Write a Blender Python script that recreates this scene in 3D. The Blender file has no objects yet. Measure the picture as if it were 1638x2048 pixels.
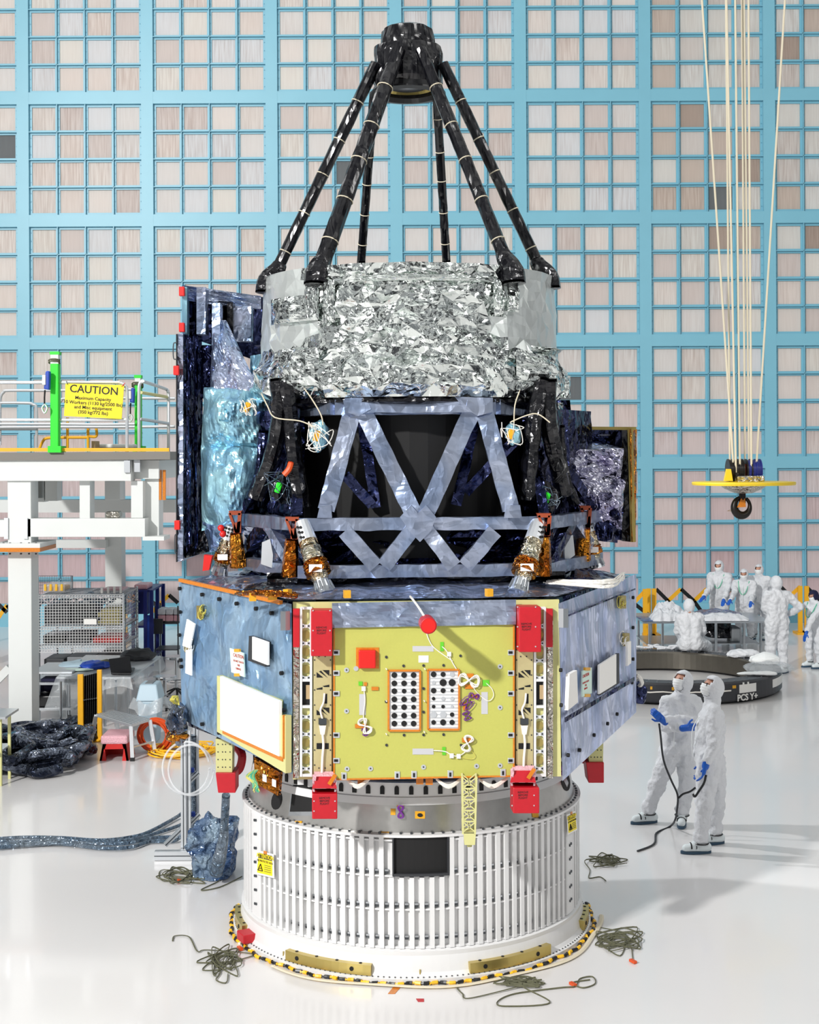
import bpy, bmesh, math, random
from mathutils import Vector, Matrix, noise, Quaternion
C = bpy.context.scene.collection
F, H, TH = 2767.0, 4.25, math.radians(0.3)
cT, sT = math.cos(TH), math.sin(TH)
PI = math.pi
rnd = random.Random(7)
AX = Vector((0, 12.65, 0))          # telescope axis on the floor

def V(*a): return Vector(a)
def uv(x, y):
    dx, dy = x-819.0, y-903.0
    return dx*cT - dy*sT, dx*sT + dy*cT
def P(x, y, Y):                      # a photo pixel measured at depth Y, in metres
    u, v = uv(x, y); return Vector((u*Y/F, Y, H - v*Y/F))
def G(x, y, z=0.0):                  # a photo pixel measured on a level surface
    u, v = uv(x, y); Y = (H-z)*F/v; return Vector((u*Y/F, Y, z))
def onplane(x, y, p0, n):
    u, v = uv(x, y); d = Vector((u/F, 1, -v/F)); o = Vector((0, 0, H))
    return o + d*((p0-o).dot(n)/d.dot(n))
def oncyl(x, y, R):                  # angle (from -Y, positive right) and height on the cylinder of radius R about the axis
    u, v = uv(x, y); a = u/F
    A = 1+a*a; B = -2*AX.y; Cc = AX.y**2-R*R
    Y = (-B-math.sqrt(max(0, B*B-4*A*Cc)))/(2*A)
    return math.atan2(a*Y, AX.y-Y), H - v/F*Y
def cylp(ang, z, R): return Vector((AX.x+R*math.sin(ang), AX.y-R*math.cos(ang), z))

# ---------------------------------------------------------------- materials
MATS = {}
def srgb(c):
    return tuple((x/255/12.92 if x/255 <= .04045 else ((x/255+.055)/1.055)**2.4) for x in c) + (1,)
def mat(name, col, rough=.5, metal=0.0, spec=.5, coat=0.0, noise_s=0, noise_a=0.0, bump=0, bump_s=40, alpha=1, trans=0):
    m = bpy.data.materials.new(name); m.use_nodes = True
    nt = m.node_tree; b = nt.nodes['Principled BSDF']
    b.inputs['Base Color'].default_value = srgb(col)
    b.inputs['Roughness'].default_value = rough; b.inputs['Metallic'].default_value = metal
    b.inputs['Specular IOR Level'].default_value = spec
    b.inputs['Coat Weight'].default_value = coat; b.inputs['Coat Roughness'].default_value = .08
    b.inputs['Alpha'].default_value = alpha; b.inputs['Transmission Weight'].default_value = trans
    if noise_s:
        tc = nt.nodes.new('ShaderNodeTexCoord'); n = nt.nodes.new('ShaderNodeTexNoise')
        n.inputs['Scale'].default_value = noise_s; n.inputs['Detail'].default_value = 5
        nt.links.new(tc.outputs['Object'], n.inputs['Vector'])
        mx = nt.nodes.new('ShaderNodeMix'); mx.data_type = 'RGBA'; mx.blend_type = 'MIX'
        c = srgb(col)
        mx.inputs[6].default_value = tuple(max(0, x*(1-noise_a)) for x in c[:3])+(1,)
        mx.inputs[7].default_value = tuple(min(1, x*(1+noise_a)) for x in c[:3])+(1,)
        nt.links.new(n.outputs['Fac'], mx.inputs[0]); nt.links.new(mx.outputs[2], b.inputs['Base Color'])
    if bump:
        tc = nt.nodes.new('ShaderNodeTexCoord'); n = nt.nodes.new('ShaderNodeTexNoise')
        n.inputs['Scale'].default_value = bump_s; n.inputs['Detail'].default_value = 4
        nt.links.new(tc.outputs['Object'], n.inputs['Vector'])
        bp = nt.nodes.new('ShaderNodeBump'); bp.inputs['Strength'].default_value = 1; bp.inputs['Distance'].default_value = bump
        nt.links.new(n.outputs['Fac'], bp.inputs['Height']); nt.links.new(bp.outputs['Normal'], b.inputs['Normal'])
    MATS[name] = m
    return m
def foil(name, col, rough=.15, s1=5.0, d1=.05, s2=16.0, d2=.012, metal=1.0, stretch=(1, 1, 1), col2=None, warp=.25, spec=.5, s3=45, d3=.002):
    """crumpled film: pyramid-faceted creases at two sizes over a warped space"""
    m = bpy.data.materials.new(name); m.use_nodes = True
    nt = m.node_tree; L = nt.links.new; N = nt.nodes.new; b = nt.nodes['Principled BSDF']
    b.inputs['Base Color'].default_value = srgb(col); b.inputs['Roughness'].default_value = rough
    b.inputs['Metallic'].default_value = metal; b.inputs['Specular IOR Level'].default_value = spec
    tc = N('ShaderNodeTexCoord'); mp = N('ShaderNodeMapping'); mp.inputs['Scale'].default_value = stretch
    L(tc.outputs['Object'], mp.inputs['Vector'])
    nz = N('ShaderNodeTexNoise'); nz.inputs['Scale'].default_value = 2.2; nz.inputs['Detail'].default_value = 3
    L(mp.outputs[0], nz.inputs['Vector'])
    sc = N('ShaderNodeVectorMath'); sc.operation = 'MULTIPLY_ADD'
    sc.inputs[1].default_value = (warp,)*3; L(nz.outputs['Color'], sc.inputs[0]); L(mp.outputs[0], sc.inputs[2])
    hs = []
    for s, d, met in ((s1, d1, 'MANHATTAN'), (s2, d2, 'MANHATTAN')):
        v = N('ShaderNodeTexVoronoi'); v.distance = met; v.inputs['Scale'].default_value = s
        L(sc.outputs[0], v.inputs['Vector'])
        k = N('ShaderNodeMath'); k.operation = 'MULTIPLY'; k.inputs[1].default_value = d
        L(v.outputs['Distance'], k.inputs[0]); hs.append(k)
    n3 = N('ShaderNodeTexNoise'); n3.inputs['Scale'].default_value = s3; L(sc.outputs[0], n3.inputs['Vector'])
    k3 = N('ShaderNodeMath'); k3.operation = 'MULTIPLY'; k3.inputs[1].default_value = d3; L(n3.outputs['Fac'], k3.inputs[0])
    a = N('ShaderNodeMath'); L(hs[0].outputs[0], a.inputs[0]); L(hs[1].outputs[0], a.inputs[1])
    a2 = N('ShaderNodeMath'); L(a.outputs[0], a2.inputs[0]); L(k3.outputs[0], a2.inputs[1])
    bp = N('ShaderNodeBump'); bp.inputs['Strength'].default_value = 1; bp.inputs['Distance'].default_value = 1
    L(a2.outputs[0], bp.inputs['Height']); L(bp.outputs['Normal'], b.inputs['Normal'])
    if col2:
        n4 = N('ShaderNodeTexNoise'); n4.inputs['Scale'].default_value = 3.0; L(sc.outputs[0], n4.inputs['Vector'])
        rp = N('ShaderNodeValToRGB'); rp.color_ramp.elements[0].position = .38; rp.color_ramp.elements[1].position = .62
        rp.color_ramp.elements[0].color = srgb(col); rp.color_ramp.elements[1].color = srgb(col2)
        L(n4.outputs['Fac'], rp.inputs[0]); L(rp.outputs[0], b.inputs['Base Color'])
    MATS[name] = m
    return m

# ---------------------------------------------------------------- mesh builder
class MB:
    def __init__(s): s.v = []; s.f = []; s.m = []; s.cur = 0
    def mi(s, i): s.cur = i; return s
    def face(s, idx): s.f.append(tuple(idx)); s.m.append(s.cur)
    def poly(s, pts):
        b = len(s.v); s.v += [Vector(p) for p in pts]; s.face(range(b, b+len(pts))); return s
    def hexa(s, lo, hi):             # two 4-point loops
        b = len(s.v); s.v += [Vector(p) for p in lo]+[Vector(p) for p in hi]
        for q in ((3, 2, 1, 0), (4, 5, 6, 7), (0, 1, 5, 4), (1, 2, 6, 5), (2, 3, 7, 6), (3, 0, 4, 7)): s.face([b+i for i in q])
        return s
    def box(s, c, size, R=None):
        c = Vector(c); x, y, z = [a/2 for a in size]
        pts = [Vector(p) for p in ((-x, -y, -z), (x, -y, -z), (x, y, -z), (-x, y, -z), (-x, -y, z), (x, -y, z), (x, y, z), (-x, y, z))]
        if R is not None: pts = [R @ p for p in pts]
        pts = [c+p for p in pts]
        return s.hexa(pts[:4], pts[4:])
    def span(s, a, b):               # box between two corners
        a, b = Vector(a), Vector(b); return s.box((a+b)/2, [abs(q) for q in (b-a)])
    def prism(s, pts, off):          # polygon extruded by vector
        n = len(pts); b = len(s.v); off = Vector(off); pts = [Vector(p) for p in pts]
        s.v += pts + [p+off for p in pts]
        s.face([b+i for i in range(n-1, -1, -1)]); s.face([b+n+i for i in range(n)])
        for i in range(n): j = (i+1) % n; s.face((b+i, b+j, b+n+j, b+n+i))
        return s
    def frame(s, d, up=None):
        d = d.normalized()
        up = Vector(up) if up is not None else (Vector((0, 0, 1)) if abs(d.z) < .95 else Vector((0, 1, 0)))
        x = d.cross(up).normalized(); y = x.cross(d).normalized(); return x, y
    def bar(s, p, q, w, h, up=None): # rectangular bar
        p, q = Vector(p), Vector(q); x, y = s.frame(q-p, up); x = x*w/2; y = y*h/2
        return s.hexa([p-x-y, p+x-y, p+x+y, p-x+y], [q-x-y, q+x-y, q+x+y, q-x+y])
    def cyl(s, p, q, r, r2=None, n=12, cap=True):
        p, q = Vector(p), Vector(q); r2 = r if r2 is None else r2; x, y = s.frame(q-p)
        b = len(s.v)
        for c, R in ((p, r), (q, r2)):
            for i in range(n): a = 2*PI*i/n; s.v.append(c + x*R*math.cos(a) + y*R*math.sin(a))
        for i in range(n): j = (i+1) % n; s.face((b+i, b+j, b+n+j, b+n+i))
        if cap: s.face([b+i for i in range(n-1, -1, -1)]); s.face([b+n+i for i in range(n)])
        return s
    def tube(s, pts, r, n=6, flat=1.0, closed=False):
        pts = [Vector(p) for p in pts]; b = len(s.v); K = len(pts); px = None
        rs = r if isinstance(r, (list, tuple)) else [r]*K
        for i, p in enumerate(pts):
            d = (pts[min(i+1, K-1)]-pts[max(i-1, 0)])
            if d.length < 1e-9: d = Vector((0, 0, 1))
            d.normalize()
            if px is None: px, py = s.frame(d)
            else:
                px = (px - d*px.dot(d))
                if px.length < 1e-6: px, _ = s.frame(d)
                px.normalize(); py = d.cross(px)
            for k in range(n):
                a = 2*PI*k/n; s.v.append(p + px*rs[i]*math.cos(a) + py*rs[i]*flat*math.sin(a))
        for i in range(K-1):
            for k in range(n):
                j = (k+1) % n; s.face((b+i*n+k, b+i*n+j, b+(i+1)*n+j, b+(i+1)*n+k))
        s.face([b+k for k in range(n-1, -1, -1)]); s.face([b+(K-1)*n+k for k in range(n)])
        return s
    def lathe(s, prof, c=None, n=64, a0=0, a1=2*PI, close=False):
        c = Vector(c) if c is not None else AX; full = abs(a1-a0-2*PI) < 1e-6
        b = len(s.v); m = len(prof); K = n if full else n+1
        for i in range(K):
            a = a0+(a1-a0)*i/n
            for R, z in prof: s.v.append(Vector((c.x+R*math.sin(a), c.y-R*math.cos(a), c.z+z)))
        for i in range(n):
            j = (i+1) % K
            for k in range(m-1 + (1 if close else 0)):
                l = (k+1) % m; s.face((b+i*m+k, b+j*m+k, b+j*m+l, b+i*m+l))
        if close and not full:
            s.face([b+k for k in range(m)]); s.face([b+(K-1)*m+k for k in range(m-1, -1, -1)])
        return s
    def ball(s, c, r, n=12, m=8, R=None):
        c = Vector(c); r = (r, r, r) if not isinstance(r, (tuple, list)) else r; b = len(s.v)
        for i in range(1, m):
            t = PI*i/m
            for k in range(n):
                a = 2*PI*k/n; p = Vector((r[0]*math.sin(t)*math.cos(a), r[1]*math.sin(t)*math.sin(a), r[2]*math.cos(t)))
                s.v.append(c + (R @ p if R is not None else p))
        t = Vector((0, 0, r[2])); s.v.append(c+(R @ t if R is not None else t)); s.v.append(c-(R @ t if R is not None else t))
        T = b+(m-1)*n
        for i in range(m-2):
            for k in range(n):
                j = (k+1) % n; s.face((b+i*n+k, b+(i+1)*n+k, b+(i+1)*n+j, b+i*n+j))
        for k in range(n):
            j = (k+1) % n; s.face((T, b+k, b+j)); s.face((T+1, b+(m-2)*n+j, b+(m-2)*n+k))
        return s
    def grid(s, fn, nu, nv):         # surface sheet fn(u, v) -> point
        b = len(s.v)
        for i in range(nu+1):
            for j in range(nv+1): s.v.append(Vector(fn(i/nu, j/nv)))
        for i in range(nu):
            for j in range(nv):
                a = b+i*(nv+1)+j; s.face((a, a+nv+1, a+nv+2, a+1))
        return s
    def build(s, name, mats, parent=None, smooth=False, bevel=0, origin=None, merge=False):
        ms = mats if isinstance(mats, (list, tuple)) else [mats]
        ms = [MATS[q] if isinstance(q, str) else q for q in ms]
        if origin is None:
            if parent is not None: origin = ORG[parent.name]
            else:
                xs = [p.x for p in s.v]; ys = [p.y for p in s.v]; zs = [p.z for p in s.v]
                origin = Vector(((min(xs)+max(xs))/2, (min(ys)+max(ys))/2, min(zs)))
        origin = Vector(origin)
        me = bpy.data.meshes.new(name)
        me.from_pydata([tuple(p-origin) for p in s.v], [], s.f)
        for q in ms: me.materials.append(q)
        for i, p in enumerate(me.polygons):
            p.material_index = min(s.m[i], len(ms)-1)
            p.use_smooth = smooth
        me.validate()
        bm = bmesh.new(); bm.from_mesh(me)
        if merge: bmesh.ops.remove_doubles(bm, verts=bm.verts, dist=1e-4)
        bmesh.ops.recalc_face_normals(bm, faces=bm.faces); bm.to_mesh(me); bm.free()
        me.update()
        o = bpy.data.objects.new(name, me); C.objects.link(o)
        ORG[o.name] = origin
        if parent is not None: o.parent = parent
        else: o.location = origin
        if bevel:
            md = o.modifiers.new('Bevel', 'BEVEL'); md.width = bevel; md.segments = 2; md.limit_method = 'ANGLE'
            md.harden_normals = False
        return o
ORG = {}
def tag(o, label, cat, group=None):
    o['label'] = label; o['category'] = cat
    if group: o['group'] = group
    return o
def thing(name, label, cat, loc=(0, 0, 0), group=None):
    o = bpy.data.objects.new(name, None); C.objects.link(o); o.location = loc; ORG[o.name] = Vector(loc)
    o.empty_display_size = .1
    return tag(o, label, cat, group)
def lab(o, label): o['label'] = label; return o
def copy_tree(o, parent=None):
    c = o.copy(); C.objects.link(c)
    if parent is not None: c.parent = parent
    for ch in list(o.children): copy_tree(ch, c)
    return c
def spline(pts, k=8):                # Catmull-Rom through points
    pts = [Vector(p) for p in pts]; out = []
    for i in range(len(pts)-1):
        p0 = pts[max(i-1, 0)]; p1 = pts[i]; p2 = pts[i+1]; p3 = pts[min(i+2, len(pts)-1)]
        for j in range(k):
            t = j/k
            out.append(.5*((2*p1)+(p2-p0)*t+(2*p0-5*p1+4*p2-p3)*t*t+(3*p1-p0-3*p2+p3)*t**3))
    return out+[pts[-1]]
def text_into(parent, name, s, size, M, matname, align='CENTER', ext=.0008, label=None, bold=0.0, line=1.0):
    cu = bpy.data.curves.new('lettering', 'FONT'); cu.body = s; cu.size = size; cu.align_x = align; cu.align_y = 'CENTER'
    cu.extrude = ext; cu.offset = bold; cu.resolution_u = 3; cu.space_line = line
    o = bpy.data.objects.new('lettering_source', cu); C.objects.link(o)
    dg = bpy.context.evaluated_depsgraph_get(); me = bpy.data.meshes.new_from_object(o.evaluated_get(dg))
    bpy.data.objects.remove(o); bpy.data.curves.remove(cu)
    me.name = name; me.transform(Matrix.Translation(-ORG[parent.name]) @ M if parent is not None else M)
    me.materials.clear(); me.materials.append(MATS[matname])
    t = bpy.data.objects.new(name, me); C.objects.link(t); t.parent = parent; ORG[t.name] = ORG[parent.name]
    return t
def basis(o, x, y):                  # text frame from origin, right and up vectors
    x = Vector(x).normalized(); z = x.cross(Vector(y)).normalized(); y = z.cross(x)
    M = Matrix.Identity(4)
    for i in range(3): M[i][0] = x[i]; M[i][1] = y[i]; M[i][2] = z[i]; M[i][3] = o[i]
    return M

mat('wall_blue', (126, 188, 208), .38, noise_s=1.5, noise_a=.05)
mat('bolt_blue', (98, 164, 190), .4)
mat('white_paint', (222, 225, 223), .35, noise_s=3, noise_a=.03)
mat('white_metal', (224, 224, 224), .32, metal=.0, spec=.6)
mat('grey_paint', (150, 152, 150), .5)
mat('yellow_panel', (186, 186, 92), .45, noise_s=60, noise_a=.05)
mat('pale_yellow', (206, 203, 140), .45)
mat('red_plate', (186, 18, 34), .45, noise_s=25, noise_a=.1)
mat('red_bright', (214, 24, 18), .45)
mat('orange_tape', (206, 122, 30), .3, noise_s=50, noise_a=.25)
mat('amber_tape', (226, 166, 40), .3, noise_s=60, noise_a=.2)
mat('brick_orange', (150, 62, 28), .5)
mat('yellow_paint', (238, 176, 28), .45, noise_s=8, noise_a=.08)
mat('sign_yellow', (248, 224, 20), .5)
mat('lime_green', (30, 214, 36), .45)
mat('green_tape', (96, 196, 40), .5)
mat('black_plastic', (16, 17, 20), .38)
mat('black_matte', (8, 8, 10), .7)
mat('ink', (22, 22, 24), .6)
mat('red_ink', (190, 40, 40), .6)
mat('white_plate', (246, 244, 240), .5)
mat('white_cloth', (222, 224, 228), .75, bump=.012, bump_s=18)
mat('white_fabric', (220, 222, 226), .8, bump=.03, bump_s=11)
mat('mask_white', (244, 246, 246), .7, bump=.003, bump_s=40)
mat('glove_blue', (14, 88, 186), .4)
mat('skin', (206, 152, 128), .5)
mat('navy_cloth', (18, 18, 52), .8)
mat('shoe_white', (222, 230, 232), .6, bump=.004, bump_s=40)
mat('shoe_sole', (46, 74, 96), .5)
mat('chrome', (196, 200, 204), .18, metal=1)
mat('aluminium', (196, 200, 204), .34, metal=1)
mat('aluminium_light', (214, 218, 222), .42, metal=.7)
mat('brushed_metal', (202, 200, 196), .3, metal=1, noise_s=14, noise_a=.12)
mat('steel_dark', (92, 96, 100), .4, metal=1)
mat('gold_anodised', (196, 176, 106), .3, metal=.85, noise_s=8, noise_a=.12)
mat('olive_cord', (92, 92, 70), .7, noise_s=30, noise_a=.4)
mat('blue_metal', (18, 32, 112), .4)
mat('blue_plastic', (24, 66, 170), .4)
mat('light_blue_plastic', (176, 200, 214), .45)
mat('red_plastic', (200, 30, 26), .4)
mat('orange_plastic', (214, 78, 20), .4)
mat('yellow_plastic', (246, 190, 30), .4)
mat('cardboard', (176, 150, 112), .7, noise_s=12, noise_a=.1)
mat('grey_plastic', (128, 132, 136), .5)
mat('olive_box', (150, 140, 84), .6)
mat('dark_grey', (48, 50, 54), .5)
mat('ring_black', (52, 53, 58), .4, noise_s=6, noise_a=.12)
mat('ring_steel', (108, 104, 96), .34, metal=.8, noise_s=5, noise_a=.15)
mat('clear_film', (232, 238, 242), .12, trans=.0, alpha=.34, bump=.01, bump_s=25)
mat('clear_tube', (238, 240, 242), .15, alpha=.45)
mat('bubble_pink', (232, 176, 186), .35, bump=.012, bump_s=70, noise_s=60, noise_a=.3)
mat('wire_white', (238, 234, 226), .45)
mat('wire_green', (90, 186, 150), .5)
mat('wire_purple', (110, 40, 140), .5)
mat('wire_yellow', (208, 196, 90), .5)
mat('concrete_grey', (120, 116, 110), .5)
mat('rope_cream', (218, 208, 184), .6)
mat('crane_yellow', (238, 204, 40), .4)
mat('black_steel', (36, 32, 30), .35, metal=.5)
foil('silver_foil', (226, 232, 229), .11, 1.7, .06, 6, .012, stretch=(1, 1, 1.2), warp=.55, s3=26, d3=.002)
foil('lavender_foil', (192, 198, 222), .22, 2.6, .05, 8, .010, col2=(160, 178, 210), warp=.35, metal=.9, s3=25)
foil('silver_smooth', (236, 242, 240), .3, .9, .05, 3.2, .008, stretch=(1, 1, .45), warp=.4, s3=14, d3=.002, metal=.72)
mat('strip_grey', (192, 192, 196), .5)
foil('beam_foil', (174, 184, 206), .3, 2.2, .035, 7, .005, col2=(140, 156, 186), warp=.3, metal=.85, s3=22, d3=.001)
foil('lavender_foil2', (190, 190, 208), .18, 3.0, .08, 8, .014, warp=.6, col2=(150, 146, 178))
foil('blue_foil', (138, 172, 204), .26, 2.0, .07, 6, .012, col2=(116, 136, 184), stretch=(1.4, 1.4, .7), warp=.4, metal=.85)
foil('teal_foil', (168, 214, 224), .32, 1.6, .09, 5, .012, stretch=(1.3, 1.3, .6), warp=.5, metal=.7, col2=(140, 190, 216))
foil('navy_foil', (66, 72, 108), .2, 3, .08, 9, .016, col2=(34, 38, 66), warp=.4)
foil('black_foil', (12, 12, 18), .2, 3.2, .05, 8, .007, stretch=(1, 1, .4), s3=20, d3=.001, metal=.25, spec=.8, warp=.3)
foil('black_film', (16, 16, 22), .22, 4, .05, 11, .010, metal=.4, spec=.8, warp=.3)
foil('gold_foil', (206, 132, 44), .18, 10, .03, 30, .008, col2=(160, 84, 24), warp=.3)
foil('mixed_foil', (206, 202, 180), .2, 14, .02, 34, .006, col2=(206, 150, 50), warp=.35)
foil('panel_foil_left', (164, 194, 220), .36, 1.7, .09, 5, .016, metal=.6, stretch=(1, 1, .8), warp=.6, col2=(132, 168, 204))
foil('panel_foil_right', (212, 220, 244), .32, 3.0, .06, 8, .012, metal=.6, stretch=(1.8, 1.8, .5), warp=.4, col2=(184, 198, 234))
foil('bag_film', (38, 76, 126), .12, 7, .05, 20, .012, metal=.35, spec=.9, col2=(150, 172, 190), warp=.5)
foil('cable_film', (128, 136, 152), .14, 6, .04, 16, .010, metal=.9, col2=(40, 46, 62), warp=.3)
foil('hose_film', (128, 140, 152), .2, 12, .03, 30, .01, metal=.5, col2=(90, 110, 130), warp=.3)
foil('strip_foil', (206, 200, 190), .22, 16, .03, 40, .01)

# ---------------------------------------------------------------- camera, light, world
sc = bpy.context.scene
cd = bpy.data.cameras.new('camera'); cam = bpy.data.objects.new('camera', cd); C.objects.link(cam)
cd.sensor_fit = 'VERTICAL'; cd.sensor_height = 24; cd.sensor_width = 24*1638/2048
cd.lens = F/2048*24; cd.shift_y = -121/2048; cd.clip_end = 200
cam.matrix_world = Matrix.Translation((0, 0, H)) @ Matrix.Rotation(PI/2, 4, 'X') @ Matrix.Rotation(-TH, 4, 'Z')
sc.camera = cam
sc.view_settings.view_transform = 'Standard'; sc.view_settings.look = 'None'
sc.view_settings.exposure = 0.0; sc.view_settings.gamma = 1; sc.view_settings.use_curve_mapping = False

w = bpy.data.worlds.new('hall_surroundings'); sc.world = w; w.use_nodes = True
nt = w.node_tree; N = nt.nodes.new; L = nt.links.new
tc = N('ShaderNodeTexCoord'); sp = N('ShaderNodeSeparateXYZ'); L(tc.outputs['Generated'], sp.inputs[0])
mp = N('ShaderNodeMapping'); mp.inputs['Scale'].default_value = (3.2, 3.2, 5.0); L(tc.outputs['Generated'], mp.inputs[0])
vo = N('ShaderNodeTexVoronoi'); vo.distance = 'CHEBYCHEV'; vo.inputs['Scale'].default_value = 1.6; L(mp.outputs[0], vo.inputs['Vector'])
sv = N('ShaderNodeSeparateColor'); L(vo.outputs['Color'], sv.inputs[0])
r1 = N('ShaderNodeValToRGB'); e = r1.color_ramp.elements       # random dark and bright patches, added for contrast in the foil reflections
e[0].position = 0; e[0].color = (.03, .03, .035, 1); e[1].position = 1; e[1].color = (1.7, 1.7, 1.65, 1)
for p_, c_ in ((.3, (.06, .06, .07, 1)), (.34, (.55, .58, .6, 1)), (.74, (.8, .8, .8, 1)), (.78, (1.6, 1.6, 1.55, 1))):
    q = e.new(p_); q.color = c_
L(sv.outputs[0], r1.inputs[0])
r2 = N('ShaderNodeValToRGB'); e = r2.color_ramp.elements       # floor-to-ceiling falloff
e[0].position = .30; e[0].color = (.55, .55, .56, 1); e[1].position = .95; e[1].color = (1.25, 1.25, 1.25, 1)
mz = N('ShaderNodeMath'); mz.operation = 'MULTIPLY_ADD'; mz.inputs[1].default_value = .5; mz.inputs[2].default_value = .5
L(sp.outputs[2], mz.inputs[0]); L(mz.outputs[0], r2.inputs[0])
mx = N('ShaderNodeMix'); mx.data_type = 'RGBA'; mx.blend_type = 'MULTIPLY'; mx.inputs[0].default_value = 1
L(r1.outputs[0], mx.inputs[6]); L(r2.outputs[0], mx.inputs[7])
bg = nt.nodes['Background']; L(mx.outputs[2], bg.inputs[0]); bg.inputs[1].default_value = 0.62

def area(name, loc, aim, size, power, col=(1, 1, 1), size_y=None):
    l = bpy.data.lights.new(name, 'AREA'); l.energy = power; l.color = col
    l.shape = 'RECTANGLE' if size_y else 'SQUARE'; l.size = size
    if size_y: l.size_y = size_y
    o = bpy.data.objects.new(name, l); C.objects.link(o); o.location = loc
    o.rotation_euler = (Vector(aim)-Vector(loc)).to_track_quat('-Z', 'Y').to_euler(); return o
area('key_flood', (-17.6, -12.3, 18.7), (0, 13, 2), 1.3, 13000, (1, .985, .96))
area('high_bay_flood', (-7, 21, 17), (0, 28, 5), 10, 480, (1, 1, 1), 5)
area('right_fill', (10, 6, 12), (0, 14, 2), 3, 350, (1, .98, .95))  # unseen fill lamp added on the right

sl = bpy.data.lights.new('side_fill_spot', 'SPOT'); sl.energy = 7500; sl.spot_size = math.radians(40); sl.spot_blend = .6; sl.shadow_soft_size = .35  # unseen fill spot added to brighten the people in the telescope's shadow
so = bpy.data.objects.new('side_fill_spot', sl); C.objects.link(so); so.location = (-12, 19, 13); so.rotation_euler = (Vector((6, 17, .5))-Vector((-12, 19, 13))).to_track_quat('-Z', 'Y').to_euler()

# ---------------------------------------------------------------- room
def struct(o): o['kind'] = 'structure'; return o
fl = bpy.data.materials.new('floor_epoxy'); fl.use_nodes = True; MATS['floor_epoxy'] = fl
b = fl.node_tree.nodes['Principled BSDF']; b.inputs['Base Color'].default_value = srgb((226, 224, 224)); b.inputs['Roughness'].default_value = .22
b.inputs['Specular IOR Level'].default_value = .5; b.inputs['Coat Weight'].default_value = .3; b.inputs['Coat Roughness'].default_value = .06
n = fl.node_tree.nodes.new('ShaderNodeTexNoise'); n.inputs['Scale'].default_value = .35; n.inputs['Detail'].default_value = 3
r = fl.node_tree.nodes.new('ShaderNodeValToRGB'); r.color_ramp.elements[0].color = srgb((218, 216, 217)); r.color_ramp.elements[1].color = srgb((232, 230, 228))
tcx = fl.node_tree.nodes.new('ShaderNodeTexCoord'); fl.node_tree.links.new(tcx.outputs['Object'], n.inputs['Vector'])
fl.node_tree.links.new(n.outputs['Fac'], r.inputs[0]); fl.node_tree.links.new(r.outputs[0], b.inputs['Base Color'])
struct(MB().span((-22, -6, -.2), (22, 34.4, 0)).build('floor', 'floor_epoxy', origin=(0, 0, 0)))

WY, BX, BZ, X0 = 33.9, 3.05, 3.005, -.29
ZB = [.5, 3.94, 6.945, 9.95, 12.955, 15.96, 18.0]   # beam centre heights, the first is the top of the base wall
pane = bpy.data.materials.new('filter_face'); pane.use_nodes = True; MATS['filter_face'] = pane
nt = pane.node_tree; N = nt.nodes.new; L = nt.links.new; b = nt.nodes['Principled BSDF']; b.inputs['Roughness'].default_value = .7
at = N('ShaderNodeAttribute'); at.attribute_name = 'tint'
tc = N('ShaderNodeTexCoord'); mp = N('ShaderNodeMapping'); mp.inputs['Scale'].default_value = (22, 22, 1.1); L(tc.outputs['Object'], mp.inputs[0])
n1 = N('ShaderNodeTexNoise'); n1.inputs['Scale'].default_value = 1.3; n1.inputs['Detail'].default_value = 4; L(mp.outputs[0], n1.inputs['Vector'])
rp = N('ShaderNodeValToRGB'); rp.color_ramp.elements[0].position = .3; rp.color_ramp.elements[1].position = .62
rp.color_ramp.elements[0].color = (.62, .53, .50, 1); rp.color_ramp.elements[1].color = (1, 1, 1, 1); L(n1.outputs['Fac'], rp.inputs[0])
mx = N('ShaderNodeMix'); mx.data_type = 'RGBA'; mx.blend_type = 'MULTIPLY'; L(at.outputs['Alpha'], mx.inputs[0])
L(at.outputs['Color'], mx.inputs[6]); L(rp.outputs[0], mx.inputs[7]); L(mx.outputs[2], b.inputs['Base Color'])

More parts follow.
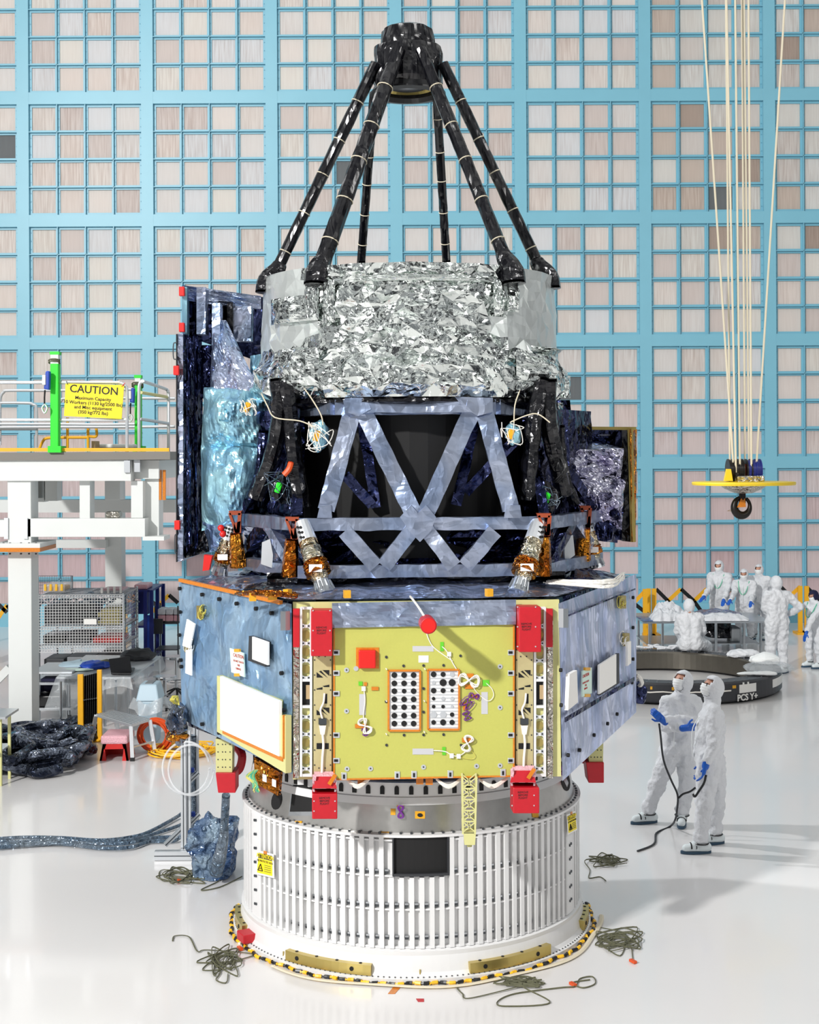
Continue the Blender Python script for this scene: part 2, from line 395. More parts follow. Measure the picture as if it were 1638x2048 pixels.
wall = MB()
wall.span((-17, WY+.2, 0), (17, WY+.4, 18.4))
for k in range(-5, 6):
    x = X0+k*BX; wall.span((x-.145, WY, 0), (x+.145, WY+.25, 18.4))
wall.span((-17, WY+.006, 0), (17, WY+.25, .5))
for z in ZB[1:]: wall.span((-17, WY+.004, z-.145), (17, WY+.25, z+.145))
wall_o = struct(wall.build('wall_back', 'wall_blue', origin=(0, WY, 0)))
darkpx = [P(690, 340, WY), P(1443, 392, WY), P(10, 295, WY), P(1155, 775, WY), P(545, 440/1, WY)]
for k in range(-5, 5):
    x0 = X0+k*BX+.145; x1 = x0+BX-.29
    for r_ in range(6):
        z0 = ZB[r_]+(.145 if r_ else 0); z1 = ZB[r_+1]-.145; rows = 5 if r_ == 0 else 4
        gx, gz = (x1-x0)/4, (z1-z0)/rows
        if x1 < -11.6 or x0 > 11.6 or z0 > 15.9: continue
        fr = MB(); pn = MB(); tints = []
        for i in range(5):
            x = x0+gx*i; e = .055 if 0 < i < 4 else .06
            fr.span((x-(e if i else 0), WY+.10, z0), (x+(e if i < 4 else 0), WY+.13, z1))
            if 0 < i < 4: fr.span((x-.009, WY+.012, z0), (x+.009, WY+.10, z1))
        for j in range(rows+1):
            z = z0+gz*j; e = .055 if 0 < j < rows else .06
            fr.span((x0, WY+.098, z-(e if j else 0)), (x1, WY+.13, z+(e if j < rows else 0)))
            if 0 < j < rows: fr.span((x0, WY+.012, z-.009), (x1, WY+.098, z+.009))
        fr.mi(1)
        for i in range(5):
            for j in range(rows):
                for t in (.2, .5, .8):
                    xx = x0+gx*i+(.03 if i < 4 else -.03); zz = z0+gz*(j+t)
                    fr.box((xx, WY+.094, zz), (.02, .014, .02))
        for i in range(4):
            for j in range(rows):
                c = Vector((x0+gx*(i+.5), WY+.13, z0+gz*(j+.5)))
                pn.span((c.x-gx/2+.05, WY+.135, c.z-gz/2+.05), (c.x+gx/2-.05, WY+.17, c.z+gz/2-.05))
                t = rnd.random(); low = max(0, min(1, (6.5-c.z)/5))
                a_ = rnd.choice([(222, 212, 205), (217, 207, 200), (221, 214, 206), (215, 214, 215), (219, 206, 198), (208, 195, 189), (217, 211, 207)])
                if c.x > 6 and c.z > 9: a_ = rnd.choice([(212, 208, 202), (196, 180, 168), (206, 198, 192), (170, 152, 140), (214, 212, 208)])
                col = Vector(a_).lerp(Vector(rnd.choice([(204, 178, 180), (210, 188, 186), (214, 196, 195)])), low)
                al = .12+.6*rnd.random()**1.6
                if any(abs(q.x-c.x) < gx/2 and abs(q.z-c.z) < gz/2 for q in darkpx): col = Vector((104, 108, 110)); al = .2
                tints += [(srgb(col)[:3]+(al,))]*6
        f_o = fr.build('filter_frame', ['wall_blue', 'bolt_blue'], wall_o)
        p_o = pn.build('filter_bank', 'filter_face', wall_o)
        ca = p_o.data.color_attributes.new('tint', 'FLOAT_COLOR', 'CORNER')
        for pi, p in enumerate(p_o.data.polygons):
            for li in p.loop_indices: ca.data[li].color = tints[pi]
# ================================================================ support drum
drum = thing('support_drum', 'white ribbed cylindrical drum with a brushed metal collar, carrying the whole foil-covered telescope', 'stand', AX)
MB().lathe([(1.42, 0), (1.62, 0), (1.62, .04), (1.585, .05), (1.565, .075), (1.555, .13), (1.54, .2), (1.545, .235), (1.50, .25)], n=128).build('base_flange', 'white_metal', drum, smooth=False)
hb = MB()
for i in range(220):
    a = 2*PI*i/220; p = cylp(a, .048, 1.603); hb.cyl(p, p+V(0, 0, .006), .006, n=6)
hb.build('bolt_circle', 'steel_dark', drum)
WA0, WA1 = oncyl(786, 1716, 1.53)[0], oncyl(897, 1716, 1.53)[0]
SP = [oncyl(511, 1740, 1.53)[0], oncyl(1141, 1720, 1.53)[0]]
rw = MB()
rw.lathe([(1.478, .25), (1.478, 1.15)], n=128)
nr = 117
def inwin(a, z): return WA0-.01 < a < WA1+.01 and z > .83
levels = [.25, .565, .835, 1.13]
for i in range(nr):
    a = 2*PI*i/nr; a = a-2*PI if a > PI else a
    if any(abs(a-s_) < .035 for s_ in SP): continue
    da = .0125
    for (z0, z1) in ((.25, .82), (.82, 1.15)):
        if inwin(a, z1): continue
        lo = [cylp(a-da, z0, 1.478), cylp(a-da, z0, 1.525), cylp(a+da, z0, 1.525), cylp(a+da, z0, 1.478)]
        rw.hexa(lo, [p+V(0, 0, z1-z0) for p in lo])
rw.mi(1)
for i in range(nr):                  # bright clip and dark recess at the foot of every pocket
    a = 2*PI*(i+.5)/nr; a = a-2*PI if a > PI else a
    if any(abs(a-s_) < .05 for s_ in SP): continue
    for z in (.315, .575, .845):
        if inwin(a, z): continue
        for k, (dz, h, m) in enumerate(((0, .016, 1), (.018, .014, 2))):
            d1 = .011
            lo = [cylp(a-d1, z+dz, 1.478), cylp(a-d1, z+dz, 1.497), cylp(a+d1*.8, z+dz, 1.497), cylp(a+d1*.8, z+dz, 1.478)]
            rw.mi(m).hexa(lo, [p+V(0, 0, h) for p in lo])
rw.mi(0)
for z in (.25, .553, .823, 1.11):
    seg = [(WA1, WA0+2*PI)] if z > .82 else [(0, 2*PI)]
    for s0, s1 in seg: rw.lathe([(1.478, z), (1.512, z), (1.512, z+.012), (1.478, z+.012)], n=160, a0=s0, a1=s1, close=True)
rw.build('ribbed_wall', ['white_metal', 'steel_dark', 'chrome'], drum)
for s_ in SP:
    m = MB(); m.lathe([(1.478, .25), (1.527, .25), (1.527, 1.15), (1.478, 1.15)], n=4, a0=s_-.045, a1=s_+.045, close=True); m.mi(1)
    for z in (.36, .48, .6, .72, .84, .96, 1.08):
        for d in (-.011, .011):
            p = cylp(s_+d, z+d*.3, 1.527); q = cylp(s_+d, z+d*.3, 1.536); m.cyl(p, q, .012, n=8)
    m.build('splice_plate', ['white_metal', 'steel_dark'], drum)
m = MB(); m.lathe([(1.44, .845), (1.5, .845), (1.5, 1.15), (1.44, 1.15)], n=8, a0=WA0, a1=WA1, close=True)
m.mi(1).lathe([(1.478, .832), (1.53, .832), (1.53, .852), (1.478, .852)], n=8, a0=WA0-.004, a1=WA1+.004, close=True)
for a in (WA0, WA1): m.lathe([(1.478, .832), (1.53, .832), (1.53, 1.15), (1.478, 1.15)], n=1, a0=a-.004, a1=a+.004, close=True)
m.build('access_window', ['black_matte', 'dark_grey'], drum)
m = MB(); m.lathe([(1.46, 1.145), (1.535, 1.145), (1.535, 1.165), (1.46, 1.17)], n=128); m.mi(1)
for i in range(110):
    a = 2*PI*i/110; p = cylp(a, 1.165, 1.50); m.cyl(p, p+V(0, 0, .016), .011, n=6)
m.build('bolted_rim', ['white_metal', 'steel_dark'], drum)
collar = MB().lathe([(1.475, 1.165), (1.44, 1.385)], n=128).build('collar_cone', 'brushed_metal', drum, smooth=True)
MB().lathe([(1.44, 1.385), (1.452, 1.386), (1.44, 1.445), (1.43, 1.45)], n=128).build('collar_band', 'white_metal', drum, smooth=False)
m = MB().lathe([(1.43, 1.45), (1.425, 1.56), (1.36, 1.565), (1.36, 1.45)], n=128); m.mi(1)
for i in range(76):
    a = 2*PI*i/76
    lo = [cylp(a-.0125, 1.468, 1.40), cylp(a-.0125, 1.468, 1.436), cylp(a+.0125, 1.468, 1.436), cylp(a+.0125, 1.468, 1.40)]
    m.hexa(lo, [p+V(0, 0, .052) for p in lo])
    p = cylp(a, 1.52, 1.40); q = cylp(a, 1.52, 1.435); m.cyl(p, q, .0178, n=10)
m.build('slotted_ring', ['white_metal', 'black_matte'], drum)
def collar_oval(px, py, wpx, hpx, n=16, rect=False, name='collar_port', mt='black_matte', out=.004):
    pts = []
    for i in range(n):
        t = 2*PI*i/n
        if rect:
            cx, cy = math.cos(t), math.sin(t); k = .5/max(abs(cx), abs(cy))*(1 if i % 2 == 0 or True else 1); x, y = px+wpx*cx*k, py+hpx*cy*k
        else: x, y = px+wpx/2*math.cos(t), py+hpx/2*math.sin(t)
        a, z = oncyl(x, y, 1.458); R = 1.475-(z-1.165)/.22*.035
        pts.append((a, z, R))
    return MB().prism([cylp(a, z, R-.01) for a, z, R in pts], (cylp(pts[0][0], 0, 1)-cylp(pts[0][0], 0, 1)) + (cylp(sum(p[0] for p in pts)/n, 0, 1)-AX)*(.01+out)).build(name, mt, drum)
for a in ((553, 1601, 20, 36), (1133, 1560, 16, 44), (1040, 1612, 30, 26)): collar_oval(*a)
lab(collar_oval(612, 1598, 66, 66, n=24, rect=True, name='collar_hatch', mt='aluminium', out=.002), 'metal frame of the rectangular opening in the collar')
collar_oval(604, 1597, 46, 52, n=24, rect=True, name='collar_hatch_opening')
for a in ((840, 1630, 20, 14), (770, 1668, 18, 12), (600, 1645, 13, 8), (1068, 1630, 12, 8), (800, 1612, 14, 6), (786, 1624, 10, 12)):
    collar_oval(*a, n=8, rect=True, name='tape_patch', mt='amber_tape', out=.006)
collar_oval(840, 1630, 11, 7, n=12, name='collar_sensor', out=.012)
for (px, py, s_) in ((801, 1622, 1), (1118, 1540, .8)):
    m = MB(); a, z = oncyl(px, py, 1.458); c = cylp(a, z, 1.475); tx = cylp(a+.01, z, 1.475)-c; tx.normalize()
    for sg in (1, -1):
        pts = [c+V(0, 0, .0)+(V(0, 0, 1)*sg*math.sin(t)*.05*s_+tx*math.cos(t)*.02*s_*sg*math.sin(t)*2)+(c-AX-V(0, 0, z)).normalized()*.012 for t in [PI*i/10 for i in range(11)]]
        m.tube(pts, .006*s_, 5); m.tube([p+tx*.008 for p in pts], .005*s_, 5)
    m.build('tied_lead', 'wire_purple', drum)
for (x0, x1, yt) in ((572, 742, 1916), (940, 1101, 1916), (483, 500, 1800), (1152, 1172, 1800)):
    R_ = 1.598
    a0 = oncyl(x0, 1905 if x0 < 520 or x0 > 1100 else 1930, R_)[0]; a1 = oncyl(x1, 1905 if x0 < 520 or x0 > 1100 else 1930, R_)[0]
    if x0 == 483: a0, a1 = math.radians(-88), math.radians(-67)
    if x0 == 1152: a0, a1 = math.radians(70), math.radians(86)
    m = MB(); m.lathe([(1.535, .052), (1.605, .052), (1.605, .135), (1.535, .135)], n=12, a0=a0, a1=a1, close=True); m.mi(1)
    for t in (.12, .38, .62, .88):
        p = cylp(a0+(a1-a0)*t, .134, 1.568); m.cyl(p, p+V(0, 0, .004), .013, n=10)
    for t in (.16, .8):
        m.cyl(cylp(a0+(a1-a0)*t, .095, 1.60), cylp(a0+(a1-a0)*t, .095, 1.609), .018, n=12)
    m.build('base_bracket', ['gold_anodised', 'black_matte'], drum)
lab(MB().box(cylp(math.radians(-62.5), .085, 1.59), (.16, .15, .075), Matrix.Rotation(math.radians(-62), 3, 'Z')).build('base_block', 'red_plate', drum, bevel=.006), 'small red block bolted to the drum base')
for a_ in (.04, -.75, .8):
    MB().cyl(cylp(a_, .05, 1.57), cylp(a_, .1, 1.57), .006, n=6).build('guide_pin', 'gold_anodised', drum)

# ================================================================ spacecraft bus
bus = thing('spacecraft_bus', 'six-sided foil-covered spacecraft body with a bare yellow front panel, set on the white drum', 'spacecraft', AX+V(0, 0, 1.56))
APO, SIDE = 1.8, 2.078
def hexpt(k, R, z): a = math.radians(244+60*k); return V(AX.x+R*math.cos(a), AX.y+R*math.sin(a), z)
ZT, ZBOT = 3.08, 1.72
nF = V(math.cos(math.radians(274)), math.sin(math.radians(274)), 0)
nL = V(math.cos(math.radians(214)), math.sin(math.radians(214)), 0)
nR = V(math.cos(math.radians(334)), math.sin(math.radians(334)), 0)
def FP(x, y, out=0): return onplane(x, y, AX+nF*(APO+out), nF)
def LP(x, y, out=0): return onplane(x, y, AX+nL*(APO+out), nL)
def RP(x, y, out=0): return onplane(x, y, AX+nR*(APO+out), nR)
FX = V(math.cos(math.radians(4)), math.sin(math.radians(4)), 0)
m = MB(); R0 = SIDE-.06
m.prism([hexpt(k, R0, ZBOT+.06) for k in range(6)], (0, 0, ZT-ZBOT-.07))
m.build('body', 'navy_foil', bus)
def plate(fn, n, pix, name, mt, o0=0.0, o1=.02, parent=None, bevel=0, label=None):
    pts = [fn(x, y, o0) for x, y in pix]; o = MB().prism(pts, n*(o1-o0)).build(name, mt, parent or bus, bevel=bevel)
    if label: o['label'] = label
    return o
def disc(fn, n, x, y, r, name, mt, o0, o1, parent=None, k=14):
    c = fn(x, y, o0); return MB().cyl(c, c+n*(o1-o0), r, n=k).build(name, mt, parent or bus)
pxm = 10.85/F                        # metres per photo pixel on the front face
# --- front: structure behind posts
plate(FP, nF, [(586, 1203), (1116, 1198), (1120, 1550), (586, 1556)], 'front_bulkhead', 'pale_yellow', -.08, -.03)
fpan = plate(FP, nF, [(668, 1240), (1027, 1233), (1027, 1551), (668, 1558)], 'front_panel', 'yellow_panel', .0, .035, bevel=.003)
m = MB()
for a, b_ in (((668, 1257), (668, 1558)), ((668, 1558), (1027, 1551)), ((1027, 1551), (1027, 1250))):
    m.bar(FP(*a, .02), FP(*b_, .02), .012, .042, nF)
m.build('panel_edging', 'orange_tape', fpan)
fo = .035
def strip(x, y, w_, h_, name, mt, o0=fo, o1=fo+.004, parent=None, **k):
    return plate(FP, nF, [(x-w_/2, y+h_/2), (x+w_/2, y+h_/2), (x+w_/2, y-h_/2), (x-w_/2, y-h_/2)], name, mt, o0, o1, parent or fpan, **k)
def hole_tray(x0, y0, x1, y1, holes):
    t = strip((x0+x1)/2, (y0+y1)/2, x1-x0, y1-y0, 'vent_tray', 'white_metal', fo, fo+.006)
    m = MB(); t_ = 3.0
    for a, b_ in (((x0, y0), (x1, y0)), ((x1, y0), (x1, y1)), ((x1, y1), (x0, y1)), ((x0, y1), (x0, y0))):
        m.bar(FP(*a, fo+.008), FP(*b_, fo+.008), .014, .022, nF)
    m.build('tray_edging', 'orange_tape', bus)
    m = MB()
    for k in range(18):
        y = y0+4+(y1-y0-8)*k/17; m.bar(FP(x0+2, y, fo+.007), FP(x1-2, y, fo+.007), .006, .004, nF)
    m.build('tray_louvres', 'aluminium_light', bus)
    for (x, y, r, mt) in holes: disc(FP, nF, x, y, r*pxm, 'vent_hole', mt, fo+.004, fo+.0125)
hs = []
ys = [1350, 1366.5, 1382, 1398.5, 1414, 1431, 1447]
for j, y in enumerate(ys):
    for i, x in enumerate((788.5, 808, 827)): hs.append((x, y, 5.6 if (i, j) not in ((1, 2), (2, 4)) else 4.6, 'black_matte'))
hole_tray(777, 1341, 840, 1461, hs)
rs = [[5.6, 5, -5], [-4, 7, 7], [5.4, 5, 3.4], [3.4, -4, -4], [3.6, 3.6, -3], [-6.5, -6.5, 4.4], [4.6, 6, 5.2]]
hs = []
for j, y in enumerate([1348.5, 1365, 1381, 1397, 1413, 1429, 1444.5]):
    for i, x in enumerate((867, 886, 904)):
        r = rs[j][i]; hs.append((x, y, abs(r), 'black_matte' if r > 0 else 'aluminium_light'))
hole_tray(856, 1339.5, 918, 1459, hs)
strip(735, 1316, 46, 42, 'cover_backing', 'orange_tape')
strip(734, 1317, 34, 36, 'square_cover', 'red_bright', fo+.003, fo+.05, bevel=.008)
for (x, y, w_, h_) in ((846, 1297.5, 42, 11), (847, 1318, 20, 14), (725, 1409, 13, 42), (969, 1406, 13, 44), (846, 1503, 42, 12)):
    o = strip(x, y, w_, h_, 'heater_strip', 'strip_grey' if w_ != 20 else 'white_plate', fo, fo+.003)
for (x, y, w_, h_) in ((884, 1293, 7, 18), (972, 1366, 13, 12), (888, 1502, 7, 16), (721, 1367, 8, 8)):
    strip(x, y, w_, h_, 'green_tape_tab', 'green_tape', fo+.003, fo+.006)
for (x, y, w_, h_) in ((750, 1377, 14, 7), (938, 1373, 16, 9), (935, 1480, 22, 9), (722, 1452, 24, 8), (731, 1368, 6, 7), (951, 1392, 14, 8), (930, 1413, 8, 14), (940, 1351, 14, 8)):
    o = strip(x, y, w_, h_, 'orange_tape_tab', 'orange_tape', fo+.003, fo+.010)
for (x, y) in ((693, 1340), (712, 1337), (693, 1422), (1000, 1333), (1000, 1415), (694, 1537.5), (741, 1537), (847, 1534), (953, 1532), (1000, 1531), (672, 1346), (671, 1387)):
    d = disc(FP, nF, x, y, 5*pxm, 'washer', 'aluminium_light', fo, fo+.006, fpan); 
m = MB()
for (x, y) in ((693, 1340), (693, 1422), (1000, 1333), (1000, 1415), (694, 1537.5), (741, 1537), (847, 1534), (953, 1532), (1000, 1531)):
    c = FP(x, y, fo+.006); m.cyl(c, c+nF*.004, 1.6*pxm, n=8)
m.build('washer_bolts', 'dark_grey', fpan)
for (x, y) in ((772.5, 1314), (807, 1331.5), (847, 1331), (887, 1330.5), (921, 1311.5), (847, 1377), (847, 1424), (808, 1470), (847, 1469.5), (887, 1469), (773, 1490), (922, 1490), (772, 1403)):
    disc(FP, nF, x, y, 2.8*pxm, 'bolt', 'dark_grey', fo, fo+.008, fpan, 8)
for (x, y) in ((688, 1553), (794.5, 1551), (828, 1550), (900.5, 1549), (1006, 1546)):
    strip(x, y-1, 11, 15, 'clamp_tab', 'aluminium_light', fo, fo+.008, bevel=.003); strip(x, y, 4, 8, 'clamp_bolt', 'black_matte', fo+.006, fo+.012)
for y in (1305, 1346, 1387, 1470, 1521):
    for x in (673, 1022): strip(x, y, 13, 11, 'clamp_tab', 'aluminium_light', fo, fo+.008, bevel=.003); strip(x-1, y, 8, 5, 'clamp_bolt', 'black_matte', fo+.006, fo+.012)
for (x, y) in ((772, 1337), (849, 1337), (772, 1401), (848, 1401), (772, 1467), (848, 1463)):
    c = FP(x, y, fo); MB().cyl(c, c+nF*.02+V(.004, 0, -.004), .005, n=6).build('tie_peg', 'wire_white', fpan)
def harness(pts, r, mt, name='wire_lead', par=None, n=5, out=.012, fn=FP):
    return MB().tube(spline([fn(x, y, fo+(p[0] if p else out)) for (x, y, *p) in pts], 6), r, n).build(name, mt, par or fpan)
def loops(cx, cy, rx, ry, ang, k, r, mt, name='wire_coil'):
    m = MB(); rr = random.Random(int(cx*7+cy))
    for q in range(k):
        pts = []
        ca, sa = math.cos(ang+rr.uniform(-.2, .2)), math.sin(ang+rr.uniform(-.2, .2)); ex, ey = rx*rr.uniform(.75, 1.1), ry*rr.uniform(.7, 1.1)
        for i in range(25):
            t = 2*PI*i/24; x, y = ex*math.sin(t), ey*math.sin(2*t)
            pts.append(FP(cx+x*ca-y*sa, cy+x*sa+y*ca, fo+.012+.005*q))
        m.tube(pts, r, 5)
    return m.build(name, mt, fpan)
loops(730, 1452, 18, 9, 1.0, 5, .0045, 'wire_white'); loops(730, 1464, 8, 6, 1.2, 2, .003, 'wire_purple')
loops(938, 1361, 20, 12, .15, 5, .005, 'wire_white'); loops(935, 1487, 17, 10, -1.25, 5, .0045, 'wire_white')
loops(934, 1407, 10, 12, .7, 3, .003, 'wire_purple'); loops(934, 1432, 10, 8, 1.2, 3, .003, 'wire_purple'); loops(948, 1392, 10, 6, .2, 3, .003, 'wire_purple')
harness([(884, 1293), (894, 1303), (905, 1325), (920, 1348), (935, 1358)], .004, 'wire_white')
harness([(727, 1375), (730, 1400), (727, 1430), (729, 1448)], .005, 'wire_white')
harness([(972, 1366), (984, 1378), (987, 1392), (978, 1402), (965, 1395), (950, 1380), (943, 1365)], .003, 'wire_white')
harness([(865, 1501), (890, 1503), (905, 1511), (920, 1511), (935, 1500)], .004, 'wire_white')
harness([(940, 1500), (950, 1510), (945, 1518), (925, 1516), (905, 1511)], .002, 'wire_yellow')
harness([(905, 1322), (870, 1297), (858, 1280), (852, 1262)], .004, 'wire_white')
for (x, y) in ((727, 1377), (898, 1308), (903, 1511), (917, 1512)): strip(x, y, 8, 9, 'connector', 'wire_white', fo+.006, fo+.02)
# --- corner posts
def corner_post(sg, xs, xl, xp):
    """sg -1 left / +1 right; pixel spans of the foil strip, lattice and truss plate"""
    par = plate(FP, nF, [(xs[0], 1548), (xp[1], 1548), (xp[1], 1212), (xs[0], 1214)] if sg < 0 else [(xp[0], 1548), (xs[1], 1548), (xs[1], 1208), (xp[0], 1212)], 'corner_post', 'gold_anodised', -.06, -.035)
    plate(FP, nF, [(xs[0], 1554), (xs[1], 1554), (xs[1], 1216), (xs[0], 1216)], 'edge_strip', 'strip_foil', -.03, .015, par)
    lab(plate(FP, nF, [(xs[0]-1, 1294), (xs[1]+1, 1294), (xs[1]+1, 1217), (xs[0]-1, 1217)], 'edge_cover', 'red_plate', .012, .022, par), 'red strip at the head of the edge strip')
    # lattice: side rails, rungs with washers
    m = MB(); a, b_ = xl
    for x in (a, b_): m.bar(FP(x, 1214, -.01), FP(x, 1552, -.01), .018, .05, nF)
    ys = [1240, 1262, 1287, 1310, 1332, 1363, 1420, 1443, 1471, 1503, 1527]
    step = 34.5
    y = 1252
    rung = []
    while y < 1545:
        if not 1362 < y < 1418: rung.append(y)
        y += step if y < 1340 or y > 1420 else 78
    for y in rung:
        m.prism([FP(a, y-9, -.01), FP(a+6, y-3, -.01), FP(b_-6, y-3, -.01), FP(b_, y-9, -.01), FP(b_, y+9, -.01), FP(b_-6, y+3, -.01), FP(a+6, y+3, -.01), FP(a, y+9, -.01)], nF*.015)
    for y in (1216, 1360, 1413, 1550): m.bar(FP(a, y, -.005), FP(b_, y, -.005), .02, .03, nF)
    m.mi(1)
    for y in rung:
        for x in (a+4.5, b_-4.5): c = FP(x, y, .003); m.cyl(c, c+nF*.006, 4*pxm, n=10)
    m.mi(2)
    for y in rung:
        for x in (a+4.5, b_-4.5): c = FP(x, y, .008); m.cyl(c, c+nF*.004, 1.8*pxm, n=8)
    m.build('lattice', ['white_metal', 'aluminium_light', 'black_matte'], par)
    m = MB()
    for i, y in enumerate(rung[:-1]):
        y2 = rung[i+1]
        if y2-y < 40: m.cyl(FP((a+b_)/2, (y+y2)/2, -.034), FP((a+b_)/2, (y+y2)/2, -.02), 9*pxm, n=6)
    m.build('cell_lining', 'gold_anodised', par)
    plate(FP, nF, [(a+2, 1411), (b_-2, 1411), (b_-2, 1362), (a+2, 1362)], 'recess', 'black_matte', -.034, -.026, par)
    plate(FP, nF, [(a+10, 1398), (b_-2, 1398), (b_-2, 1370), (a+10, 1370)], 'recess_plate', 'cardboard', -.024, -.018, par)
    # truss plate
    a, b_ = xp; q = b_-a
    tp = plate(FP, nF, [(a, 1546), (b_, 1546), (b_, 1300), (a, 1300)], 'truss_plate', 'gold_anodised', -.02, .012, par)
    for o in (tp,): o.data.materials[0] = MATS['plate_tan']
    def cut(pts): plate(FP, nF, [(a+q*x, y) for x, y in pts], 'cutout', 'black_matte', .008, .0135, par)
    for yb in (1340, 1415):
        cut([(.17, yb+15), (.17, yb+4), (.55, yb+15)]); cut([(.5, yb), (.88, yb), (.88, yb+12)])
        cut([(.17, yb+18), (.65, yb+18), (.3, yb+22), (.17, yb+22)] if False else [(.3, yb+3), (.42, yb+1), (.8, yb+16), (.62, yb+16)][:3])
    cut([(.17, 1377), (.5, 1374), (.5, 1379), (.17, 1379)]); cut([(.5, 1372), (.88, 1369), (.88, 1374), (.6, 1374)])
    cut([(.5, 1407), (.76, 1407), (.76, 1387), (.55, 1390)]); cut([(.17, 1498), (.85, 1498), (.85, 1486), (.17, 1486)])
    m = MB()
    for y in (1320, 1350, 1380, 1410, 1440, 1470, 1500, 1530):
        for x in (.06, .94):
            c = FP(a+q*x, y, .012); m.cyl(c, c+nF*.004, 1.5*pxm, n=6)
    for y in (1313, 1536):
        for x in (.3, .65): c = FP(a+q*x, y, .012); m.cyl(c, c+nF*.004, 1.5*pxm, n=6)
    m.build('plate_screws', 'dark_grey', par)
    xm = a+q*.5
    plate(FP, nF, [(xm-8, 1448), (xm+8, 1448), (xm+8, 1436), (xm-8, 1436)], 'plug', 'steel_dark', .012, .04, par)
    plate(FP, nF, [(xm-4, 1468), (xm+4, 1468), (xm+7, 1450), (xm-7, 1450)], 'plug_boot', 'wire_white', .012, .035, par)
    MB().tube(spline([FP(xm, 1466, .03), FP(xm+2, 1490, .03), FP(xm, 1515, .03), FP(xm-1, 1545, .03)], 5), .010, 6).build('harness', 'wire_white', par)
    MB().tube(spline([FP(xm+4, 1386, .02), FP(xm+2, 1405, .03), FP(xm-4, 1420, .03), FP(xm, 1438, .03)], 5), .008, 6).build('harness', 'wire_white', par)
mat('plate_tan', (200, 188, 140), .4, metal=.35, noise_s=30, noise_a=.08)
corner_post(-1, (587, 598), (602, 622), (627, 663))
corner_post(1, (1093, 1104), (1069, 1089), (1031, 1065))
# --- foil fascia, red covers
MB().grid(lambda u, v: FP(664+u*368, 1206+v*50-u*7, .03+.03*v+.012*noise.noise((u*9, v*5, 2))), 40, 8).build('fascia_foil', 'beam_foil', bus)
def red_box(pix, d, lines=True):
    o = plate(FP, nF, pix, 'red_cover', 'red_plate', -.02, d, bevel=.008)
    xs = [p[0] for p in pix]; ys = [p[1] for p in pix]; x0, x1, y0, y1 = min(xs), max(xs), min(ys), max(ys)
    m = MB()
    for y in (y0+5, (y0+y1)/2, y1-5):
        for x in (x0+4, x1-4): c = FP(x, y, d); MB().cyl(c, c+nF*.005, 1.5*pxm, n=6).build('screw', 'aluminium_light', o)
    c = FP((x0+x1)/2, (y0+y1)/2, d+.001)
    text_into(o, 'cover_lettering', 'REMOVE\nBEFORE\nFLIGHT', .022, basis(c, FX, (0, 0, 1)), 'ink')
    return o
lab(red_box([(622, 1306), (664, 1306), (664, 1216), (622, 1216)], .16), 'red cover over the head of the left post')
lab(red_box([(1031, 1298), (1075, 1298), (1075, 1209), (1031, 1209)], .16), 'red cover over the head of the right post')
def low_box(x0, x1, y0, y1):
    pts = [FP(x0, y1, 0), FP(x1, y1, 0), FP(x1, y0, 0), FP(x0, y0, 0)]
    lo = red_box([(x0, y1), (x1, y1), (x1, y0+32), (x0, y0+32)], .15)
    m = MB(); m.hexa([FP(x0, y0+32, -.02), FP(x1, y0+32, -.02), FP(x1, y0+32, .15), FP(x0, y0+32, .15)], [FP(x0+5, y0+8, -.02), FP(x1-5, y0+8, -.02), FP(x1-7, y0+8, .12), FP(x0+7, y0+8, .12)])
    m.build('cover_shoulder', 'red_plate', lo)
    g = MB().grid(lambda u, v: FP(x0+4+u*(x1-x0-8), y0-2+v*14, .02+.09*v+.02*noise.noise((u*4+x0, v*3, 1))), 10, 6)
    g.grid(lambda u, v: FP(x0+1+u*(8-4*v), y0+4+v*34, .12+.03*(1-v)+.02*noise.noise((u*3+x0, v*6, 1))), 4, 10)
    g.grid(lambda u, v: FP(x1-1-u*(8-4*v), y0+4+v*34, .12+.03*(1-v)+.02*noise.noise((u*3+x0, v*6, 4))), 4, 10)
    lab(g.build('bubble_wrap', 'bubble_pink', lo, smooth=True), 'pink bubble wrap folded over the cover')
    MB().bar(FP(x1-16, y0+24, .16), FP(x1-3, y0+4, .15), .03, .004, nF).build('tape_strip', 'orange_tape', lo)
    return lo
lab(low_box(624, 674, 1545, 1627), 'red cover under the foot of the left post'); lab(low_box(1020, 1072, 1533, 1616), 'red cover under the foot of the right post')
# --- red cap on its rod
Yc_ = 10.38; c = P(853, 1245, Yc_); cap = MB().cyl(c, c+nF*.2, 16.5*10.25/F, n=28).build('lens_cap', 'red_plate', bus, bevel=.006)
MB().cyl(c+nF*.199, c+nF*.204, 14*10.2/F, n=28).build('cap_face', 'red_bright', cap)
MB().tube(spline([P(848, 1232, Yc_-.05), P(838, 1216, Yc_+.1), P(824, 1197, 10.75), G(815, 1188, ZT)], 5), .009, 6).build('cap_strap', 'wire_white', cap)
MB().bar(P(853, 1240, Yc_), P(842, 1222, 10.85), .05, .05).build('cap_arm', 'aluminium', cap)
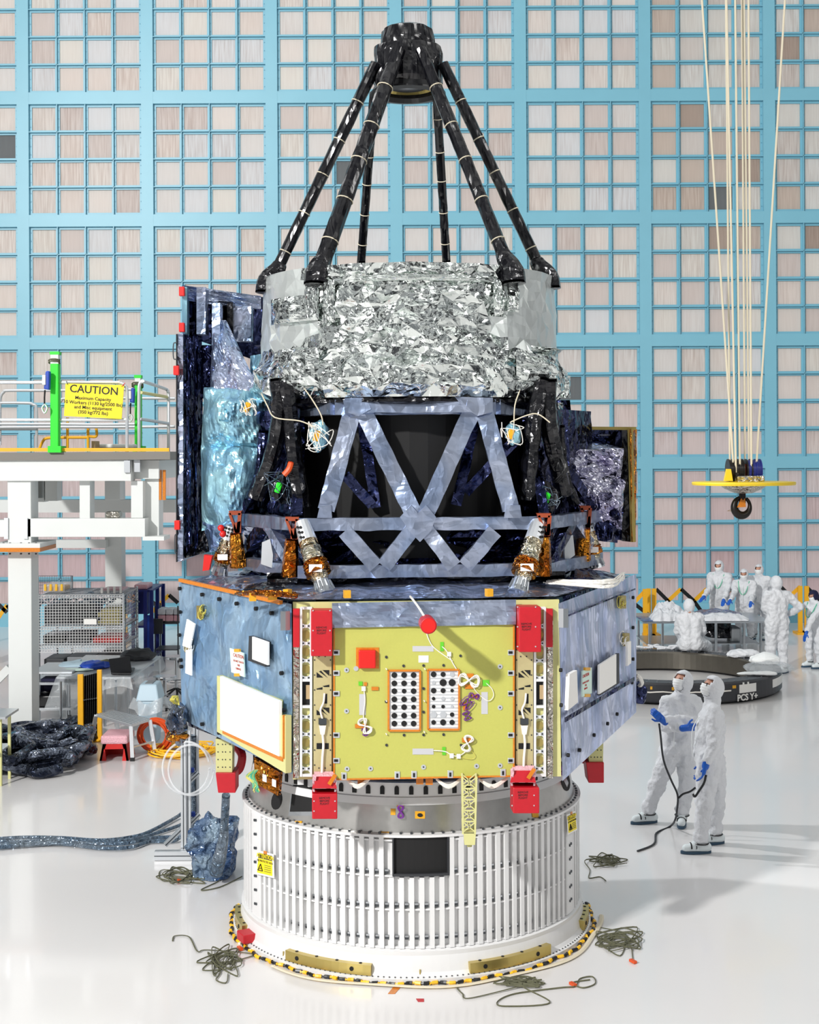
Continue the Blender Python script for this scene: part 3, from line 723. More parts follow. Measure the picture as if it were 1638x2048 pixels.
# --- side panels
def foil_side(fn, n, pix, name, mt, nu=40, nv=40, amp=.018, seed=0):
    (x00, y00), (x10, y10), (x11, y11), (x01, y01) = pix   # top-left, top-right, bottom-right, bottom-left
    A = [fn(*p) for p in pix]
    def s(u, v):
        p = A[0].lerp(A[1], u).lerp(A[3].lerp(A[2], u), v)
        e = min(u, 1-u, v, 1-v); k = min(1, e/.08)
        q = noise.noise((u*3+seed, v*3, seed)); r_ = abs(noise.noise((u*4+v*3+seed, v*2-u*2, 3.3)))
        r2 = abs(noise.noise((u*3.1-v*2.2+seed*2, u*1.2+v*1.7, 7.7)))
        return p+n*(.012+k*amp*.62*(1.0*q+1.5*r_+2.0*(1-2*min(.5, r2*1.6))))
    m = MB().grid(s, nu, nv)
    return m.build(name, mt, bus)
lpan = foil_side(LP, nL, [(360, 1160), (586, 1208), (588, 1548), (366, 1438)], 'left_side_blanket', 'panel_foil_left', seed=1.3)
rpan = foil_side(RP, nR, [(1114, 1207), (1270, 1148), (1270, 1424), (1122, 1562)], 'right_side_blanket', 'panel_foil_right', seed=5.1, amp=.014)
lab(lpan, 'creased steel-blue foil of the left side'); lab(rpan, 'lavender foil of the right side')
def lplate(pix, name, mt, o0, o1, par=None, label=None): return plate(LP, nL, pix, name, mt, o0+.025, o1+.032, par or lpan, label=label)
def rplate(pix, name, mt, o0, o1, par=None, label=None): return plate(RP, nR, pix, name, mt, o0+.02, o1+.025, par or rpan, label=label)
lplate([(445, 1462), (583, 1545), (583, 1430), (566, 1428), (566, 1400), (445, 1350)], 'lower_plate', 'pale_yellow', .0, .045, label='yellow plate around the large white radiator')
lplate([(446, 1458), (564, 1512), (564, 1402), (446, 1352)], 'radiator_panel', 'white_plate', .04, .06, label='large white radiator panel')
m = MB(); m.bar(LP(446, 1463, .08), LP(566, 1519, .08), .03, .012, nL); m.bar(LP(568, 1430, .08), LP(568, 1517, .08), .012, .02, nL)
m.build('radiator_edging', 'orange_tape', lpan)
lplate([(505, 1320), (540, 1333), (540, 1282), (507, 1271)], 'window_frame', 'dark_grey', .02, .055); lplate([(508, 1318), (539, 1330), (539, 1284), (508, 1273)], 'window_patch', 'white_plate', .05, .06)
lplate([(367, 1291), (382, 1297), (392, 1248), (376, 1238)], 'window_patch', 'white_plate', .045, .05); lplate([(373, 1346), (385, 1351), (385, 1298), (374, 1300)], 'window_patch', 'white_plate', .045, .05)
def caution(fn, n, pix, par, xd, sz):
    o = plate(fn, n, pix, 'caution_note', 'note_green', .07, .082, par)
    cx = sum(p[0] for p in pix)/4; cy = sum(p[1] for p in pix)/4; h = pix[0][1]-pix[3][1]
    text_into(par, 'note_heading', 'CAUTION', sz, basis(fn(cx, cy-h*.26, .084), xd, (0, 0, 1)), 'red_ink')
    text_into(par, 'note_lettering', 'DO NOT TOUCH\nTHIS\nSURFACE', sz*.55, basis(fn(cx, cy+h*.12, .084), xd, (0, 0, 1)), 'red_ink', line=1.3)
    for dy in (-.52, .5):
        plate(fn, n, [(cx-5, cy+h*dy+3.5), (cx+5, cy+h*dy+3.5), (cx+5, cy+h*dy-2.5), (cx-5, cy+h*dy-2.5)], 'tape_tab', 'amber_tape', .07, .088, par)
mat('note_green', (214, 238, 226), .5)
LXD = V(math.cos(math.radians(304)), math.sin(math.radians(304)), 0); RXD = V(math.cos(math.radians(64)), math.sin(math.radians(64)), 0)
caution(LP, nL, [(465, 1344), (491, 1354), (489, 1306), (462, 1296)], lpan, LXD, .042)
caution(RP, nR, [(1162, 1394), (1181, 1386), (1181, 1335), (1163, 1342)], rpan, RXD, .036)
m = MB()
for (x, y) in ((362, 1177), (362, 1224), (361, 1270), (407, 1189), (441, 1198), (476, 1207), (515, 1217), (546, 1226), (566, 1346), (570, 1420), (407, 1448), (441, 1465), (365, 1333), (364, 1320)):
    c = LP(x, y, .03); MB().cyl(c, c+nL*.026, .017, n=10).build('grommet', 'black_matte', lpan)
MB().bar(LP(360, 1160, .035), LP(562, 1205, .035), .03, .03, nL).build('top_edge_tape', 'orange_tape', lpan)
for (x, y, mt, fn, n, par) in ((402, 1225, 'wire_yellow', LP, nL, lpan), (378, 1292, 'wire_white', LP, nL, lpan), (1243, 1205, 'wire_yellow', RP, nR, rpan), (1250, 1280, 'wire_white', RP, nR, rpan)):
    m = MB(); rr = random.Random(x)
    for q in range(5):
        cx, cy = x+rr.uniform(-6, 6), y+rr.uniform(-8, 8); r1, r2 = rr.uniform(4, 11), rr.uniform(8, 16)
        m.tube([fn(cx+r1*math.cos(t)*.6, cy+r2*math.sin(t)*.8, .06+.02*math.sin(t*2+q)) for t in [2*PI*i/16 for i in range(14)]], .004, 4)
    m.build('wire_bundle', mt, par)
    plate(fn, n, [(x-5, y+12), (x+5, y+12), (x+5, y-14), (x-5, y-14)], 'connector_slot', 'gold_anodised', .03, .05, par)
rplate([(1129, 1420), (1149, 1404), (1147, 1340), (1132, 1348)], 'window_patch', 'white_plate', .035, .06); rplate([(1194, 1390), (1232, 1366), (1232, 1306), (1194, 1329)], 'window_frame', 'dark_grey', .03, .055)
rplate([(1195, 1388), (1229, 1367), (1229, 1308), (1195, 1330)], 'window_patch', 'white_plate', .05, .062); rplate([(1251, 1332), (1258, 1326), (1258, 1282), (1251, 1284)], 'window_patch', 'white_plate', .04, .055)
MB().bar(RP(1130, 1440, .06), RP(1268, 1358, .06), .035, .008, nR).build('seam_strap', 'navy_foil', rpan)
MB().bar(RP(1124, 1236, .045), RP(1270, 1178, .045), .012, .008, nR).build('seam_edge', 'navy_foil', rpan)
m = MB()
for (x, y) in ((1157, 1500), (1186, 1470), (1134, 1510), (1213, 1447), (1232, 1428), (1264, 1195), (1264, 1255), (1264, 1318), (1262, 1365), (1120, 1410), (1119, 1340)):
    c = RP(x, y, .03); MB().cyl(c, c+nR*.02, .016, n=10).build('grommet', 'black_matte', rpan)
# slim yellow hinge brackets where the sides meet the front
for (x, y, fn, n) in ((575, 1240, LP, nL), (1122, 1235, RP, nR)):
    plate(fn, n, [(x-5, y+20), (x+5, y+20), (x+5, y-18), (x-5, y-18)], 'hinge_bracket', 'aluminium', .04, .08)
# --- top deck
def deck(u, v):
    a = 2*PI*u; k = (math.degrees(a) % 60)-30
    Rr = (SIDE*.866/math.cos(math.radians(k)))*(.985-.5*v)
    ang = math.radians(244)+a
    z = ZT+.015+.10*v*(1-v)*2+.03*noise.noise((math.cos(ang)*5*Rr, math.sin(ang)*5*Rr, 1))*(1 if v > .06 else .2)
    return V(AX.x+Rr*math.cos(ang), AX.y+Rr*math.sin(ang), z)
MB().grid(deck, 180, 16).build('top_deck_foil', 'lavender_foil', bus)
for (x0, y0, x1, y1, zz, mt) in ((470, 1165, 600, 1145, .12, 'navy_foil'), (680, 1185, 1000, 1160, .13, 'lavender_foil'), (1085, 1175, 1180, 1150, .12, 'navy_foil'), (480, 1190, 600, 1176, .05, 'black_foil'), (800, 1180, 1015, 1168, .1, 'silver_foil')):
    a, b_ = G(x0, y0, ZT), G(x1, y1, ZT)
    def pil(u, v, a=a, b_=b_, zz=zz): return V(a.x+(b_.x-a.x)*u, a.y+(b_.y-a.y)*v, ZT+.02+zz*(math.sin(PI*u)**.4)*(math.sin(PI*v)**.5)*(1+.5*noise.noise((u*6+a.x, v*5, 3))))
    MB().grid(pil, 30, 14).build('deck_blanket', mt, bus)
m = MB(); rr = random.Random(5)
for q in range(16):
    a = G(1092+rr.uniform(-8, 8), 1160+rr.uniform(-5, 8), ZT+.08); b_ = G(1160, 1166+rr.uniform(-6, 6), ZT+.1); c = G(1225+rr.uniform(-10, 6), 1166+rr.uniform(-8, 8), ZT+.1); d = G(1244+rr.uniform(-6, 6), 1155+rr.uniform(-10, 6), ZT+.06)
    m.tube(spline([a, b_, c, d], 6), .006, 5)
m.build('cable_loom', 'wire_white', bus)
m = MB()
for q in range(10):
    a = G(475+rr.uniform(-10, 10), 1188+rr.uniform(-4, 4), ZT+.06); b_ = G(530, 1184+rr.uniform(-6, 6), ZT+.09); c = G(590+rr.uniform(-10, 6), 1186+rr.uniform(-4, 8), ZT+.05)
    m.tube(spline([a, b_, c], 6), .010, 5)
m.build('cable_loom', 'gold_foil', bus)
for (x, y) in ((694, 1188), (978, 1185), (575, 1186), (545, 1192), (1100, 1160), (505, 1194)):
    MB().box(G(x, y, ZT+.06), (.05, .05, .06), Matrix.Rotation(x*.1, 3, 'Z')).build('connector_block', 'amber_tape', bus)
# --- legs under the side faces, hanging mast, harness plate
def low_leg(x0, x1, y0, y1, yb, D, bx):
    o = MB().hexa([P(x0, y1, D), P(x1, y1, D), P(x1, y1, D)+V(0, .16, 0), P(x0, y1, D)+V(0, .16, 0)], [P(x0-1, y0, D), P(x1+1, y0, D), P(x1+1, y0, D)+V(0, .16, 0), P(x0-1, y0, D)+V(0, .16, 0)]).build('thruster_leg', 'pale_yellow', bus)
    m = MB()
    for i in range(4):
        for x in (x0+4, (x0+x1)/2-3, (x0+x1)/2+3, x1-4):
            c = P(x, y0+(y1-y0)*(i+.7)/4.6, D); MB().cyl(c-V(0, .003, 0), c, .006, n=6).build('rivet', 'dark_grey', o)
    m = MB(); c = [P(x0-6+bx, y1-2, D-.03), P(x1+2+bx, y1-2, D-.03), P(x1+2+bx, yb, D-.03), P(x0-1+bx, yb, D-.03)]
    m.prism(c, (0, .24, 0)); lab(m.build('leg_cover', 'red_plate', o, bevel=.006), 'red box closing the foot of the leg')
    return o
low_leg(432, 464, 1478, 1548, 1586, 12.2, 5); low_leg(1178, 1206, 1462, 1527, 1566, 12.3, 0)
MB().tube(spline([P(472, 1492, 12.6), P(484, 1510, 12.5), P(480, 1535, 12.5), P(470, 1545, 12.5)], 6), .04, 8).build('thruster_hose', 'red_plate', bus)
MB().prism([P(1147, 1505, 12.5), P(1176, 1490, 12.5), P(1176, 1530, 12.5), P(1150, 1522, 12.5)], (0, .2, 0)).build('thruster_cover', 'red_plate', bus)
pl = MB().prism([P(508, 1515, 11.55), P(560, 1545, 11.4), P(556, 1592, 11.4), P(509, 1566, 11.55)], (.02, .04, 0)).build('harness_plate', 'gold_foil', bus)
m = MB()
for (x, y) in ((529, 1556), (548, 1566)): m.prism([P(x-4, y-8, 11.4), P(x+4, y-5, 11.4), P(x+4, y+9, 11.4), P(x-4, y+6, 11.4)], (0, .02, 0))
m.build('plate_window', 'white_plate', pl)
for k, mt in enumerate(('wire_green', 'wire_green', 'wire_yellow')):
    m = MB(); rr = random.Random(k+3)
    for q in range(6):
        a = P(512+rr.uniform(-4, 4), 1540, 11.5); m.tube(spline([a, P(500+rr.uniform(-8, 10), 1553, 11.45), P(508+rr.uniform(-6, 8), 1566, 11.42), P(512+rr.uniform(-8, 8), 1580+rr.uniform(-6, 6), 11.4)], 5), .005, 4)
    m.build('loose_wires', mt, bus)
mast = MB(); d = 10.72
xa, xb = 925, 953
for dx, dy in ((xa, 0), (xb, 0), (xa, .11), (xb, .11)):
    mast.bar(P(dx, 1553, d)+V(0, dy, 0), P(dx+ (1 if dx == xa else -3), 1668, d)+V(0, dy, 0), .014, .014)
for i in range(5):
    y0, y1 = 1555+i*22, 1577+i*22
    for dy in (0, .11):
        mast.bar(P(xa, y0, d)+V(0, dy, 0), P(xb-1, y1, d)+V(0, dy, 0), .008, .008); mast.bar(P(xb-1, y0, d)+V(0, dy, 0), P(xa, y1, d)+V(0, dy, 0), .008, .008)
        mast.bar(P(xa, y1, d)+V(0, dy, 0), P(xb-1, y1, d)+V(0, dy, 0), .01, .01)
    for x in (xa, xb-1): mast.bar(P(x, y0, d), P(x, y1, d)+V(0, .11, 0), .008, .008)
mo = mast.build('lattice_mast', 'pale_yellow', bus)
mb = MB().prism([P(927, 1665, d-.005), P(952, 1665, d-.005), P(950, 1690, d-.005), P(929, 1690, d-.005)], (0, .11, 0)); mb.cyl(P(939, 1693, d+.05), P(939, 1689, d+.05), .02, n=10)
mb.build('mast_foot', 'pale_yellow', mo)
m = MB()
for x0, x1 in ((690, 740), (870, 925), (955, 1015)):
    m = MB()
    for q in range(4): m.tube(spline([FP(x0, 1556, -.02), FP((x0+x1)/2, 1570+q*2, .0), FP(x1, 1554+q, -.03)], 6), .008, 5)
    m.build('belly_cable', 'wire_white', bus)
for (x, y) in ((722, 1563), (839, 1561), (858, 1562)): strip(x, y, 14, 12, 'belly_tape', 'orange_tape', -.06, -.03, bus)
lab(MB().lathe([(1.38, 1.57), (1.405, 1.74)], n=64).build('belly_foil', 'lavender_foil', bus), 'plain lavender foil under the front panel')
# ================================================================ telescope
tel = thing('space_telescope', 'foil-wrapped space telescope with a crumpled silver barrel and black tripod struts, above the spacecraft body', 'telescope', AX+V(0, 0, 3.1))
# --- silver barrel: creased blanket with real folds
BR = [(4.70, 1.33), (4.74, 1.40), (4.98, 1.405), (5.03, 1.375), (5.06, 1.345), (5.32, 1.335), (5.345, 1.35), (5.37, 1.335), (5.66, 1.325), (5.74, 1.33), (5.80, 1.33)]
def brad(z):
    for (z0, r0), (z1, r1) in zip(BR, BR[1:]):
        if z <= z1: return r0+(r1-r0)*max(0, (z-z0))/(z1-z0)
    return BR[-1][1]
nu, nv = 84, 13; m = MB(); rr = random.Random(11)
for j in range(nv+1):
    for i in range(nu):
        ju, jv = (rr.uniform(-.38, .38), rr.uniform(-.38, .38)) if 0 < j < nv else (0, 0)
        a = 2*PI*(i+ju)/nu; z = 4.70+1.10*(j+jv)/nv
        ca, sa = math.sin(a), math.cos(a)
        q = Vector((ca*3.2, sa*3.2, z*2.4))
        calm = 1.0
        deg = math.degrees(a if a < PI else a-2*PI)
        if z > 5.1 and (deg < -38 or deg > 38): calm = .35
        w1 = 1-abs(noise.noise(q*1.3))*2; w2 = 1-abs(noise.noise(q*3.1+Vector((9, 1, 4))))*2
        d = calm*(.030*w1+.022*w2)+(.045 if rr.random() < .16 else .016)*rr.uniform(-1, 1)*calm
        if abs(z-5.34) < .03 or abs(z-5.03) < .03: d = .012*w2
        m.v.append(cylp(a, z, brad(z)+d-.012))
for j in range(nv):
    for i in range(nu):
        dg_ = 360*(i+.5)/nu; dg_ = dg_-360 if dg_ > 180 else dg_
        m.mi(1 if abs(dg_+.5) > 36+6*math.sin(j*1.7) and j > nv*.34 else 0)
        i2 = (i+1) % nu; a, b_, c, d = j*nu+i, j*nu+i2, (j+1)*nu+i2, (j+1)*nu+i
        if (i+j) % 2: m.face((a, b_, c)); m.face((a, c, d))
        else: m.face((a, b_, d)); m.face((b_, c, d))
barrel = m.build('barrel_blanket', ['silver_foil', 'silver_smooth'], tel)
m = MB(); m.lathe([(1.33, 5.795), (1.05, 5.80), (1.03, 5.4), (1.0, 4.8)], n=64); m.build('barrel_rim', 'silver_foil', tel)
def fold(x0, y0, x1, y1, R, k, name='blanket_flap', mt='silver_foil', par=None):
    a0, z0 = oncyl(x0, y0, R); a1, z1 = oncyl(x1, y1, R)
    g = MB().grid(lambda u, v: cylp(a0+(a1-a0)*u, z0+(z1-z0)*v, R+.015+k*(math.sin(PI*u)**.5)*(math.sin(PI*v)**.5)*(1+.8*noise.noise((u*5+x0, v*5, 1)))), 18, 14)
    return g.build(name, mt, par or barrel)
for (x0, y0, x1, y1, k) in ((700, 552, 985, 566, .03), (545, 600, 640, 640, .02), (612, 562, 640, 640, .03), (648, 560, 672, 645, .04), (985, 556, 1005, 632, .05), (1012, 562, 1035, 625, .04), (560, 700, 640, 770, .06), (1030, 700, 1110, 770, .06), (1060, 692, 1112, 708, .08)):
    fold(x0, y0, x1, y1, 1.36 if y1 < 690 else 1.41, k)
for (x0, y0, x1, y1) in ((1112, 752, 1141, 796), (1100, 806, 1127, 855)):
    a, b_ = P(x0, y0, 12.6), P(x1, y1, 12.6)
    MB().grid(lambda u, v, a=a, b_=b_: V(a.x+(b_.x-a.x)*u, a.y-.1*math.sin(PI*u)+.03*noise.noise((u*4, v*4, x0)), a.z+(b_.z-a.z)*v), 8, 10).build('blanket_tail', 'silver_foil', tel)
# black underside ring, hex ring beams, truss
m = MB().lathe([(1.31, 4.74), (1.33, 4.66), (1.15, 4.60), (.9, 4.62), (.9, 4.74)], n=64); m.build('aft_ring', 'black_film', tel)
core = MB().lathe([(.98, 3.35), (1.0, 4.62), (.2, 4.63), (.2, 3.34)], n=40).build('mirror_housing', 'black_matte', tel)
YF = 11.45
lowv = [P(595, 1047, YF), P(1088, 1045, 11.55), P(1195, 1032, 12.75), V(.95, 13.9, 3.65), V(-1.0, 13.9, 3.65), P(480, 1035, 12.55)]
zl = 3.65
for p in lowv: p.z = zl
topv = [V(-.62, 11.52, 4.62), V(.72, 11.58, 4.62), V(1.28, 12.7, 4.62), V(.7, 13.8, 4.62), V(-.7, 13.8, 4.62), V(-1.28, 12.6, 4.62)]
botv = [V(p.x, p.y, 3.26) for p in lowv]
def beam(a, b_, w_=.13, h_=.11, mt='beam_foil', name='truss_strut', up=None):
    a, b_ = Vector(a), Vector(b_); d = (b_-a); n_ = max(6, int(d.length/.05)); mb = MB(); x, y = mb.frame(d, up)
    corners = [(-1, -1), (1, -1), (1, 1), (-1, 1)]; sub = []
    for (c0, c1) in zip(corners, corners[1:]+corners[:1]):
        for t in (0, .5): sub.append((c0[0]+(c1[0]-c0[0])*t, c0[1]+(c1[1]-c0[1])*t))
    for i in range(n_+1):
        p = a+d*i/n_
        for k, (cx, cy) in enumerate(sub):
            q = p+x*cx*w_/2*.96+y*cy*h_/2*.96; nz = noise.noise(q*9)
            mb.v.append(q+(x*cx+y*cy)*.008*nz)
    for i in range(n_):
        for k in range(8): j = (k+1) % 8; mb.face((i*8+k, i*8+j, (i+1)*8+j, (i+1)*8+k))
    mb.face(list(range(7, -1, -1))); mb.face([n_*8+k for k in range(8)])
    return mb.build(name, mt, tel)
for vs, nm, h_ in ((lowv, 'mid_ring_beam', .11), (botv, 'lower_ring_beam', .11), (topv, 'upper_ring_beam', .13)):
    for i in range(6):
        beam(vs[i], vs[(i+1) % 6], .10, h_, 'beam_foil' if i in (0, 1, 5) else 'navy_foil', nm, (0, 0, 1))
UPV = (0, -1, 0)
for (x0, y0, x1, y1) in ((708, 812, 652, 1020), (722, 812, 828, 1030), (948, 812, 850, 1030), (966, 812, 1022, 1020)):
    beam(P(x0, y0, YF+.05), P(x1, y1, YF), .15, .085, 'beam_foil', 'truss_strut', (0, 1, 0))
for (x0, y0, x1, y1) in ((690, 1062, 752, 1132), (825, 1058, 768, 1132), (852, 1058, 908, 1132), (990, 1062, 930, 1132)):
    beam(P(x0, y0, YF), P(x1, y1, YF), .13, .085, up=(0, 1, 0))
for (x0, y0, x1, y1) in ((690, 800, 985, 798),): beam(P(x0, y0+12, YF), P(x1, y1+12, YF), .13, .13, 'beam_foil', 'upper_ring_beam', (0, 0, 1))
def gusset(pix, Y, mt='beam_foil'): return MB().prism([P(x, y, Y) for x, y in pix], (0, .05, 0)).build('gusset', mt, tel)
gusset([(640, 1010), (662, 1010), (664, 1036), (634, 1036)], YF-.06); gusset([(1012, 1010), (1040, 1010), (1044, 1036), (1008, 1036)], YF-.06)
gusset([(800, 1034), (822, 1010), (836, 1026), (852, 1010), (872, 1034), (862, 1062), (840, 1084), (818, 1062)], YF-.075)
gusset([(686, 800), (735, 800), (742, 818), (718, 832), (690, 824)], YF-.07); gusset([(935, 800), (985, 800), (985, 824), (955, 832), (932, 818)], YF-.07)
for i in (1, 2, 5, 0):               # side frames of the truss
    a, b_ = (lowv[5], lowv[0]) if i in (5, 0) else (lowv[1], lowv[2])
    t0, t1 = (topv[5], topv[0]) if i in (5, 0) else (topv[1], topv[2])
    if i in (5, 1):
        beam(a, t0.lerp(t1, .5), .09, .10, 'navy_foil'); beam(b_, t0.lerp(t1, .5), .09, .10, 'navy_foil')
        ba, bb = (botv[5], botv[0]) if i == 5 else (botv[1], botv[2])
        beam(ba, a.lerp(b_, .5), .09, .10, 'navy_foil'); beam(bb, a.lerp(b_, .5), .09, .10, 'lavender_foil')
for (x0, y0, x1, y1, Y) in ((722, 825, 752, 1015, 11.62), (955, 820, 912, 1010, 11.62), (690, 950, 745, 1010, 11.6), (1030, 880, 930, 985, 11.62)):
    beam(P(x0, y0, Y), P(x1, y1, Y), .09, .09, 'navy_foil', 'inner_strut')
lowdeck = MB().grid(lambda u, v: V(-.95+u*2.05, 11.5+v*1.6, 3.62+.03*noise.noise((u*8, v*8, 4))), 30, 20).build('mid_deck', 'black_film', tel)
MB().grid(lambda u, v: V(-1.0+u*2.15, 11.75+.12*noise.noise((u*9, v*4, 6)), 3.28+v*.34), 40, 10).build('lower_curtain', 'navy_foil', tel)
MB().grid(lambda u, v: V(-1.2+u*2.5, 11.6+.05*noise.noise((u*9, v*4, 6)), 3.10+v*.14), 40, 5).build('foot_curtain', 'black_film', tel)
for (a, b_) in ((lowv[5], lowv[0]), (lowv[1], lowv[2])):
    MB().grid(lambda u, v, a=a, b_=b_: a.lerp(b_, u)+V(0, .22, -.40*v)+V(.05, .05, 0)*noise.noise((u*5+a.x, v*4, 2)), 18, 10).build('side_blanket', 'lavender_foil', tel)
    MB().grid(lambda u, v, a=a, b_=b_: a.lerp(b_, u)+V(0, .35, .02+.95*v)+V(.06, .06, 0)*noise.noise((u*5+a.x, v*6, 8)), 18, 22).build('side_blanket', 'navy_foil', tel)
# --- black wrapped bipods beside the truss
def wrap(pts, r, mt='black_film', name='wrapped_strut', n=10, amp=.25):
    pts = spline(pts, 8); mb = MB(); rs = [r*(1+amp*noise.noise((p.x*7, p.y*7, p.z*9))) for p in pts]
    mb.tube(pts, rs, n); o = mb.build(name, mt, tel); return o
wrap([P(556, 757, 11.75), P(560, 830, 11.75), P(545, 910, 11.8), P(512, 995, 11.9)], .075)
wrap([P(573, 757, 11.7), P(583, 840, 11.65), P(590, 920, 11.6), P(604, 1015, 11.6)], .07)
wrap([P(1084, 757, 11.75), P(1070, 830, 11.7), P(1062, 900, 11.65), P(1055, 1000, 11.65)], .07)
wrap([P(1095, 757, 11.75), P(1096, 840, 11.8), P(1110, 910, 11.9), P(1128, 990, 12.0)], .075)
wrap([P(528, 860, 12.3), P(520, 940, 12.3), P(500, 1000, 12.3)], .05, 'navy_foil'); wrap([P(1118, 850, 12.4), P(1125, 930, 12.4), P(1150, 1010, 12.4)], .05, 'black_film')
# --- gold-wrapped struts down to the body
def strut(p, q, dia, tone):
    p, q = Vector(p), Vector(q); d = q-p; L_ = lambda t: p+d*t
    s0 = MB().cyl(p, q, dia*.3, n=12).build('load_strut', 'aluminium_light', tel)
    m = MB(); m.cyl(L_(0), L_(.27), dia*.42, dia*.52, n=14); m.mi(1)
    for k in range(5):
        for t in (.06, .13, .2):
            a = k*.5-1.2; x, y = m.frame(d); m.cyl(L_(t)+(x*math.sin(a)-Vector((0, 1, 0))*math.cos(a))*dia*.44, L_(t)+(x*math.sin(a)-Vector((0, 1, 0))*math.cos(a))*dia*.5, .012, n=6)
    m.build('strut_head', ['aluminium_light', 'black_matte'], s0)
    def sleeve(t0, t1, r0, r1, mt, nm, seed):
        pts = [L_(t0+(t1-t0)*i/14) for i in range(15)]
        MB().tube(pts, [(r0+(r1-r0)*i/14)*(1+.18*noise.noise((i*.7, seed, 1))) for i in range(15)], 14).build(nm, mt, s0)
    sleeve(.24, .62, dia*.5, dia*.62, 'mixed_foil', 'strut_sleeve', 1); sleeve(.55, .72, dia*.66, dia*.7, 'gold_foil', 'strut_band', 5)
    sleeve(.70, .82, dia*.5, dia*.42, 'mixed_foil', 'strut_sleeve', 9)
    m = MB(); m.cyl(L_(.8), L_(.93), dia*.42, dia*.46, n=12); m.cyl(L_(.92), L_(1), dia*.46, dia*.58, n=12)
    x, y = m.frame(d)
    for k in range(8): a = k*PI/4; m.bar(L_(.84)+(x*math.cos(a)+y*math.sin(a))*dia*.45, L_(.97)+(x*math.cos(a)+y*math.sin(a))*dia*.55, .012, .02)
    m.build('strut_foot', 'aluminium', s0)
    MB().box(L_(.62)-Vector((0, dia*.72, 0)), (dia*.7, .006, dia*.4)).build('strut_label', 'white_plate', s0)
    return s0
strut(P(604, 1045, YF-.02), G(651, 1190, 3.1), .15, 0); strut(P(1078, 1045, YF+.05), G(1035, 1188, 3.1), .15, 0)
strut(P(464, 1052, 12.45), P(438, 1150, 12.5), .13, 0); strut(P(1168, 1038, 12.6), P(1194, 1135, 12.6), .13, 0)
for (xc, yt, yb, w_, Y, lean) in ((584, 1034, 1152, 14, YF-.06, -4), (470, 1022, 1134, 13, 12.25, 6), (1088, 1027, 1150, 14, YF-.02, -2), (1171, 1012, 1120, 11, 12.35, -6)):
    m = MB(); ym = yt+44
    m.prism([P(xc-w_, yt, Y), P(xc+w_, yt, Y), P(xc+w_*.8, yt+8, Y), P(xc-w_*.8, yt+8, Y)], (0, .1, 0))
    m.bar(P(xc-w_*.8, yt+4, Y+.03), P(xc+w_*.3, ym, Y+.03), .022, .06, (0, 1, 0)); m.bar(P(xc+w_*.8, yt+4, Y+.03), P(xc+w_*.5, ym, Y+.03), .03, .06, (0, 1, 0))
    m.prism([P(xc-2, yt+24, Y), P(xc+w_*.9, yt+20, Y), P(xc+w_*.9, ym, Y), P(xc-3, ym, Y)], (0, .05, 0))
    br = m.build('orange_bracket', 'brick_orange', tel)
    k = (yb-ym)
    g = MB().tube(spline([P(xc+lean*.2, ym, Y+.04), P(xc+lean*.6, ym+k*.4, Y+.04), P(xc+lean, yb, Y+.06)], 6), [.05*(1+.3*noise.noise((i, xc, 1)))*(1+.5*i/12) for i in range(13)], 8)
    g.build('gold_wrap', 'gold_foil', br)
MB().prism([P(408, 1110, 12.3), P(424, 1112, 12.3), P(418, 1140, 12.3), P(405, 1142, 12.3)], (0, .1, 0)).build('red_strut_guard', 'red_bright', tel)
for (x, y) in ((442, 1056), (446, 1068)): MB().ball(P(x, y, 12.2), .03).build('red_knob', 'red_bright', tel)
MB().prism([P(524, 1085, 11.8), P(540, 1078, 11.8), P(546, 1110, 11.8), P(544, 1136, 11.8), P(522, 1128, 11.8)], (0, .1, 0)).build('grey_cover', 'aluminium_light', tel)
MB().prism([P(1128, 1075, 12.0), P(1146, 1070, 12.0), P(1150, 1110, 12.0), P(1130, 1125, 12.0)], (0, .1, 0)).build('grey_cover', 'aluminium_light', tel)
# bagged connectors hanging in the truss
for (x, y, Y, r, cc) in ((640, 872, 11.5, .12, 'amber_tape'), (563, 975, 11.75, .14, 'lime_green'), (1025, 868, 11.5, .10, 'amber_tape'), (1097, 995, 11.75, .12, 'lime_green'), (500, 815, 12.0, .08, 'amber_tape')):
    c = P(x, y, Y)
    m = MB(); m.ball(c, (r*.7, r*.5, r), 14, 10)
    for v in m.v: v += (v-c)*.5*noise.noise(v*14)
    bgo = m.build('bagged_connector', 'teal_foil' if cc == 'amber_tape' else 'black_film', tel)
    lab(MB().box(c+V(-.02, -r*.55, .0), (.05, .02, .09), Matrix.Rotation(.3, 3, 'Y')).build('connector_flag', cc, bgo, bevel=.01), 'coloured flag in the bag')
    m = MB(); rr = random.Random(x)
    for q in range(5):
        pts = [c+V(rr.uniform(-r, r), -r*.45-.05*rr.random(), rr.uniform(-r, r)) for _ in range(5)]; m.tube(spline(pts, 5), .0035, 4)
    m.build('bag_wires', 'wire_white' if cc == 'amber_tape' else 'hose_film', bgo)
for pts in ([(608, 776), (625, 800), (642, 830), (646, 850)], [(522, 785), (535, 812), (550, 835), (600, 842), (630, 855)], [(735, 785), (760, 765), (765, 755)], [(1040, 780), (1030, 810), (1028, 845)], [(1020, 845), (1050, 832), (1075, 828), (1100, 845)]):
    MB().tube(spline([P(x, y, 11.32) for x, y in pts], 5), .005, 4).build('tie_cord', 'rope_cream', tel)
MB().tube(spline([P(582, 925, 11.5), P(578, 938, 11.48), P(568, 950, 11.48)], 5), .025, 8).build('orange_hose', 'orange_plastic', tel)
m = MB(); rr = random.Random(3)
for q in range(9): m.tube(spline([P(1120+rr.uniform(-12, 6), 900, 11.9), P(1128+rr.uniform(-8, 8), 935, 11.8), P(1118+rr.uniform(-14, 10), 965, 11.85)], 5), .007, 4)
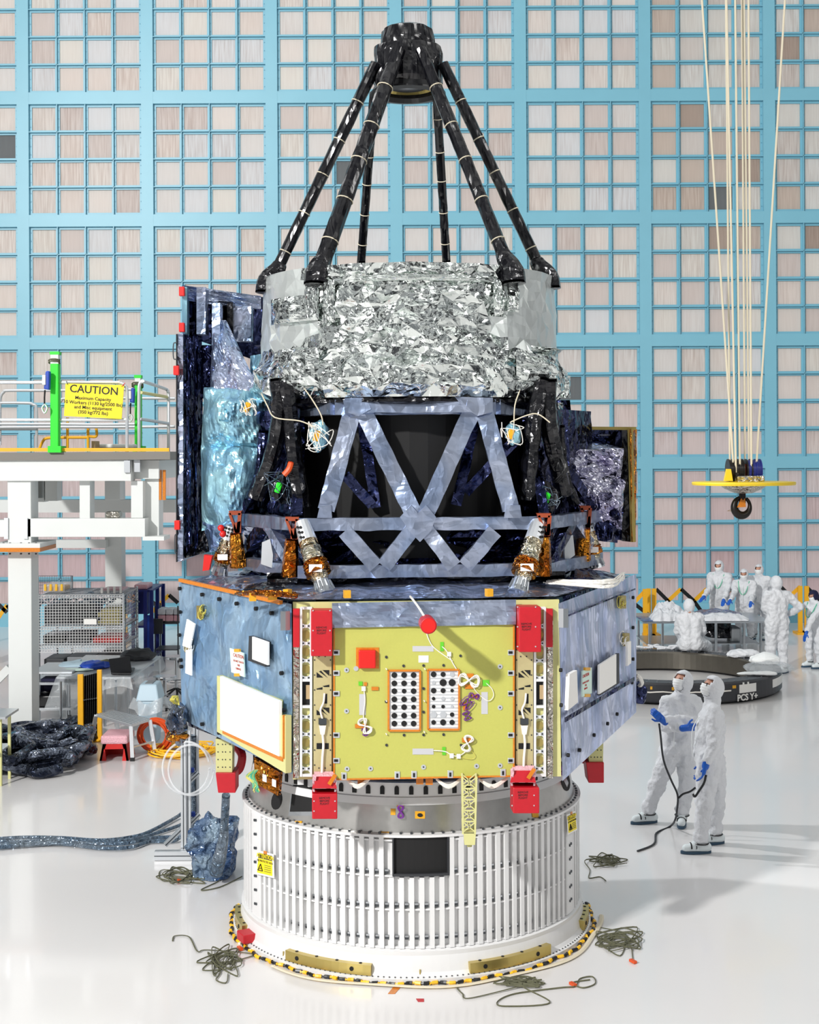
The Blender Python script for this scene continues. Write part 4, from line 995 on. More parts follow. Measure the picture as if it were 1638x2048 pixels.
m.build('black_harness', 'black_plastic', tel)
# --- tripod struts and secondary mirror housing
def tstrut(foot, head, r0, r1, flare=True):
    p, q = Vector(foot), Vector(head); pts = [p.lerp(q, i/40) for i in range(41)]
    o = MB().tube(pts, [(r0+(r1-r0)*i/40)*(1+.07*noise.noise((i*.5, p.x*3, 2))) for i in range(41)], 12).build('tripod_strut', 'black_foil', tel)
    for t in (.12, .3, .48, .64, .82):
        c = p.lerp(q, t); d = (q-p).normalized(); R = (r0+(r1-r0)*t)*1.04
        x, y = MB().frame(d); MB().tube([c+(x*math.cos(a)+y*math.sin(a))*R for a in [2*PI*i/14 for i in range(15)]], .005, 4).build('lashing', 'rope_cream', o)
    if flare:
        out = (p-AX); out.z = 0; out.normalize()
        MB().tube(spline([p+V(0, 0, -.14)+out*.06, p+V(0, 0, -.02)+out*.04, p.lerp(q, .04), p.lerp(q, .08)], 4), [.10, .1, .1, .1, .095, .09, .085, .08, .075, .07, .065, r0, r0], 10).build('strut_boot', 'black_film', o)
    return o
def onr(ang, z, R): return cylp(math.radians(ang), z, R)
tstrut(P(546, 556, 12.35), P(752, 128, 12.5), .052, .055)
tstrut(P(640, 538, 11.55), P(797, 100, 12.30), .072, .066)
tstrut(P(722, 527, 13.8), P(748, 185, 12.95), .042, .042, False)
tstrut(P(893, 527, 13.8), P(872, 170, 12.95), .042, .042, False)
tstrut(P(1018, 536, 11.55), P(842, 100, 12.30), .058, .055)
tstrut(P(1086, 548, 12.35), P(886, 128, 12.5), .050, .05)
def house(prof, name, mt, amp=.012, n=48, seed=0):
    m = MB().lathe(prof, c=AX+V(.003, 0, 0), n=n)
    for v in m.v:
        d = Vector((v.x-AX.x, v.y-AX.y, 0))
        if d.length > .01: v += d.normalized()*amp*noise.noise((d.normalized()*2.6+Vector((seed, 0, v.z*4)))*1.2)*2
    return m.build(name, mt, tel)
def dense(prof, k=8):
    out = []
    for (a, b_) in zip(prof, prof[1:]):
        for i in range(k): t = i/k; out.append((a[0]+(b_[0]-a[0])*t, a[1]+(b_[1]-a[1])*t))
    return out+[prof[-1]]
house(dense([(.001, 8.13), (.15, 8.13), (.225, 8.10), (.245, 8.0), (.245, 7.93)]), 'housing_cap', 'black_foil')
house(dense([(.25, 7.95), (.30, 7.93), (.315, 7.86), (.32, 7.62), (.30, 7.56)]), 'housing_body', 'black_foil', .02, seed=4)
house([(.31, 7.58), (.335, 7.53), (.345, 7.525), (.345, 7.51), (.27, 7.50), (.25, 7.54), (.25, 7.58)], 'housing_flange', 'black_plastic', 0)
MB().lathe([(.001, 7.60), (.22, 7.59), (.24, 7.57)], n=40).build('mirror_ring', 'gold_anodised', tel)
MB().lathe([(.001, 7.585), (.17, 7.575), (.175, 7.59)], n=40).build('secondary_mirror', 'chrome', tel)
for (x, y) in ((770, 140), (865, 130)): pass
# --- instrument box on the left
def sheet(fn, nu, nv, name, mt, par=None): return MB().grid(fn, nu, nv).build(name, mt, par or tel)
def quadsheet(pix, Ys, amp, name, mt, bulge=0, nu=20, nv=24, thick=.0, par=None):
    A = [P(x, y, Y) for (x, y), Y in zip(pix, Ys)]
    def s(u, v):
        p = A[0].lerp(A[1], u).lerp(A[3].lerp(A[2], u), v)
        k = (math.sin(PI*u)**.6)*(math.sin(PI*v)**.5)
        return p+V(0, -bulge*k+amp*(noise.noise((u*4+pix[0][0], v*5, 1))+.6*abs(noise.noise((u*7+v*5, v*4-u*3, pix[0][1])))), 0)
    return sheet(s, nu, nv, name, mt, par)
ib = MB().prism([P(366, 572, 12.9), P(522, 594, 13.6), P(522, 725, 13.6), P(366, 670, 12.9)], (.25, .35, 0)).build('upper_box', 'navy_foil', tel)
quadsheet([(364, 570), (522, 592), (522, 622), (364, 600)], [12.85, 13.5, 13.5, 12.85], .03, 'box_lip', 'lavender_foil')
for (x0, y0, x1, y1, Y, mt) in ((364, 574, 374, 668, 12.82, 'teal_foil'), (393, 574, 411, 668, 12.8, 'lavender_foil'), (424, 606, 440, 690, 12.75, 'lavender_foil'), (466, 612, 502, 682, 13.2, 'lavender_foil'), (508, 618, 524, 690, 13.1, 'navy_foil'), (454, 604, 466, 690, 13.15, 'black_film')):
    MB().hexa([P(x0, y1, Y), P(x1, y1, Y), P(x1, y1, Y)+V(0, .2, 0), P(x0, y1, Y)+V(0, .2, 0)], [P(x0, y0, Y), P(x1, y0, Y), P(x1, y0, Y)+V(0, .2, 0), P(x0, y0, Y)+V(0, .2, 0)]).build('box_rib', mt, tel)
rad = MB().prism([P(353, 668, 12.65), P(366, 667, 12.65), P(366, 1122, 12.65), P(353, 1124, 12.65)], (.02, .9, 0)).build('radiator_edge', 'lavender_foil', tel)
MB().prism([P(352, 668, 12.62), P(354, 668, 12.62), P(354, 1124, 12.62), P(352, 1124, 12.62)], (0, .9, 0)).build('radiator_face', 'black_matte', tel)
quadsheet([(366, 668), (404, 676), (406, 1095), (366, 1118)], [12.68, 12.95, 13.0, 12.68], .05, 'box_side', 'navy_foil', nu=14, nv=50)
for (x0, x1, Y) in ((372, 382, 12.66), (388, 396, 12.75)):
    quadsheet([(x0, 672), (x1, 675), (x1, 1090), (x0, 1108)], [Y]*4, .03, 'box_rib', 'navy_foil', .04, 4, 40)
quadsheet([(402, 690), (452, 690), (440, 780), (400, 800)], [12.85, 12.7, 12.6, 12.8], .06, 'box_side', 'navy_foil')
quadsheet([(424, 640), (452, 640), (528, 800), (420, 800)], [12.85, 12.85, 12.45, 12.6], .05, 'sweep_blanket', 'lavender_foil', .10, 20, 24)
quadsheet([(408, 775), (530, 770), (532, 895), (402, 900)], [12.6, 12.55, 12.5, 12.7], .05, 'box_blanket', 'teal_foil', .22, 24, 24)
quadsheet([(402, 890), (532, 885), (500, 1045), (403, 1062)], [12.7, 12.5, 12.55, 12.75], .05, 'box_blanket', 'teal_foil', .22, 24, 30)
quadsheet([(404, 1040), (500, 1030), (478, 1085), (420, 1105)], [12.75, 12.55, 12.6, 12.75], .05, 'box_blanket', 'blue_foil', .10, 14, 14)
quadsheet([(398, 1060), (440, 1060), (430, 1100), (366, 1118)], [12.8, 12.75, 12.8, 12.75], .04, 'box_side', 'black_film', .0, 14, 10)
quadsheet([(444, 808), (474, 806), (468, 845), (438, 842)], [12.35]*4, .03, 'blanket_patch', 'teal_foil', .03, 8, 8)
quadsheet([(500, 712), (535, 705), (530, 800), (500, 790)], [12.9, 12.5, 12.5, 12.7], .05, 'box_side', 'teal_foil', .05)
for (x, y, Y) in ((364, 583, 12.78), (364, 655, 12.76), (353, 741, 12.58), (355, 1050, 12.58)):
    MB().box(P(x, y, Y), (.05, .06, .085)).build('red_clip', 'red_bright', tel, bevel=.006)
for (x, y0, y1) in ((347, 686, 718), (350, 1070, 1105)):
    MB().tube(spline([P(353, y0, 12.6), P(x, y0+2, 12.6), P(x, y1-2, 12.6), P(353, y1, 12.6)], 4), .006, 5).build('wire_handle', 'steel_dark', tel)
# --- instrument box on the right
rb = MB().prism([P(1120, 858, 13.4), P(1246, 858, 13.4), P(1246, 1080, 13.4), P(1120, 1080, 13.4)], (.0, .3, 0)).build('right_panel', 'navy_foil', tel)
MB().prism([P(1244, 856, 13.3), P(1260, 856, 13.3), P(1262, 1084, 13.3), P(1244, 1082, 13.3)], (0, .3, 0)).build('panel_side', 'black_film', tel)
m = MB(); m.bar(P(1118, 856, 13.3), P(1272, 857, 13.3), .03, .03); m.bar(P(1260, 858, 13.25), P(1266, 1084, 13.25), .05, .03)
m.build('panel_edge', 'olive_gold', tel) if 'olive_gold' in MATS else m.build('panel_edge', 'gold_anodised', tel)
quadsheet([(1260, 858), (1274, 858), (1272, 1082), (1264, 1084)], [13.2, 13.4, 13.4, 13.2], .05, 'edge_film', 'gold_foil', .0, 6, 40)
quadsheet([(1110, 886), (1205, 886), (1248, 897), (1110, 905)], [13.0, 13.3, 13.2, 12.8], .04, 'box_top', 'lavender_foil', .0, 20, 10)
quadsheet([(1105, 900), (1248, 897), (1242, 958), (1112, 965)], [12.75, 12.85, 12.8, 12.7], .07, 'box_blanket', 'lavender_foil2', .10, 26, 16)
quadsheet([(1120, 955), (1250, 958), (1244, 1060), (1150, 1030)], [12.7, 12.75, 12.85, 12.65], .08, 'box_blanket', 'lavender_foil2', .12, 26, 24)
quadsheet([(1190, 1000), (1250, 1000), (1235, 1086), (1196, 1082)], [12.75, 12.8, 12.9, 12.75], .06, 'blanket_skirt', 'navy_foil', .05, 14, 18)
quadsheet([(1130, 870), (1226, 868), (1226, 890), (1130, 890)], [13.3]*4, .05, 'panel_blanket', 'navy_foil', .03, 20, 6)

quadsheet([(480, 800), (650, 800), (650, 1035), (480, 1035)], [12.75]*4, .05, 'dark_gap_sheet', 'navy_foil')  # dark sheets added to keep the gaps beside the truss dark
quadsheet([(1020, 800), (1140, 800), (1165, 1035), (1020, 1035)], [12.75]*4, .05, 'dark_gap_sheet', 'navy_foil')
# ================================================================ left: work platform
def pbox(x0, y0, x1, y1, Y, d):      # box whose front face fills a pixel rectangle at depth Y
    return [P(x0, y1, Y), P(x1, y1, Y), P(x1, y0, Y), P(x0, y0, Y)], V(0, d, 0)
def addp(m, x0, y0, x1, y1, Y, d): m.prism(*pbox(x0, y0, x1, y1, Y, d)); return m
plat = thing('work_platform', 'white steel work platform with tubular guard rails and bright green posts', 'platform', P(38, 1490, 20))
def pp(name, mt, rects, par=plat, **k):
    m = MB()
    for r_ in rects: addp(m, *r_)
    return m.build(name, mt, par, **k)
col1 = MB(); b0 = P(38, 1494, 20)
col1.span((P(15, 1000, 20).x, 20, 0), (P(62, 1000, 20).x, 20.4, P(15, 960, 20).z)); col1.build('column', 'white_paint', plat, bevel=.01)
pp('column_flange', 'white_paint', [(-14, 1087, 80, 1096, 19.8, .9)]); pp('flange_edge', 'orange_tape', [(-14, 1096, 80, 1104, 19.78, .9)])
m = MB()
for x in (5, 18, 40, 56, 70):
    for y in (1085, 1106): addp(m, x, y, x+3, y+3, 19.9, .03)
m.build('flange_bolts', 'dark_grey', plat)
c2 = MB(); c2.span((P(210, 1100, 27.6).x, 27.6, 0), (P(243, 1100, 27.6).x, 28.0, P(210, 960, 27.6).z)); c2.build('column', 'white_paint', plat, bevel=.01)
c3 = MB(); c3.span((P(-60, 1100, 27.6).x, 27.6, 0), (P(-25, 1100, 27.6).x, 28, P(210, 960, 27.6).z)); c3.build('column', 'white_paint', plat, bevel=.01)
for r_ in ((159, 962, 180, 1038, 20.1, .3), (262, 962, 286, 1036, 20.1, .3), (290, 958, 318, 1072, 20.3, .35), (68, 962, 88, 1004, 21.5, .3), (90, 962, 114, 1002, 21.5, .3), (210, 962, 240, 1000, 21.8, .3)):
    pp('stub_post', 'white_paint', [r_], bevel=.006)
pp('deck_beam', 'white_paint', [(-80, 920, 262, 962, 19.95, .3)], bevel=.006); pp('deck_beam', 'white_paint', [(262, 920, 318, 958, 20.2, 3)], bevel=.006)
pp('deck_beam', 'white_paint', [(48, 1037, 290, 1074, 20.0, .3)], bevel=.006); pp('deck_beam', 'white_paint', [(-80, 1040, 10, 1074, 20.0, .3)], bevel=.006)
pp('deck_beam', 'white_paint', [(-80, 1000, 350, 1025, 27.5, .25)]); pp('deck_beam', 'white_paint', [(62, 1080, 212, 1096, 27.4, .2)])
pp('end_plate', 'aluminium_light', [(47, 1036, 55, 1078, 19.97, .34)]); pp('end_plate', 'aluminium_light', [(8, 1036, 16, 1078, 19.97, .34)]); pp('foot_plate', 'white_paint', [(285, 1073, 328, 1081, 20.0, .5)])
dk = MB(); z0 = P(0, 921, 19.9).z; z1 = P(0, 905, 19.9).z; dk.span((-7.5, 19.9, z0), (P(340, 900, 19.9).x, 28.1, z1)); dk.build('deck', 'concrete_grey', plat)
pp('toe_board', 'yellow_paint', [(-80, 896, 338, 903, 19.92, .04)])
pp('brace', 'white_paint', []) if False else None
MB().bar(P(-40, 1395, 21), P(20, 1335, 21), .12, .12).build('brace', 'white_paint', plat)
MB().bar(P(292, 1092, 30), P(255, 930, 30), .001, .001) if False else None
def railing(pts, Y, name='guard_rail', mt='aluminium_light', r=.024, par=plat, k=4): return MB().tube(spline([P(x, y, yy if len(q) else Y) for (x, y, *q) in pts for yy in [(q[0] if q else Y)]], k), r, 8).build(name, mt, par)
railing([(-60, 765), (100, 765), (225, 765), (240, 766), (250, 772), (254, 785), (254, 860), (254, 942)], 19.95)
railing([(-60, 840), (100, 840), (200, 840), (254, 839)], 19.95)
railing([(-60, 848), (100, 848), (200, 849), (275, 848)], 22.8); railing([(-60, 855), (120, 854), (250, 854), (350, 853)], 22.8)
railing([(278, 945), (278, 860), (278, 790), (279, 770), (283, 764), (290, 764), (331, 778, 21.5), (336, 784, 21.5), (337, 800, 21.5), (337, 930, 21.5)], 20.1)
railing([(279, 838), (300, 841, 20.6), (337, 847, 21.5)], 20.1); railing([(282, 785), (300, 788, 20.6), (334, 794, 21.5)], 20.1, mt='pale_yellow')
railing([(0, 890), (0, 820), (1, 795), (8, 784), (20, 781), (120, 781), (240, 779), (268, 781), (275, 800), (275, 890)], 22.9)
railing([(-30, 806), (50, 806), (66, 809), (73, 820), (73, 895)], 22.9); railing([(118, 895), (118, 815), (122, 802), (132, 797), (200, 796), (350, 797)], 22.9)
railing([(-30, 858), (40, 858), (73, 858)], 22.9)
railing([(78, 900), (86, 882), (96, 876), (130, 875), (176, 875)], 23.1, 'rear_rail', 'yellow_paint')
for x, y0 in ((135, 835), (176, 856)): railing([(x, y0), (x, 870), (x, 898)], 23.1, 'rear_rail', 'yellow_paint')
railing([(176, 872), (192, 873), (193, 860), (190, 850)], 23.1, 'rear_rail', 'yellow_paint')
for (x, y0, Y, w_) in ((108.5, 703, 19.85, 8.2), (275, 750, 21.6, 6)):
    gp = pp('green_post', 'lime_green', [(x-w_, y0+24 if x < 200 else y0+18, x+w_, 895, Y, .14)], bevel=.01)
    pp('post_head', 'white_paint', [(x-w_+.5, y0+6, x+w_-.5, y0+25, Y+.005, .13)], gp); pp('post_cap', 'lime_green', [(x-w_-1, y0, x+w_+1, y0+6, Y, .14)], gp)
    pp('post_base', 'lime_green', [(x-w_*1.6, 892, x+w_*1.6, 905, Y-.02, .3)], gp)
    MB().tube([P(x+11*math.cos(t), y0+16+4*math.sin(t)+t*.6, Y-.02+.2*(.5+.5*math.sin(t))) for t in [q*.4 for q in range(34)]], .012, 5).build('post_sling', 'olive_cord', gp)
for (x, y, w_, h_, Y) in ((254, 933, 12, 24, 19.9), (274, 932, 12, 24, 20.0)): pp('rail_socket', 'aluminium', [(x-w_/2, y-h_/2, x+w_/2, y+h_/2, Y, .1)])
pp('bolt_bracket', 'orange_tape', [(318, 940, 323, 1000, 20.3, .05), (325, 940, 331, 1000, 20.3, .05)])
pp('gusset_plate', 'grey_paint', [(62, 962, 84, 996, 20.8, .1)])
def lifeline(x, y, Y, s_, lbl):
    t = thing('retractable_lifeline', lbl, 'lifeline', P(x, y+18*s_, Y))
    MB().hexa([P(x-5*s_, y+18*s_, Y), P(x+6*s_, y+20*s_, Y), P(x+6*s_, y+20*s_, Y)+V(0, .1, 0), P(x-5*s_, y+18*s_, Y)+V(0, .1, 0)], [P(x-1*s_, y-18*s_, Y), P(x+7*s_, y-18*s_, Y), P(x+7*s_, y-18*s_, Y)+V(0, .1, 0), P(x-1*s_, y-18*s_, Y)+V(0, .1, 0)]).build('casing', 'blue_plastic', t, bevel=.015)
    lab(addp(MB(), x-8*s_, y-10*s_, x-1*s_, y+10*s_, Y-.02, .06).build('side_shell', 'white_paint', t, bevel=.01), 'white side shell')
    MB().tube([P(x-2*s_, y+20*s_, Y+.05), P(x-3*s_, y+34*s_, Y+.05), P(x-3*s_, y+48*s_, Y+.05)], .012, 5).build('line', 'black_plastic', t)
    MB().tube(spline([P(x-3*s_, y+48*s_, Y+.05), P(x-8*s_, y+56*s_, Y+.05), P(x-3*s_, y+66*s_, Y+.05), P(x+2*s_, y+56*s_, Y+.05), P(x-3*s_, y+48*s_, Y+.05)], 4), .014, 5).build('snap_hook', 'aluminium', t)
lifeline(92, 760, 19.7, 1, 'blue and white retractable lifeline hanging beside the taller green post'); lifeline(263, 790, 21.4, .8, 'blue retractable lifeline hanging behind the end rail, beside the shorter green post')
Ys = 19.88
sg = tag(MB().prism([P(128, 832, Ys), P(243, 838, Ys), P(248, 770, Ys), P(131, 767, Ys)], (0, .02, 0)).build('caution_sign', 'sign_yellow'), 'yellow CAUTION maximum capacity sign tied to the platform rail', 'sign')
bs = lambda x, y: basis(P(x, y, Ys-.004), P(243, 838, Ys)-P(128, 832, Ys)-V(0, 0, .012), (0, 0, 1))
text_into(sg, 'heading', 'CAUTION', .155, bs(188, 780.5), 'ink', bold=.0015)
for y, s_ in ((797.5, 'Maximum Capacity'), (807, '10 Workers (1130 kg/2500 lbs)'), (816, 'and Misc equipment'), (825.5, '(350 kg/772 lbs)')):
    text_into(sg, 'notice_line', s_, .067, bs(186, y), 'ink', bold=.0007)
MB().tube([P(134, 766, Ys), P(133, 762, Ys), P(135, 769, Ys-.02)], .005, 4).build('wire_tie', 'steel_dark', sg); MB().tube([P(246, 772, Ys), P(250, 766, Ys), P(243, 773, Ys-.02)], .005, 4).build('wire_tie', 'red_plate', sg)
tag(addp(MB(), 188, 888, 268, 896, 21.0, .25).build('deck_plank', 'white_paint', bevel=.02), 'long white board lying on the platform deck behind the rail', 'board')
tag(addp(MB(), 183, 882, 190, 896, 20.7, .3).build('deck_crate', 'cardboard'), 'small brown crate at the end of the white board on the deck', 'crate')
tag(addp(MB(), 210, 1023, 238, 1036, 20.1, .25).build('foil_parcel', 'strip_foil', bevel=.03), 'silver wrapped parcel sitting on the lower platform beam', 'parcel')

# ================================================================ left: shelf rack, cart, table
rk = thing('wire_shelf_rack', 'chrome wire shelving rack behind the white column, filled with dark boxes', 'rack', (P(165, 1340, 26).x, 26, 0))
xl, xr, ztop = P(78, 1190, 25.4).x, P(246, 1190, 25.4).x, P(160, 1190, 25.4).z
yf, yb = 25.4, 26.7
for x in (xl, xr):
    for y in (yf, yb): MB().cyl((x, y, 0), (x, y, ztop+.03), .018, n=8).build('post', 'chrome', rk)
shz = [.18, .72, P(160, 1254, 25.4).z, ztop]
for z in shz:
    m = MB()
    for k in range(22): y = yf+(yb-yf)*k/21; m.bar((xl, y, z), (xr, y, z), .008, .008)
    for x in (xl, (xl+xr)/2, xr): m.bar((x, yf, z-.02), (x, yb, z-.02), .012, .02)
    for y in (yf, yb): m.bar((xl, y, z-.03), (xr, y, z-.03), .01, .02)
    m.build('shelf', 'chrome', rk)
m = MB()
for k in range(31): x = xl+(xr-xl)*k/30; m.bar((x, yf-.02, .6), (x, yf-.02, ztop), .008, .008)
for k in range(21): z = .6+(ztop-.6)*k/20; m.bar((xl, yf-.02, z), (xr, yf-.02, z), .008, .008)
m.build('front_mesh', 'white_metal', rk)
m = MB()
for k in range(13): y = yf+(yb-yf)*k/12; m.bar((xr+.02, y, .3), (xr+.02, y, ztop), .008, .008)
for k in range(21): z = .3+(ztop-.3)*k/20; m.bar((xr+.02, yf, z), (xr+.02, yb, z), .008, .008)
m.build('side_mesh', 'chrome', rk)
lab(addp(MB(), 168, 1238, 193, 1249, 25.33, .01).build('card', 'white_plate', rk), 'white card on the mesh')
def shelf_box(x0, x1, y0, zs, d, mt, name, lbl, cat, grp=None, Y=25.6, lid=None):
    z1 = P((x0+x1)/2, y0, Y).z; a = P(x0, y0, Y).x; b_ = P(x1, y0, Y).x
    o = MB().span((a, Y, zs), (b_, Y+d, z1)).build(name, mt, bevel=.01)
    return tag(o, lbl, cat, grp)
z2 = shz[2]+.02; z1_ = shz[1]+.02
for k, (x0, x1, y0, z0, mt, nm, lb, ct) in enumerate((
    (186, 242, 1275, z1_, 'red_plastic', 'storage_crate', 'red plastic crate on the middle shelf of the wire rack', 'crate'),
    (86, 130, 1270, z1_, 'black_plastic', 'storage_bin', 'black bin at the left of the middle shelf of the wire rack', 'bin'),
    (135, 180, 1266, z1_, 'dark_grey', 'storage_bin', 'dark grey bin beside the red crate on the wire rack', 'bin'),
    (88, 138, 1212, z2, 'dark_grey', 'equipment_case', 'dark case at the left of the upper shelf of the wire rack', 'case'),
    (88, 128, 1318, shz[0]+.02, 'dark_grey', 'equipment_case', 'dark case on the bottom shelf of the wire rack, left', 'case'),
    (134, 186, 1314, shz[0]+.02, 'grey_plastic', 'equipment_case', 'grey case on the bottom shelf of the wire rack, middle', 'case'),
    (192, 240, 1310, shz[0]+.02, 'black_plastic', 'equipment_case', 'black case on the bottom shelf of the wire rack, right', 'case'),
    (142, 190, 1208, z2, 'black_plastic', 'equipment_case', 'black case in the middle of the upper shelf, behind the white card', 'case'))):
    shelf_box(x0, x1, y0, z0, .7, mt, nm, lb, ct)
for k in range(4):
    zz = z2+.075*k; a, b_ = P(196+ (k % 2)*8, 1240, 25.6).x, P(240, 1240, 25.6).x
    tag(MB().span((a, 25.55, zz), (b_, 26.1, zz+.068)).build('flat_box', 'olive_box', bevel=.006), ('lowest', 'second lowest', 'second highest', 'topmost')[k]+' olive flat box in the stack on the upper rack shelf', 'box', 'olive flat boxes on the rack')
for (x0, x1, y0, lb) in ((88, 132, 1168, 'clear tub with yellow clamps on top of the wire rack, left'), (200, 250, 1179, 'shallow clear tub on top of the wire rack, right')):
    t = thing('clear_tub', lb, 'tub', (P((x0+x1)/2, y0, 26).x, 26, ztop+.02))
    a, b_ = P(x0, y0, 25.8).x, P(x1, y0, 25.8).x; zt_ = P(x0, y0, 25.8).z
    MB().span((a, 25.7, ztop+.02), (b_, 26.3, zt_)).build('tub', 'clear_film', t, bevel=.02)
    MB().span((a+.03, 25.75, ztop+.03), (b_-.03, 26.25, ztop+.05+(zt_-ztop)*.4)).build('contents', 'amber_tape' if x0 < 100 else 'bubble_pink', t, bevel=.02)
    for k in range(4):
        x = a+(b_-a)*(k+.5)/4; MB().box((x, 25.69, (ztop+zt_)/2+.03), (.04, .02, .12)).build('clamp', 'yellow_plastic' if x0 < 100 else 'white_plate', t)
m = MB(); rr = random.Random(2)
for q in range(60):
    p = V(rr.uniform(xl, xr), rr.uniform(yf+.05, yb-.4), ztop-.12+rr.uniform(-.06, .08)); m.tube(spline([p, p+V(rr.uniform(-.2, .2), .05, .06), p+V(rr.uniform(-.3, .3), 0, -.05)], 4), .014, 4)
o = tag(m.build('hose_bundle', 'hose_film'), 'tangle of film-wrapped hoses heaped under the top of the wire rack', 'hoses'); o['kind'] = 'stuff'
# small mesh basket behind
t = thing('mesh_basket', 'grey wire basket standing behind the rack, beside the white column', 'basket', (P(105, 1180, 28).x, 28, 0))
m = MB(); a, b_ = P(64, 1155, 28).x, P(144, 1155, 28).x
for k in range(24): x = a+(b_-a)*k/23; m.bar((x, 28, 1.2), (x, 28, P(0, 1152, 28).z), .007, .007)
for k in range(10): z = 1.2+(P(0, 1152, 28).z-1.2)*k/9; m.bar((a, 28, z), (b_, 28, z), .007, .007)
m.build('mesh', 'steel_dark', t)
for x in (a, b_): MB().bar((x, 28, 0), (x, 28, P(0, 1152, 28).z), .03, .03).build('post', 'steel_dark', t)
# blue cart
ct = thing('blue_cart', 'dark blue steel cart with perforated panel, right of the wire rack', 'cart', (P(284, 1300, 28).x, 28, 0))
a, b_ = P(266, 1180, 27.6).x, P(303, 1180, 27.6).x; zt_ = P(280, 1180, 27.6).z
for x in (a, b_-.12, b_):
    for y in (27.6, 28.9): MB().bar((x, y, 0), (x, y, zt_), .07, .07).build('post', 'blue_metal', ct)
for z in (.15, .8, zt_): MB().span((a, 27.6, z-.04), (b_, 28.9, z)).build('shelf', 'blue_metal', ct)
MB().span((b_-.14, 27.58, .2), (b_-.02, 27.6, zt_-.5)).build('panel', 'blue_plastic', ct)
MB().span((a-.25, 27.9, 1.0), (a+.25, 28.3, 1.5)).build('back_panel', 'blue_metal', ct)
lab(MB().box(P(262, 1197, 27.5), (.16, .1, .16)).build('amber_lamp', 'orange_tape', ct, bevel=.03), 'orange lamp box at the front of the cart')
tag(MB().span((a+.0, 27.7, zt_+.0), (b_-.1, 28.3, zt_+.1)).build('folded_cloth', 'bubble_pink', bevel=.03), 'pale pink bundle lying on top of the blue cart', 'bundle')
# trolley of white boxes
tr = thing('wire_trolley', 'dark wire trolley standing behind the left corner of the spacecraft body', 'trolley', (P(335, 1300, 28).x, 28, 0))
a, b_ = P(310, 1250, 28).x, P(356, 1250, 28).x
for x in (a, b_): 
    for y in (28, 28.6): MB().cyl((x, y, 0), (x, y, 1.15), .015, n=6).build('post', 'steel_dark', tr)
MB().span((a, 28, .78), (b_, 28.6, .81)).build('shelf', 'steel_dark', tr); MB().span((a, 28, .25), (b_, 28.6, .27)).build('shelf', 'steel_dark', tr)
MB().box((a+.05, 27.9, .75), (.25, .05, .3)).build('control_box', 'dark_grey', tr)
for k in range(6):
    i, j = k % 3, k//3
    tag(MB().box((a+.13+i*.16, 28.2, .90+j*.13), (.15, .4, .12)).build('tissue_pack', 'bubble_pink' if j == 0 else 'white_fabric', bevel=.02), ('lower' if j == 0 else 'upper')+' row white pack on the wire trolley, '+('left', 'middle', 'right')[i], 'pack', 'packs on the wire trolley')
# stainless trolley under the column, black case on it
tr = thing('steel_trolley', 'low stainless trolley on castors left of the yellow barrier', 'trolley', (P(100, 1440, 22).x, 22, 0))
a, b_ = P(40, 1400, 21.8).x, P(150, 1400, 21.8).x
for z in (.2, .60): MB().span((a, 21.8, z), (b_, 22.6, z+.04)).build('shelf', 'aluminium', tr)
for x in (a+.05, b_-.1):
    for y in (21.85, 22.55):
        MB().cyl((x, y, .12), (x, y, .60), .02, n=8).build('post', 'chrome', tr); MB().cyl((x-.02, y, .06), (x+.02, y, .06), .06, n=14).build('castor', 'dark_grey', tr)
tag(MB().span((a+.05, 21.85, .25), (P(122, 1400, 21.8).x, 22.4, .42)).build('black_case', 'black_plastic', bevel=.02), 'black case lying on the bottom of the low stainless trolley', 'case')
tag(MB().span((a+.3, 21.9, .64), (a+.7, 22.2, .68)).build('clipboard', 'navy_cloth', bevel=.005), 'dark folder lying on the stainless trolley by the column', 'folder')
for k, x in enumerate((80, 100)): tag(MB().ball((P(x, 1360, 22.2).x, 22.2, .31+.2), (.14, .12, .09)).build('tool_bag', 'navy_cloth'), ('left', 'right')[k]+' dark tool bag on the black case of the trolley', 'bag')
tb = thing('work_table', 'long table under a clear plastic sheet with a laptop on it', 'table', (P(200, 1450, 21.5).x, 21.5, 0))
zt_ = .76; q = [G(113, 1354, zt_), G(262, 1354, zt_), G(322, 1312, zt_), G(172, 1310, zt_)]
MB().prism([p-V(0, 0, .03) for p in q], (0, 0, .03)).build('tabletop', 'aluminium_light', tb)
for (x, y, ang) in ((120, 1360, 0), (230, 1356, 0), (255, 1340, 0), (318, 1316, 0), (208, 1356, 0)):
    p = G(x, y, zt_); MB().cyl((p.x, p.y+.05, 0), (p.x, p.y+.05, zt_-.03), .022, n=8).build('leg', 'aluminium', tb)
drp = MB()
def drape(u, v):
    a, b_ = q[0], q[1]; e = a.lerp(b_, u)
    return e+V((u-.5)*.12*v-(.12*v if u < .15 else 0), -.03-.06*v+.03*math.sin(u*23+v), .004-(.27+.13*math.sin(u*5+.6)+.15*(1-u)**4)*v)
drp.grid(drape, 50, 10)
drp.grid(lambda u, v: q[1].lerp(q[2], u)+V(.03+.05*v, -.02, .004-(.16+.05*math.sin(u*9))*v), 30, 6)
drp.grid(lambda u, v: q[0].lerp(q[1], u).lerp(q[3].lerp(q[2], u), v)+V(0, 0, .006+.004*noise.noise((u*6, v*6, 1))), 20, 12)
tag(drp.build('plastic_sheet', 'clear_film', smooth=True), 'clear plastic sheet draped over the work table', 'sheet')
lp = thing('laptop', 'open black laptop on the plastic-covered work table', 'laptop', G(240, 1346, zt_)+V(0, 0, .02))
lz = zt_+.015; lb = [G(222, 1349, lz), G(262, 1350, lz), G(270, 1338, lz), G(232, 1337, lz)]
MB().prism(lb, (0, 0, .025)).build('base', 'black_plastic', lp, bevel=.005)
